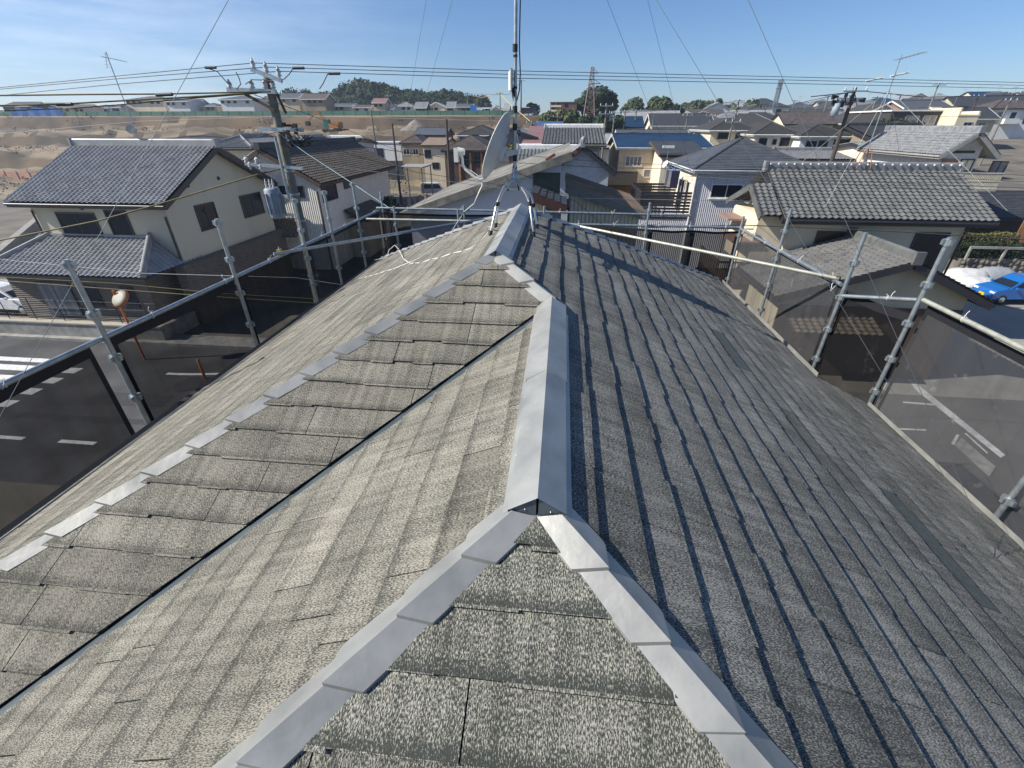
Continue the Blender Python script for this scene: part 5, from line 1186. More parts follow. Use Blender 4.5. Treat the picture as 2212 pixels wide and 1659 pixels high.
for (xl, xr, yt, ye, nm) in ((238, 262, 226, 232, 'low pale house in the gap left of the broad beige one'), (545, 562, 219, 226, 'narrow house directly behind the utility pole top'), (762, 800, 226, 232, 'low dark roofed house left of the tall narrow tan one'), (1086, 1100, 231, 238, 'tiny cream house behind the dish'), (1100, 1122, 236, 241, 'low brown roofed house immediately right of the mast pole')):
    PL.append((xl, xr, yt, ye, rg.choice((W_WHT, W_CRM, W_BEI)), rg.choice((S_GRY, S_BRN, K_SIL)), rg.choice(('gx', 'hip')), nm))
SHEET = mat('blue sheeting', (.03, .14, .42), .6, c2=(.02, .09, .3), scale=.3)
for i, (xl, xr, yt, ye, wm, rm, kd, lab) in enumerate(PL):
    Y = 127+(i*7) % 11; a = at(xl, ye, Y); b = at(xr, ye, Y); t = at((xl+xr)/2, yt, Y); c = at((xl+xr)/2, ye, Y); Wd = b.x-a.x; D = min(9, max(5, Wd*.9)); zg = G(a.x, Y+2)-.3
    pitch = min(.55, max(.22, (t.z-c.z)/(min(Wd, D)/2 if kd != 'gy' else Wd/2)))
    o = house('plateau_house', lab, 'house', (a.x, b.x), (Y, Y+D), zg, c.z, kd, pitch, wm, rm, None, ov=.35, trim=M_FRW, group='houses on the plateau beyond the cut bank')
    n = max(1, int((xr-xl)/16)); hgt = (240-ye)
    for k in range(n+1):
        if (i+k) % 4 == 3 and n > 1: continue
        x = xl+4+(xr-xl-8)*(k+.5)/(n+1); winpx(o, 'f', (x-3, x+3, ye+3, ye+7.5), frame=M_FRD, mull=0)
    if i < 2:
        wx0, wx1, wy0, wy1 = dims(o); MB().box(wx0-.1, wx1+.1, wy0-.25, wy0-.1, .5, c.z-zg-1.0).box(wx0, wx1*.4, wy0-.4, wy0-.26, 0, c.z-zg-2.6).build('blue_sheet', SHEET, o)
# brown apartment block by the trees
o = house('apartment_block', 'brown flat roofed apartment block with pale balconies behind dark shrubs', 'apartment block', (at(1188, 225, 120).x, at(1247, 225, 120).x), (120, 130), -2, at(1210, 220, 120).z, 'flat', 0, mat('brown tile facing', (.16, .10, .08), .8), S_BRN, None, ov=.1)
for k, px_ in enumerate(((1190, 1212, 227, 231), (1190, 1212, 237, 241))):
    Yw = 119; a = at(px_[0], px_[2], Yw); b = at(px_[1], px_[3], Yw); MB().box(a.x-o.location.x, b.x-o.location.x, Yw-o.location.y, Yw-o.location.y+.9, b.z+2, a.z+2).build('balcony', W_CRM, o)
for px_ in ((1192, 1198, 222, 227), (1203, 1210, 222, 227), (1220, 1226, 224, 230), (1192, 1198, 232, 237)): winpx(o, 'f', px_, frame=M_FRD, mull=0)
# rows of roofs filling the right half
rows = [(70, 1215, 1540, 'nearest'), (84, 1175, 1930, 'second nearest'), (97, 1240, 2240, 'third'), (111, 1330, 2260, 'fourth'), (126, 1440, 2270, 'fifth'), (143, 1330, 2280, 'sixth'), (165, 1500, 2290, 'seventh'), (190, 1450, 2300, 'hazy eighth'), (222, 1480, 2300, 'skyline')]
for ri, (Y, xa, xb, rn) in enumerate(rows):
    a = at(xa, 260, Y).x; b = at(xb, 260, Y).x; x = a+rg.uniform(0, 3); k = 0
    while x < b-6 and k < 20:
        wd = rg.uniform(7.5, 12.5)*(1+.12*(ri > 4)); dp = rg.uniform(7, 9.5); yy = Y+rg.uniform(-2, 2.5)
        zg = G(x+wd/2, yy)-.2; storey = rg.choice((5.2, 5.4, 5.6, 5.3, 3.0)); 
        if ri < 2: storey = min(storey, 4.4)
        kd = rg.choice(('gx', 'hip', 'hip', 'gx', 'gy')); wn, wm = rg.choice(W_SET); rn_, rm = rg.choice(R_SET)
        if rg.random() < .06: rn_, rm = 'blue', S_BLU
        if rg.random() < .05: rn_, rm = 'reddish', S_PNK
        lab = '%s house, %s %s roof, %s from left in the %s distant row' % (wn, rn_, KN[kd], ORD[k], rn)
        o = house('distant_house', lab, 'house', (x, x+wd), (yy, yy+dp), zg, zg+storey, kd, rg.uniform(.4, .52), wm, rm, None, ov=.45, trim=rg.choice((M_FRW, M_FRD)), group='distant houses on the right', far=(ri > 3), ridge=rg.choice((rm, rm, M_CONC)))
        wx0, wx1, wy0, wy1 = dims(o)
        nwin = 2 if ri > 4 else 3
        for q in range(nwin):
            u = o.location.x+wx0+(wx1-wx0)*(q+.5)/nwin+rg.uniform(-.4, .4); ww = rg.choice((.4, .85, .85)); zt_ = zg+storey-.75
            win(o, 'f', u-ww, u+ww, zt_-rg.choice((.9, 1.1, 1.7)), zt_, frame=rg.choice((M_FRD, M_FRM)), mull=0 if ri > 3 else 1, glass=rg.choice((M_GLS, M_GLS, M_GLC)))
        if rg.random() < .5 and kd != 'gy' and ri < 6:
            u = wx0+(wx1-wx0)*rg.uniform(.2, .8); MB().box(u-1.3, u+1.3, wy0-1.1, wy0-.01, storey-2.6, storey-1.7).build('balcony', rg.choice((wm, W_WHT)), o)
        if rg.random() < .55:
            zr_ = storey+2.0; MB().tube([(0, 0, zr_-.6), (0, 0, zr_+1.6)], .035, 4).tube([(-.5, 0, zr_+1.5), (.6, 0, zr_+1.5)], .03, 4).build('aerial', M_GALV, o)
        x += wd+rg.uniform(.3, 1.6); k += 1

# ------------------------------------------------------------------ vegetation
def leafmat(name, c, c2):
    return mat(name, c, .85, c2=c2, scale=.35, detail=9, spec=.2, thr=(.38, .62))
L_DK = leafmat('dark evergreen leaves', (.045, .07, .035), (.018, .03, .02)); L_MD = leafmat('mid green leaves', (.09, .11, .045), (.04, .055, .028)); L_OL = leafmat('olive leaves', (.16, .15, .055), (.07, .07, .03))
M_BARK = mat('bark', (.09, .07, .05), .95)
def leaves(mb, c, r, n, s, rg, low=-.6):
    c = V(c)
    for i in range(n):
        while True:
            d = V((rg.gauss(0, 1), rg.gauss(0, 1), rg.gauss(0, 1))).normalized()
            if d.z > low: break
        p = c+V((d.x*r[0], d.y*r[1], d.z*r[2]))*(rg.uniform(.72, 1.14))
        nn = (d+V((rg.gauss(0, .5), rg.gauss(0, .5), rg.gauss(0, .5)))).normalized(); u = nn.cross(V((rg.gauss(0, 1), rg.gauss(0, 1), rg.gauss(0, 1)))).normalized(); v = nn.cross(u); k = s*rg.uniform(.6, 1.3)
        mb.add([p+u*k, p+v*k*.7, p-u*k, p-v*k*.7], [(0, 1, 2, 3)])
def core(mb, c, r, rg):
    c = V(c); vs = []
    for i in range(7):
        for k in range(10):
            th = math.pi*(i+.01)/6; a = 2*math.pi*k/10; q = rg.uniform(.68, .9); vs.append(c+V((r[0]*q*math.sin(th)*math.cos(a), r[1]*q*math.sin(th)*math.sin(a), r[2]*q*math.cos(th))))
    mb.add(vs, [(i*10+k, i*10+(k+1) % 10, (i+1)*10+(k+1) % 10, (i+1)*10+k) for i in range(6) for k in range(10)])
def tree(name, c, zg, rad, hgt, m, label, n=2600, s=.5, lobes=7, cat='tree', seed=1, group=None):
    """c: plan centre; crown of several uneven lobes over a tapered trunk with limbs"""
    rg = random.Random(seed); o = empty(name, (c[0], c[1], zg), label, cat, group); cz = hgt-rad*.9
    tr = MB().tube([(0, 0, -.3), (rg.uniform(-.2, .2), 0, cz*.5), (rg.uniform(-.3, .3), 0, cz)], [rad*.08+.06, rad*.06+.04, rad*.03+.02], 8)
    cr = MB()
    for i in range(lobes):
        a = i*2.4+rg.random(); d = rad*(.5 if i else 0); lr = rad*rg.uniform(.42, .62) if i else rad*.72
        p = V((math.cos(a)*d, math.sin(a)*d, cz+rg.uniform(-.42, .5)*rad+(rad*.2 if not i else 0)))
        tr.tube([(0, 0, cz*.55), tuple(p*.6+V((0, 0, cz*.2))), tuple(p)], [rad*.03+.03, .04, .02], 5)
        core(cr, p, (lr, lr, lr*.85), rg); leaves(cr, p, (lr, lr, lr*.85), n//lobes, s, rg)
    tr.build('trunk', M_BARK, o); cr.build('crown', m, o); return o
# woods on the hill at the left centre: a terrain hump with one continuous canopy
prof = [(585, 205), (610, 196), (640, 190), (670, 196), (700, 199), (720, 190), (745, 176), (780, 169), (805, 171), (830, 178), (860, 190), (892, 191), (915, 195), (945, 193), (975, 195), (1005, 200), (1035, 201), (1052, 214)]
rg = random.Random(5); cn = MB(); hl = MB(); hv = []
def top_at(px):
    for (a, b), (c, d) in zip(prof, prof[1:]):
        if a <= px <= c: return b+(d-b)*(px-a)/(c-a)
    return 235
for j, (Y, kz) in enumerate(((182, .12), (190, .55), (202, .9), (225, .9), (250, .3))):
    for px in range(570, 1081, 15):
        p = at(px, top_at(min(1052, max(585, px)))+3, 200); sc_ = Y/200; hv.append((p.x*sc_ if Y <= 202 else p.x, Y, max(G(p.x, Y)-1, kz*(p.z-3.4)+(1-kz)*3)))
nn = len(range(570, 1081, 15)); hl.add(hv, [(j*nn+i, j*nn+i+1, (j+1)*nn+i+1, (j+1)*nn+i) for j in range(4) for i in range(nn-1)])
tag(hl.build('hill', L_DK), kind='structure')
for row, (Y, k) in enumerate(((184, .22), (188, .45), (193, .68), (197, .86), (202, 1.0))):
    px = 588+row*3
    while px < 1050:
        t = at(px, top_at(px), 200); r = rg.uniform(2.2, 4.2); z = 3+(t.z-3)*k-r*.9+rg.uniform(-1, .4); x = t.x*Y/200
        core(cn, (x, Y, z), (r, r, r*.9), rg); leaves(cn, (x, Y, z), (r, r, r*.9), 260, .5, rg, -.3); px += r*rg.uniform(4.2, 6.5)
o = cn.build('wood', L_DK); tag(o, 'dark evergreen wood covering the hill behind the plateau houses', 'wood', kind='stuff')
def ptree(px, pytop, wpx, Y, m, label, **k):
    p = at(px, pytop, Y); zg = G(p.x, Y)-.2; rad = wpx/2*Y*.93/FPX*.9; return tree('tree', (p.x, Y), zg, rad, p.z-zg, m, label, **k)
ptree(1298, 192, 74, 122, L_DK, 'big dark round tree behind the red and white pylon', n=7000, s=.34, lobes=11, seed=2)
ptree(1262, 212, 40, 124, L_DK, 'dark tree bulging left of the big round one by the pylon', n=3000, s=.34, seed=3)
ptree(1431, 206, 54, 125, L_MD, 'broad green domed tree standing alone right of the pylon', n=6000, s=.34, lobes=10, seed=4)
ptree(1372, 222, 50, 150, L_MD, 'low olive crown between the pylon tree and the domed tree', n=3000, s=.4, seed=5)
ptree(1152, 221, 26, 135, L_DK, 'small dark tree behind the white cube house', n=1500, s=.34, seed=6)
ptree(1400, 237, 44, 118, L_DK, 'dark bush left of the foot of the domed tree', n=2200, s=.34, seed=8)
ptree(1460, 232, 36, 118, L_DK, 'dark bush right of the foot of the domed tree', n=2200, s=.34, seed=9)
ptree(1493, 219, 50, 170, L_MD, 'rounded tree right of the domed tree on the skyline', n=2600, s=.45, seed=10)
ptree(1540, 221, 50, 172, L_MD, 'second rounded skyline tree, left of a small pointed one', n=2600, s=.45, seed=11)
ptree(1583, 220, 56, 175, L_MD, 'flat topped skyline tree right of the small pointed one', n=2600, s=.45, seed=12)
ptree(1554, 216, 13, 168, L_DK, 'small pointed conifer on the skyline', n=900, s=.4, seed=13, lobes=3)
ptree(1625, 226, 50, 180, L_MD, 'low skyline tree left of the leaning lattice mast', n=2200, s=.45, seed=14)
for i, (px_, py_, w_, Y, m) in enumerate(((1185, 244, 34, 100, L_MD), (1210, 240, 34, 102, L_OL), (1238, 243, 36, 100, L_MD), (1265, 250, 40, 96, L_DK), (1300, 254, 40, 94, L_DK), (1335, 256, 40, 96, L_DK))):
    ptree(px_, py_, w_, Y, m, ['leftmost of the bushes', 'second bush from the left', 'third bush from the left', 'fourth bush from the left', 'fifth bush from the left', 'rightmost of the bushes'][i]+' in the belt between plateau and roofs', n=1700, s=.3, seed=30+i, group='bush belt below the apartment block')
ptree(1105, 316, 30, 48, L_OL, 'yellowish garden shrub seen behind the dish rim', n=1300, s=.12, seed=41); ptree(1137, 318, 26, 48, L_OL, 'yellowish garden shrub right of the mast before the grey gable', n=1300, s=.12, seed=42)
ptree(1920, 256, 60, 66, L_DK, 'dark garden tree below the brick red house', n=2200, s=.2, seed=43)
ptree(1960, 258, 36, 64, L_MD, 'green garden tree left of the black cubic house', n=1500, s=.2, seed=44)
ptree(838, 425, 40, 36, L_DK, 'dark garden tree beside the street and the tiled porch', n=1600, s=.12, seed=45)
def hedge(x0, x1, y0, y1, z0, z1, m, label, seed):
    rg = random.Random(seed); o = empty('hedge', ((x0+x1)/2, (y0+y1)/2, z0), label, 'hedge'); mb = MB(); cx, cy = (x0+x1)/2, (y0+y1)/2
    mb.box(x0-cx+.1, x1-cx-.1, y0-cy+.1, y1-cy-.1, 0, z1-z0-.1)
    for i in range(5200):
        f = rg.random(); x = rg.uniform(x0, x1)-cx; y = rg.uniform(y0, y1)-cy; z = rg.uniform(0, z1-z0)
        if f < .45: z = z1-z0+rg.uniform(-.06, .06)+.08*math.sin(x*2)
        elif f < .85: y = y0-cy+rg.uniform(-.06, .06)
        else: x = (x0 if rg.random() < .5 else x1)-cx
        u = V((rg.gauss(0, 1), rg.gauss(0, 1), rg.gauss(0, 1))).normalized(); v = u.cross(V((rg.gauss(0, 1), rg.gauss(0, 1), rg.gauss(0, 1)))).normalized(); k = rg.uniform(.04, .09); p = V((x, y, z)); mb.add([p+u*k, p+v*k*.6, p-u*k, p-v*k*.6], [(0, 1, 2, 3)])
    mb.build('foliage', m, o); return o
a = at(2085, 505, 35); b = at(2195, 527, 35); hedge(a.x, b.x, 35, 36.6, b.z, a.z, L_OL, 'clipped yellow green hedge above the stone wall at the right', 1)
a = at(2075, 528, 33.8); b = at(2300, 560, 33.8); hedge(a.x, b.x+2, 33.8, 34.6, b.z, a.z, L_DK, 'dark hedge behind the rail at the foot of the clipped hedge', 2)
a = at(2080, 560, 33.5); b = at(2300, 592, 33.5)
o = empty('stone_wall', (a.x, 33.5, -9), 'rounded stone retaining wall below the dark hedge at the right', 'wall')
mb = MB().box(0, b.x-a.x+3, .1, 1.2, 0, a.z+9); rg = random.Random(9)
x = .2; 
while x < b.x-a.x+3:
    z = .15
    while z < a.z+9: 
        r = rg.uniform(.16, .26); mb.lathe([(0, .1), (r*.7, .06), (r, -.02)], (x+rg.uniform(-.08, .08), .08, z), (0, -1, 0), 7); z += r*1.7
    x += .38
mb.build('stonework', mat('field stones', (.2, .18, .15), .9, c2=(.11, .10, .085), scale=2.5, detail=4), o)
o = empty('guard_fence', (a.x, 33.4, a.z), 'pale rail on posts in front of the dark hedge at the right', 'fence')
mb = MB().box(0, 12, -.05, .05, .75, .9); mb.build('rail', M_CONC, o)
for k in range(6): MB().box(k*2.2, k*2.2+.12, -.06, .06, 0, .75).build('post', M_CONC, o)

# ------------------------------------------------------------------ poles, pylon, aerials
def insul(mb, p, h=.28, r=.07):
    mb.lathe([(r*.35, -.04), (r*.4, 0), (r, .03), (r*.55, .06), (r*.95, .10), (r*.5, .14), (r*.8, h*.65), (r*.4, h*.8), (r*.3, h)], p, (0, 0, 1), 10)
YP = 12.7; pc = at(620, 350, YP); pt = at(577, 160, YP)
P0 = V((pc.x, YP, -9)); o = empty('utility_pole', P0, 'tall concrete utility pole with crossarms and transformer between the two left tiled houses', 'utility pole')
lc = lambda x, y, Y=YP: at(x, y, Y)-P0
MB().tube([(0, 0, 0), (0, 0, pt.z+9)], [.16, .1], 16).build('pole', M_POLE, o)
mb = MB()
for z in (pt.z+9-2.2, 4.2, 5.0, 5.9, 6.6, 7.3, 8.0): mb.tube([(0, 0, z), (0, 0, z+.05)], max(.115, .165-.005*z+.012), 14)
mb.build('band', M_GALV, o)
def arm(a, b, name='crossarm', w=.085):
    f = MB(); f.bar(a, b, w, w); return f.build(name, M_GALV, o)
A = lc(543, 150, YP-.25); B = lc(609, 175, YP-.25); ar = arm(A, B)
ins = MB()
for x, y in ((548, 147), (576, 155), (603, 164)):
    ins = MB(); insul(ins, lc(x, y, YP-.25)+V((0, 0, -.02)), .22, .065); ins.build('insulator', M_PORC, ar)
A = lc(492, 194, YP-.2); B = lc(596, 198, YP-.2); ar = arm(A, B, w=.1)
for x in (498, 546, 574, 591):
    ins = MB(); insul(ins, lc(x, 192, YP-.2), .2, .07); ins.build('insulator', M_PORC, ar)
mb = MB().bar(lc(520, 198, YP-.2), lc(596, 240, YP-.2), .05, .06).bar(lc(596, 198, YP), lc(618, 245, YP), .04, .05); mb.build('brace', W_BRN, o)
ar = arm(lc(559, 279, YP-.25), lc(655, 281, YP-.25), w=.09)
rg = random.Random(4); mb = MB()
for i in range(26):
    p = lc(rg.uniform(606, 672), rg.uniform(266, 318), YP-.3+rg.uniform(-.15, .15)); mb.obox(p, (rg.uniform(.02, .06), 0, 0), (0, .03, 0), (0, 0, rg.uniform(.02, .06)))
for i in range(9): 
    p = lc(rg.uniform(606, 640), rg.uniform(280, 300), YP-.3); q = lc(rg.uniform(640, 680), rg.uniform(290, 315), YP-.3); mb.tube([p, (p+q)/2-V((0, 0, .12)), q], .012, 5)
mb.build('cable_clamps', M_BLK, o)
ar = arm(lc(530, 354, YP-.3), lc(655, 364, YP-.3), w=.07)
for x, y in ((533, 352), (556, 353), (565, 366), (541, 362)):
    ins = MB(); insul(ins, lc(x, y, YP-.3), .16, .06); ins.build('insulator', M_PORC, ar)
MB().tube([lc(594, 296, YP-.35), lc(625, 432, YP-.35)], .035, 8).build('riser_tube', M_GALV, o)
# drum transformer
tcn = lc(592, 440, YP+.1); tcn.y = .15
tr = MB().lathe([(0, .42), (.17, .41), (.21, .37), (.21, -.05), (.19, -.36), (.15, -.4), (0, -.41)], tcn, (0, 0, 1), 20)
for k in range(10):
    a_ = k*.63; tr.obox(tcn+V((math.cos(a_)*.21, math.sin(a_)*.21, 0)), V((math.cos(a_)*.04, math.sin(a_)*.04, 0)), V((-math.sin(a_)*.01, math.cos(a_)*.01, 0)), (0, 0, .28))
q = tr.build('transformer', mat('transformer paint', (.28, .33, .38), .5, c2=(.2, .24, .28)), o)
for dx in (-.12, .02, .14):
    ins = MB(); insul(ins, tcn+V((dx*.8, -.05, .41)), .24, .04); ins.build('bushing', M_PORC, q)
MB().bar(tcn+V((.25, 0, .2)), (0, 0, tcn.z+.2), .06, .08).bar(tcn+V((.25, 0, -.3)), (0, 0, tcn.z-.3), .06, .08).build('bracket', M_GALV, o)

def pole(px, pytop, pybase, Y, label, r=.13, m=None, arms=1, tf=False, rz=0, kind='utility_pole'):
    t = at(px, pytop, Y); zg = G(t.x, Y)-.2; o = empty(kind, (t.x, Y, zg), label, 'utility pole', 'utility poles in the neighbourhood', rz); H = t.z-zg
    MB().tube([(0, 0, 0), (0, 0, H)], [r*1.25, r*.8], 8).build('pole', m or M_POLE, o)
    for k in range(arms):
        z = H-.25-k*.9; f = MB().box(-.9, .9, -.06-r, -r+.02, z-.05, z+.05).build('crossarm', M_GALV, o)
        for x in (-.8, -.1, .75):
            i_ = MB(); insul(i_, (x, -r-.02, z+.05), .25, .08); i_.build('insulator', M_PORC, f)
    if tf:
        MB().lathe([(0, .5), (.28, .45), (.3, -.45), (0, -.5)], (-.45, -.2, H-1.3), (0, 0, 1), 12).lathe([(0, .4), (.2, .35), (.2, -.35), (0, -.4)], (.5, -.2, H-1.7), (0, 0, 1), 12).build('transformer', mat('transformer paint', (0, 0, 0)), o)
    return o
o = pole(1848, 189, 348, 44, 'dark leaning looking pole with cluttered transformers rising over the grey wavy roof', r=.17, m=mat('dark pole', (.07, .055, .05), .8), arms=1)
H = at(1848, 189, 44).z-o.location.z; mb = MB()
rg = random.Random(8)
for i in range(14): mb.obox((rg.uniform(-1.6, .9), -.3, H-rg.uniform(.4, 1.3)), (rg.uniform(.06, .2), 0, 0), (0, .08, 0), (0, 0, rg.uniform(.06, .16)))
for i in range(7): x = rg.uniform(-1.8, .2); mb.tube([(x, -.3, H-.5), (x+.3, -.4, H-1.2), (x+.6, -.3, H-.8)], .03, 5)
mb.bar((-3.2, -.2, H-.6), (0, -.2, H-.3), .06, .06).build('switchgear', M_BLK, o)
MB().lathe([(0, .5), (.25, .42), (.28, -.4), (0, -.48)], (-1.1, -.3, H-1.5), (0, 0, 1), 12).build('transformer', mat('transformer paint', (0, 0, 0)), o)
PO = [(801, 237, 68, 'pale pole at the far end of the street beside the white block', .12, None, 0), (847, 267, 60, 'dark brown pole on the right kerb of the street', .13, 1, 0), (964, 258, 44, 'dark pole before the brown hip roofed house with fins', .13, 1, 0),
      (1009, 199, 130, 'pole above the olive plateau house', .12, None, 1), (1080, 199, 128, 'pole directly left of the dish top on the plateau', .12, None, 1), (1126, 172, 120, 'tall dark pole just right of the mast on the skyline', .14, 1, 1), (1205, 249, 95, 'pale pole standing in the bush belt', .12, None, 1),
      (1150, 262, 75, 'pole above the solar panel roof', .12, None, 1), (1311, 224, 70, 'pole with many white insulators below the pylon', .13, None, 2), (1328, 240, 85, 'short pole just right of the one with many insulators', .12, None, 1), (1351, 238, 95, 'grey pole before the dark trees', .12, None, 1), (1375, 236, 100, 'thin pole left of the domed tree', .12, None, 1), (1486, 246, 90, 'pole right of the domed tree', .12, None, 1), (1536, 247, 95, 'pole among the roofs below the small conifer', .12, None, 1),
      (1597, 214, 92, 'tall pole with crossed arms on the skyline', .15, None, 3), (1584, 258, 60, 'pale pole over the first charcoal estate roof', .12, None, 1), (1791, 204, 110, 'pole left of the cluttered transformer pole', .13, None, 1), (1895, 207, 100, 'pole rising left of the brick red house', .13, None, 1), (2029, 179, 80, 'tall thin pole above the black cubic house', .1, None, 1), (2115, 205, 90, 'pole behind the cream tower house', .12, 1, 1), (2192, 197, 85, 'pole nearest the right edge of the skyline', .12, None, 2),
      (1947, 203, 120, 'short pole on the brick red house line', .12, 1, 1), (1717, 215, 150, 'faint pole right of the leaning lattice mast', .12, None, 1), (1655, 232, 120, 'pole left of the leaning lattice mast', .12, None, 1), (1030, 206, 140, 'faint pole over the end of the wood', .1, None, 1), (838, 205, 140, 'pole beside the tall narrow plateau house', .1, None, 1)]
for px_, py_, Y, lab, r_, dk, na in PO: pole(px_, py_, 0, Y, lab, r=r_, m=mat('dark pole', (0, 0, 0)) if dk else None, arms=na)
# lattice pylon
def lattice(name, px, pyt, Y, wb, wt, n, m, label, arms=(), cat='pylon', lean=0):
    t = at(px, pyt, Y); zg = G(t.x, Y)-.5; o = empty(name, (t.x, Y, zg), label, cat); H = t.z-zg; mb = MB(); pv = None
    for i in range(n+1):
        k = i/n; w_ = wb+(wt-wb)*k**.75; z = H*k; c = lean*z; q = [V((c+a*w_, b*w_, z)) for a, b in ((-1, -1), (1, -1), (1, 1), (-1, 1))]
        if pv:
            for j in range(4):
                mb.bar(pv[j], q[j], .13, .13); mb.bar(pv[j], q[(j+1) % 4], .07, .07); mb.bar(pv[(j+1) % 4], q[j], .07, .07); mb.bar(q[j], q[(j+1) % 4], .07, .07)
        pv = q
    mb.build('lattice', m, o)
    for z, L in arms: MB().bar((-L*.1, 0, H-z), (L, 0, H-z), .16, .16).bar((L, 0, H-z), (.3, 0, H-z+.8), .08, .08).build('arm', M_GALV, o)
    return o
PYM = wavemat('red and white steel', (.25, .09, .08), (.2, .08, .07), .1, 'Z', depth=0)
lattice('pylon', 1280, 145, 112, 2.0, .25, 14, mat('faded red steel', (.17, .08, .075), .7, c2=(.2, .14, .13), scale=.12), 'faded red lattice pylon standing before the big dark tree', arms=((2.8, 1.9), (4.4, 1.9), (1.0, 1.2)))
o = lattice('radio_mast', 1688, 172, 150, .42, .42, 16, M_GALV, 'slim leaning grey lattice mast with a platform on the right skyline', cat='mast')
t = at(1688, 172, 150); MB().box(-.7, .7, -.7, .7, t.z-o.location.z-2.0, t.z-o.location.z-1.9).box(-.6, .5, -.1, .1, t.z-o.location.z-1.6, t.z-o.location.z-.9).build('platform', M_GALV, o)
# aerials
def yagi(mb, c, L, n, d, e=.16, r=.006):
    c = V(c); d = V(d).normalized(); s = d.cross(V((0, 0, 1))).normalized(); mb.tube([c-d*L/2, c+d*L/2], r*1.4, 5)
    for i in range(n): p = c+d*L*(i/(n-1)-.5); mb.tube([p-s*e, p+s*e], r, 4)
rid = V((HL.location.x, HL.location.y, 0)); pb = at(303, 312, 24.6); pt_ = at(237, 128, 24.6)
o = empty('roof_aerial', pb, 'thin aerial with a small round dish on the ridge of the big silver tiled roof', 'aerial'); MB().tube([(0, 0, -.2), (0, 0, pt_.z-pb.z+.3)], .022, 8).build('pole', M_GALV, o)
mb = MB(); yagi(mb, (.3, 0, pt_.z-pb.z), .9, 6, (1, .3, -.2), .2, .01); yagi(mb, (-.15, 0, pt_.z-pb.z-.05), .6, 5, (.1, .2, 1), .3, .01); mb.build('yagi', M_GALV, o)
zz_ = at(287, 281, 24.6); MB().lathe([(0, -.04), (.12, -.02), (.23, .05)], (-.12, -.1, zz_.z-pb.z), (-.5, .7, .4), 16).build('dish', M_GALV, o)
pb = at(1865, 350, 23.8); pt_ = at(1944, 118, 23.8)
o = empty('roof_aerial', pb, 'tall aerial with white bars on an orange tripod over the grey wavy tiled ridge', 'aerial'); MB().tube([(0, 0, .35), (0, 0, pt_.z-pb.z)], .022, 8).build('pole', M_GALV, o)
mb = MB()
for q in ((-.35, -.25), (.25, -.25), (-.3, .3), (.3, .3)): mb.tube([(0, 0, .55), (q[0]*.5, q[1]*.6, .45), (q[0], q[1], -.25)], .02, 6)
mb.build('tripod', mat('orange rust', (.35, .15, .08), .7), o)
h1 = at(1930, 168, 23.8).z-pb.z; mb = MB(); mb.tube([(-1.1, -.1, h1-.12), (-.45, -.05, h1)], .035, 6).tube([(-.15, 0, h1+.05), (.55, .05, h1+.18)], .035, 6); mb.build('antenna', M_WHT, o)
mb = MB(); yagi(mb, (.35, 0, pt_.z-pb.z-.05), 1.0, 7, (1, .2, .25), .22, .012); mb.build('yagi', M_GALV, o)
for i, (dx, dy, dz_) in enumerate(((-2.6, -3.1, -1.9), (4.2, -3.2, -2.0), (-2.4, 2.8, -1.8), (4, 2.8, -1.8))):
    wire('stay_wire', [(pb.x, pb.y, pb.z+h1-.4), (pb.x+dx, pb.y+dy, pb.z+dz_+.5)], .007, M_WIREL, ['near left', 'near right', 'far left', 'far right'][i]+' stay of the tall aerial over the grey wavy tiled roof', 'stay wire', 'stays of the right roof aerial')

# ------------------------------------------------------------------ overhead lines
og = 'overhead lines crossing the whole view'
for i, (ys, yp, ye) in enumerate(((187, 136, 176), (190, 145, 182), (204, 154, 189))):
    xp = (548, 577, 604)[i]
    wire('power_line', [at(-60, ys+8, 13.5), at(250, (ys*.52+yp*.48)+2, 13.2), at(xp, yp, YP-.25), at(1100, yp+(ye-yp)*.42, 15.5), at(1700, yp+(ye-yp)*.75, 18.5), at(2280, ye+4, 22)], .0085, M_WIRE, ['upper', 'middle', 'lower'][i]+' of the three power lines crossing the sky over the pole top', 'power line', og)
for i, pts in enumerate(([(0, 207), (190, 204), (360, 203), (500, 200), (585, 198)], [(0, 230), (150, 224), (275, 217), (420, 209), (560, 200)], [(0, 242), (160, 234), (275, 225), (420, 212), (555, 202)], [(40, 523), (211, 477), (347, 440), (424, 417), (546, 380), (640, 355)])):
    wire('aerial_cable', [at(x-(60 if k == 0 else 0), y, 10.8+k*.4) for k, (x, y) in enumerate(pts)], (.017, .019, .012, .02)[i], M_CABLE, ['top', 'second', 'third', 'lowest, slanting'][i]+' of the thick brownish cables running to the left utility pole', 'cable', 'thick cables left of the pole')
for x, y in ((355, 205), (140, 226)): 
    p = at(x, y, 11.2); tag(MB().tube([(-.2, 0, 0), (.2, 0, .01)], .035, 8).build('cable_joint', M_BLK), 'black joint sleeve on the %s thick cable' % ('top' if y < 210 else 'second'), 'cable joint').location = p
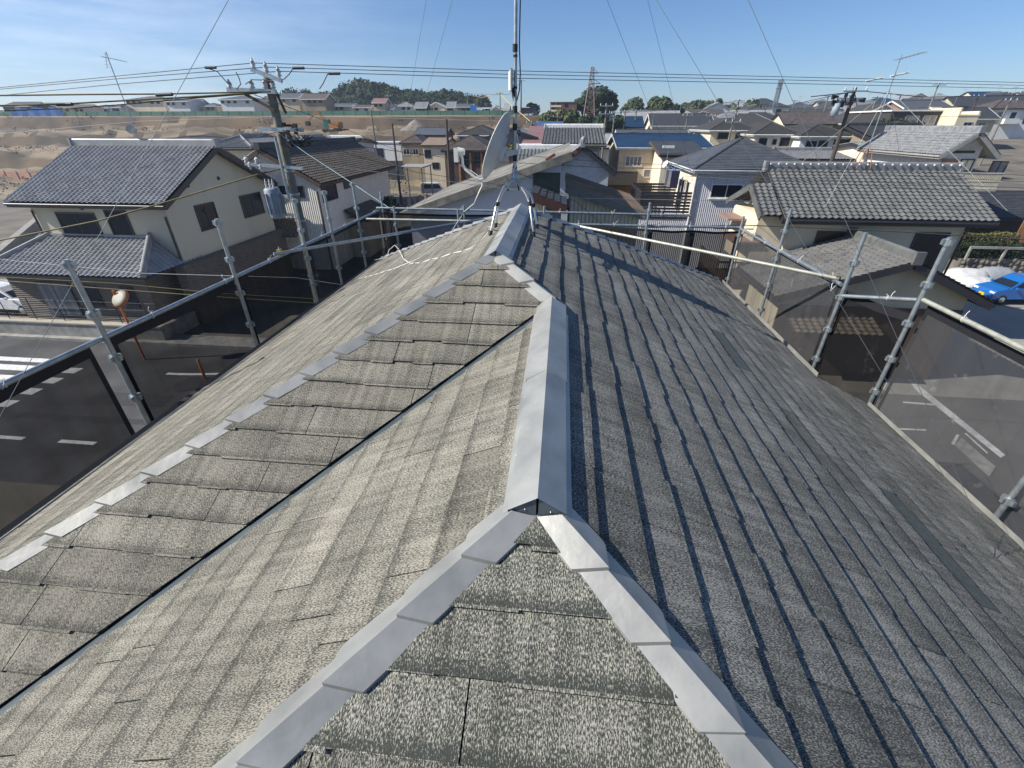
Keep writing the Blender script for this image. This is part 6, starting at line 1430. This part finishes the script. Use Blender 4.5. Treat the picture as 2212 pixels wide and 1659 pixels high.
WR = [([(650, 350), (900, 383), (1250, 428), (1700, 436)], (12.5, 15, 17, 20), .008, M_WIREL, 'pale wire passing behind the mast legs and across the pale gable'),
      ([(655, 300), (1000, 345), (1300, 362), (1830, 372), (2260, 395)], (12.5, 16, 18, 19.5, 20), .008, M_WIRE, 'dark wire running along the tin shed and over the grey wavy roof'),
      ([(655, 296), (1000, 325), (1330, 352), (1830, 366), (2260, 380)], (12.5, 18, 20, 20, 19.8), .008, M_WIRE, 'second dark wire just above the tin shed roof'),
      ([(668, 295), (760, 335), (900, 372), (1260, 426)], (12.5, 13.5, 14.5, 16), .007, M_WIRE, 'thin dark wire dipping behind the dish'),
      ([(0, 281+8), (300, 262), (640, 250), (1106, 262)], (60, 62, 64, 70), .02, M_WIREL, 'faint line over the cut bank'),
      ([(550, 205), (700, 260), (870, 330), (1150, 360)], (12.5, 20, 30, 40), .01, M_WIRE, 'dark drop wire from the pole top over the brown tiled roof'),
      ([(598, 285), (660, 330), (760, 395), (860, 462)], (12.4, 12.2, 11.5, 10.8), .008, mat('light blue wire', (.3, .5, .55), .5), 'light blue wire sloping down from the pole to the corner scaffold post'),
      ([(0, 560), (300, 590), (640, 600), (900, 640)], (9.5, 9.6, 9.8, 9.9), .006, M_WIREL, 'thin wire crossing before the tiled porch roof'),
      ([(0, 606), (250, 625), (480, 642), (760, 660)], (8.2, 8.3, 8.5, 8.7), .011, M_CABLE, 'twisted cable crossing below the tiled porch eave'),
      ([(0, 598), (250, 612), (480, 634), (760, 650)], (8.6, 8.7, 8.9, 9.0), .008, M_CABLE, 'thinner cable just above the twisted one'),
      ([(0, 440), (200, 390), (420, 330), (600, 285)], (11.5, 11.8, 12.2, 12.5), .008, M_WIRE, 'dark wire passing over the big silver roof'),
      ([(1385, 492), (1600, 486), (1900, 498), (2260, 520)], (12, 12.5, 12.5, 12), .012, M_WIRE, 'wavy wrapped cable before the grey ribbed house'),
      ([(1480, 380), (1600, 388), (1830, 398), (2260, 425)], (22, 19, 18.5, 17), .01, M_WIRE, 'black wire across the eave shadow of the grey ribbed house'),
      ([(1480, 372), (1660, 385), (1830, 391), (2260, 408)], (22, 19, 18.5, 17), .01, M_WIRE, 'upper black wire across the eave of the grey ribbed house'),
      ([(1850, 196), (1700, 228), (1500, 252)], (44, 60, 90), .03, M_WIRE, 'line from the cluttered transformer pole towards the conifer'),
      ([(1855, 196), (2000, 210), (2260, 205)], (44, 45, 50), .03, M_WIRE, 'line from the cluttered transformer pole to the right edge'),
      ([(1126, 176), (1100, 204), (1009, 203)], (120, 125, 130), .04, M_WIRE, 'distant line between two plateau poles'),
      ([(1012, 205), (1040, 211), (1080, 203)], (130, 129, 128), .07, mat('yellow sleeve', (.6, .5, .2), .6), 'yellow sleeved line between two plateau poles'),
      ([(1082, 205), (1110, 232), (1145, 262)], (128, 110, 95), .07, mat('yellow sleeve', (0, 0, 0)), 'yellow sleeved line falling to the pole above the solar roof'),
      ([(1112, 372), (1180, 395), (1250, 440), (1330, 510), (1440, 590)], (5.1, 5.6, 6.5, 8, 9.6), .0035, M_WIRE, 'twisted black cable leaving the mast stand towards the far right rail'),
      ([(1600, 216), (1500, 235), (1330, 244)], (92, 90, 85), .03, M_WIRE, 'distant line under the skyline trees'), ([(1600, 220), (1700, 232), (1791, 212)], (92, 100, 110), .03, M_WIRE, 'distant line from the crossed arm pole to the right')]
for pts, Ys, r_, m, lab in WR: wire('overhead_wire', [at(x, y, Y) for (x, y), Y in zip(pts, Ys)], r_, m, lab, 'wire', 'thin wires of the neighbourhood')
# jumper leads at the pole top
for i, (pts, lab) in enumerate((([(445, 146), (470, 155), (490, 178), (498, 182)], 'leftmost jumper lead looping to the second crossarm'), ([(510, 156), (517, 170), (520, 182), (512, 192)], 'short jumper lead left of the pole top'), ([(530, 182), (545, 172), (570, 173), (592, 176)], 'jumper lead arching over the second crossarm'), ([(633, 147), (625, 160), (612, 172)], 'right jumper lead under the middle line'), ([(708, 159), (698, 180), (690, 192)], 'far right jumper lead under the lower line'))):
    wire('jumper_lead', [at(x, y, YP-.3) for x, y in pts], .012, M_WIRE, lab, 'jumper lead', 'jumper leads on the utility pole')
for i, (x, y) in enumerate(((455, 146), (645, 147), (722, 159))):
    p = at(x, y, YP-.3); tag(MB().tube([(-.14, 0, 0), (.14, 0, 0)], .03, 7).build('line_clamp', M_BLK), ['left', 'middle', 'right'][i]+'most black sleeve clamped on the power lines near the pole' if i != 1 else 'black sleeve on the middle power line just right of the pole', 'line clamp').location = p

# ------------------------------------------------------------------ earthworks
fy = 122.2
o = empty('site_fence', (-80, fy, 1.9), 'green mesh site fence along the top of the cut bank', 'fence'); mb = MB(); ps = MB()
mb.box(-85, 69, 0, .05, 0, 1.0); mb.build('panel', mat('green mesh panels', (.10, .21, .15), .7, c2=(.06, .15, .105), scale=.3), o)
for k in range(52): MB().box(-85+k*3, -84.92+k*3, -.06, -.002, 0, 1.1).build('post', mat('pale green post', (.22, .34, .26), .6), o)
o = empty('tarpaulin_screen', (at(22, 240, fy-.6).x, fy-.6, 1.6), 'bright blue tarpaulin screens hung before the leftmost plateau houses', 'tarpaulin'); mb = MB(); z1_ = at(60, 231, fy-.6).z-1.6; xw_ = at(132, 240, fy-.6).x-o.location.x
for k in range(9): mb.add([(xw_*k/9, .12*(k % 2), 0), (xw_*(k+1)/9, .12*((k+1) % 2), 0), (xw_*(k+1)/9, .12*((k+1) % 2), z1_*(.8+.2*((k*5) % 3)/2)), (xw_*k/9, .12*(k % 2), z1_*(.8+.2*((k*5) % 3)/2))], [(0, 1, 2, 3)])
mb.build('sheet', SHEET, o)
a = atz(-40, 374, -8.2); b = atz(122, 382, -8.2); o = empty('barrier_fence', a, 'faded orange barrier netting on the dug ground left of the big silver roof', 'barrier')
MB().add([(0, 0, -.8), tuple(b-a-V((0, 0, .8))), tuple(b-a+V((0, 0, .5))), (0, 0, .5)], [(0, 1, 2, 3)]).build('net', mat('orange netting', (.42, .2, .13), .8, c2=(.3, .16, .11), scale=.4), o)
for k in range(7): p = (b-a)*(k/6); MB().box(p.x-.05, p.x+.05, p.y-.12, p.y-.02, -.8, .7).build('post', M_GALV, o)
a = atz(-30, 572, -8.2); b = atz(104, 458, -8.0); o = empty('channel_wall', a, 'pale concrete channel edge running past the left end of the beige tiled house', 'wall'); MB().bar((0, 0, 0), b-a, .5, .5).bar((0, 0, -.4), b-a-V((0, 0, .4)), .3, .7).build('wall', M_CONC, o)
Ye = 110; p = at(720, 278, Ye); zt = G(p.x, Ye)
o = empty('excavator', (p.x, Ye, zt), 'orange excavator with green cab working on the cut bank terrace', 'excavator')
f = MB()
for s in (-1, 1): 
    for q in (1,): f.box(-1.8, 1.8, s*1.0-.25, s*1.0+.25, .08, .62)
    f.tube([(-1.8, s*1.0-.25, .35), (-1.8, s*1.0+.25, .35)], .3, 10).tube([(1.8, s*1.0-.25, .35), (1.8, s*1.0+.25, .35)], .3, 10)
f.build('track', M_BLK, o)
OM = mat('orange machine paint', (.42, .17, .03), .5)
MB().box(-.4, 1.7, -1.2, 1.2, .8, 1.7).box(.6, 1.9, -1.1, 1.1, 1.0, 2.0).build('body', OM, o); MB().box(-1.5, -.3, -1.15, -.1, .8, 2.5).build('cab', mat('green cab glass', (.02, .14, .11), .3), o)
MB().bar((-.8, .4, 1.3), (-3.4, .4, 4.0), .35, .45).bar((-3.4, .4, 4.0), (-5.8, .4, 2.2), .25, .35).build('boom', OM, o); MB().obox((-5.9, .4, 1.7), (.4, 0, 0), (0, .5, 0), (0, 0, .45)).build('bucket', M_BLK, o)
for i, (px_, w_, hp) in enumerate(((905, 84, 24), (946, 30, 10))):
    p = at(px_, 283, 112); r = w_/2*112*.9/FPX; rg = random.Random(i); mb = MB(); vs = []; N = 26
    for a_ in range(9):
        k = a_/8
        for b_ in range(N): q = rg.uniform(.92, 1.08); th = 2*math.pi*b_/N; vs.append((math.cos(th)*r*k*q, math.sin(th)*r*k*q*.7, (hp*112*.9/FPX)*(1-k**1.15)*rg.uniform(.95, 1.05)))
    mb.add(vs, [(a_*N+b_, a_*N+(b_+1) % N, (a_+1)*N+(b_+1) % N, (a_+1)*N+b_) for a_ in range(8) for b_ in range(N)], sm=True)
    q = mb.build('gravel_heap', mat('crushed gravel', (.22, .19, .165), .95, c2=(.15, .13, .115), scale=1.5, detail=10, bump=.6)); q.location = (p.x, 110, G(p.x, 110)-.1); tag(q, ['large grey gravel heap on the terrace left of the dark wide house', 'small pale gravel heap right of the large one'][i], 'gravel heap')

# dry scrub scattered over the cut bank
rg = random.Random(77); mb = MB()
for i in range(420):
    y = rg.uniform(58, 120); x = rg.uniform(-1.45, -.02)*y
    if -.32 < x/y and y < 95: continue
    r = rg.uniform(.3, 1.1); z = G(x, y)+.2
    for k in range(int(10+r*14)):
        a = rg.random()*6.28; q = r*rg.random(); p = V((x+math.cos(a)*q*1.8, y+math.sin(a)*q, z+rg.uniform(-.2, 1.0)*(1.1-q/r*.7))); u = V((rg.gauss(0, 1), rg.gauss(0, 1), rg.gauss(0, 1))).normalized(); v = u.cross(V((rg.gauss(0, 1), rg.gauss(0, 1), rg.gauss(0, 1)))).normalized(); s_ = rg.uniform(.08, .22)
        mb.add([p+u*s_, p+v*s_*.6, p-u*s_, p-v*s_*.6], [(0, 1, 2, 3)])
tag(mb.build('scrub', mat('dry scrub', (.17, .14, .075), .95, c2=(.07, .065, .035), scale=.2)), 'dry brown scrub scattered over the terraced cut bank', 'scrub', kind='stuff')

# ------------------------------------------------------------------ vehicles
def car(name, loc_, rz, L, Wd, H, paint, label, cat='car', kind='hatch', group=None):
    o = empty(name, loc_, label, cat, group, rz)                  # nose towards -x
    hw = Wd/2
    if kind == 'van': low = [(-.5, .22), (-.5, .42), (-.485, .50), (-.40, .56), (.49, .58), (.5, .25)]; cab = [(-.40, .56), (-.27, .97), (-.2, 1.0), (.45, 1.0), (.49, .9), (.495, .58)]
    else: low = [(-.5, .2), (-.5, .40), (-.47, .50), (-.30, .60), (.46, .64), (.5, .52), (.5, .25)]; cab = [(-.27, .60), (-.08, .96), (0, 1.0), (.25, .99), (.38, .92), (.47, .64)]
    b = MB(); zb = .2*H
    def loft(mb, prof, w0, w1, close):
        n = len(prof); zs = [p[1] for p in prof]; z0, z1 = min(zs), max(zs); vs = []
        for s, ins in ((-1, 0), (-1, 1), (1, 1), (1, 0)):
            for (x, z) in prof:
                k = (z-z0)/(z1-z0+1e-6); y = s*((w0+(w1-w0)*k)-(0 if ins == 0 else .04)); vs.append((x*L*(1 if ins == 0 else 1), y, z*H+(.0 if ins == 0 else .025*(k > .5))))
        fs = [tuple(range(n))[::-1], tuple(range(3*n, 4*n))]
        for r_ in range(3):
            for k in range(n if close else n): fs.append((r_*n+k, r_*n+(k+1) % n, (r_+1)*n+(k+1) % n, (r_+1)*n+k))
        mb.add(vs, fs)
    low2 = []
    loft(b, low, hw, hw*.94, True); loft(b, cab, hw*.93, hw*.74, True)
    b.build('body', paint, o)
    # glass: screens and side panes a little proud of the cabin
    zc0, zc1 = cab[0][1]*H, 1.0*H
    def side_y(z): k = (z-zc0)/(zc1-zc0); return hw*(.93+(.74-.93)*k)+.006
    xs = [cab[0][0]*L+.18, 0, cab[-1][0]*L-.12]
    for s in (-1, 1):
        for (xa, xb, ta, tb) in (((cab[0][0]+.045)*L, .0*L, (cab[1][0]+.03)*L, 0.0), (.02*L, (cab[-1][0]-.06)*L, .02*L, (cab[-2][0]-.03)*L)):
            z0_, z1_ = zc0+.06, zc1-.12; MB().add([(xa, s*side_y(z0_), z0_), (xb, s*side_y(z0_), z0_), (tb, s*side_y(z1_), z1_), (ta, s*side_y(z1_), z1_)], [(0, 1, 2, 3)]).build('window', M_GLS, o)
    p0, p1 = cab[0], cab[1]; f0 = V((p0[0]*L+.05, 0, p0[1]*H+.06)); f1 = V((p1[0]*L-.0, 0, p1[1]*H-.05)); nn = V((-(f1.z-f0.z), 0, f1.x-f0.x)).normalized()*.03
    MB().add([f0+nn+V((0, -hw*.82, 0)), f0+nn+V((0, hw*.82, 0)), f1+nn+V((0, hw*.68, 0)), f1+nn+V((0, -hw*.68, 0))], [(0, 1, 2, 3)]).build('windscreen', M_GLS, o)
    p0, p1 = cab[-1], cab[-2]; f0 = V((p0[0]*L, 0, p0[1]*H+.05)); f1 = V((p1[0]*L, 0, p1[1]*H-.03)); nn = V((.03, 0, .01))
    MB().add([f0+nn+V((0, -hw*.8, 0)), f0+nn+V((0, hw*.8, 0)), f1+nn+V((0, hw*.66, 0)), f1+nn+V((0, -hw*.66, 0))], [(0, 1, 2, 3)]).build('rear_window', M_GLS, o)
    for x in (-.34*L, .34*L):
        for s in (-1, 1):
            R_ = .28; w_ = MB().lathe([(0, .0), (R_*.6, .0), (R_, .02), (R_, .16), (R_*.6, .19), (0, .19)], (x, s*(hw-.16), R_), (0, s, 0), 18).build('wheel', M_BLK, o)
            MB().lathe([(0, .215), (R_*.25, .21), (R_*.55, .2), (R_*.6, .192)], (x, s*(hw-.16), R_), (0, s, 0), 14).build('rim', M_STEEL, w_)
    for s in (-1, 1):
        MB().obox((-.478*L, s*hw*.72, .45*H), (.05, 0, .02), (0, hw*.2, 0), (.02, 0, .05)).build('headlight', M_WHT, o)
        MB().obox((.497*L, s*hw*.8, .5*H), (.02, 0, 0), (0, hw*.1, 0), (0, 0, .09)).build('tail_light', mat('red lamp', (.4, .02, .02), .3), o)
        MB().obox(((cab[0][0]+.06)*L, s*(hw+.08), zc0+.08), (.05, 0, 0), (0, .07, 0), (0, 0, .05)).build('mirror', paint, o)
    MB().box(-.5*L-.012, -.5*L, -.17, .17, .24*H, .24*H+.16).build('number_plate', mat('yellow plate', (.7, .5, .03), .5), o)
    return o
CB = mat('blue car paint', (.01, .13, .42), .25, .1, c2=(.01, .12, .4), coat=.6, spec=.6); CW = mat('white car paint', (.75, .75, .75), .3, coat=.5); CS = mat('silver car paint', (.45, .46, .47), .3, .5); CK = mat('black car paint', (.02, .02, .022), .25, coat=.5)
p = atz(2122, 655, -8.98); car('parked_car', (p.x+1.85, p.y+.6, -8.97), R(3), 3.5, 1.48, 1.5, CB, 'bright blue small hatchback with yellow number plate parked by the stone wall')
p = atz(935, 424, -8.98); car('parked_van', (p.x, p.y+.5, -8.97), R(180+14), 3.4, 1.5, 1.75, CW, 'white boxy small van on the street behind the pale roof edge', 'van', 'van')
p = atz(878, 388, -8.98); car('parked_car', (p.x+2, p.y, -8.97), R(20), 3.8, 1.6, 1.5, CS, 'silver car under the carport beside the street', kind='van')
p = atz(2, 690, -8.98); car('parked_car', (p.x-.4, p.y+1.3, -8.9), R(180), 4.2, 1.7, 1.45, CW, 'white car half out of frame at the left beyond the low wall')
for px_, Y, pt2, lab in ((1140, 124, CK, 'black car parked on the plateau right of the mast'), (1047, 124.5, CW, 'white car beside the blue truck on the plateau')):
    p = at(px_, 250, Y); car('parked_car', (p.x, Y, G(p.x, Y)+.02), 0, 4, 1.6, 1.5, pt2, lab)
p = at(1035, 250, 125.5); o = empty('truck', (p.x, 125.5, G(p.x, 125.5)), 'small bright blue truck parked on the plateau by the cream bungalow', 'truck')
BT = mat('blue truck paint', (.02, .17, .55), .4); MB().box(-2, -.7, -.8, .8, .5, 2.1).build('cab', BT, o); MB().box(-.65, 2.4, -.85, .85, .7, 1.2).build('bed', BT, o); MB().box(-2.02, -2.005, -.7, .7, 1.3, 1.95).build('windscreen', M_GLS, o)
for x in (-1.4, 1.6): MB().tube([(x, -.85, .4), (x, .85, .4)], .4, 12).build('wheel', M_BLK, o)
# covered boats by the blue car
for i, (px_, py_, L, hh) in enumerate(((2085, 592, 2.9, .75), (2108, 606, 2.2, .5), (2150, 590, 2.6, .8))):
    Y = (30.4, 29.2, 32)[i]; p = at(px_, py_, Y); mb = MB(); vs = []; N = 14; M_ = 18; rg = random.Random(i)
    for a_ in range(M_+1):
        t = a_/M_*2-1; w_ = (1-abs(t)**2.6)**.6*.75; h_ = (1-abs(t)**3)**.5*hh
        for b_ in range(N+1): th = math.pi*b_/N; vs.append((t*L/2, -math.cos(th)*w_, (math.sin(th)**.8 if b_ not in (0, N) else 0)*h_*rg.uniform(.95, 1.03)))
    mb.add(vs, [(a_*(N+1)+b_, a_*(N+1)+b_+1, (a_+1)*(N+1)+b_+1, (a_+1)*(N+1)+b_) for a_ in range(M_) for b_ in range(N)], sm=True)
    q = mb.build('covered_boat', mat('white tarpaulin', (.6, .6, .58), .6, c2=(.5, .5, .49), scale=3) if i < 2 else mat('grey tarpaulin', (.3, .32, .34), .6)); q.location = (p.x, Y, p.z-hh*.5); tag(q, ['larger white covered hull shape left of the blue car', 'smaller white covered hull lying lowest beside the blue car', 'grey covered hull behind the blue car'][i], 'covered boat')
o = empty('boat_trailer', (at(2100, 610, 30).x, 30, -9), 'low dark stand carrying the covered hulls beside the blue car', 'stand'); zt_ = at(2100, 606, 30).z+9
mb = MB().box(-1.4, 2.6, -.9, .9, zt_-.42, zt_-.34)
for x in (-1.2, 2.3):
    for y in (-.8, .7): mb.box(x, x+.1, y, y+.1, 0, zt_-.42)
mb.build('frame', M_FRD, o)
# traffic mirror with an orange pole, seen from behind
pb = atz(314, 777, -9); o = empty('traffic_mirror', pb, 'round traffic mirror on an orange pole at the road corner, seen from behind', 'traffic mirror')
OR = mat('orange enamel', (.55, .14, .03), .5); zc = at(271, 643, pb.y-.1).z-pb.z
MB().tube([(0, 0, 0), (0, 0, zc+.25)], .045, 10).build('pole', OR, o)
q = MB().lathe([(0, 0), (.22, -.01), (.34, .03), (.37, .08), (.36, .12)], (.22, -.12, zc), (.12, .72, -.68), 24).build('mirror_back', mat('ivory enamel', (.30, .28, .22), .6), o)  # shade on the mirror back put into a duller ivory
MB().lathe([(.37, .02), (.39, .05), (.39, .12), (.37, .13)], (.22, -.12, zc), (.12, .72, -.68), 24).build('rim', OR, q)
MB().bar((0, 0, zc+.1), (.2, -.05, zc), .04, .05).build('bracket', OR, o)
p = atz((1490*.5425)/1.8228, (850+1180*.5425)/1.8228, -9); o = empty('bollard', p, 'short orange post at the road edge close below the left eave', 'bollard'); MB().lathe([(.0, .9), (.05, .88), (.055, 0)], (0, 0, 0), (0, 0, 1), 12).build('post', OR, o)
# carport and block walls by the street
a = at(851, 361, 62); b = at(913, 361, 62); o = empty('carport', (a.x, 62, G(a.x, 62)), 'flat grey carport roof over the silver car beside the street', 'carport'); zc = a.z-o.location.z
MB().box(0, b.x-a.x, 0, 5, zc-.1, zc+.05).build('roof', M_CONC, o)
for x in (.2, b.x-a.x-.3):
    for y in (.2, 4.6): MB().box(x, x+.12, y, y+.12, 0, zc-.1).build('post', M_GALV, o)
a = at(876, 395, 52); b = at(892, 395, 52); o = empty('gate_wall', (a.x, 52, -9), 'stepped concrete gate wall with dark openings beside the street', 'wall')
for k in range(4): MB().box(.3*k, .3*k+.25, k*1.2, k*1.2+.5, 0, 1.9).build('pillar', M_CONC, o)
MB().box(0, 1.3, 0, .2, 0, 1.2).box(1.31, 1.5, 0, 5, 0, 1.3).build('wall', M_CONC, o)
for i, (x, c) in enumerate((('red', (.4, .05, .05)), ('white', (.6, .6, .6)), ('green', (.15, .3, .08)))):
    pass
# air: closed box of even haze
mb = MB().box(-420, 380, -35, 690, -10.5, 24)
M_HZ, t, p = newmat('haze'); N = t.nodes; N.remove(p); vv = N.new('ShaderNodeVolumePrincipled'); vv.inputs['Color'].default_value = (.72, .84, 1, 1); vv.inputs['Density'].default_value = .0005; vv.inputs['Anisotropy'].default_value = .3
t.links.new(vv.outputs[0], N['Material Output'].inputs['Volume'])
HZ = True
if HZ: tag(mb.build('haze', M_HZ), kind='stuff')
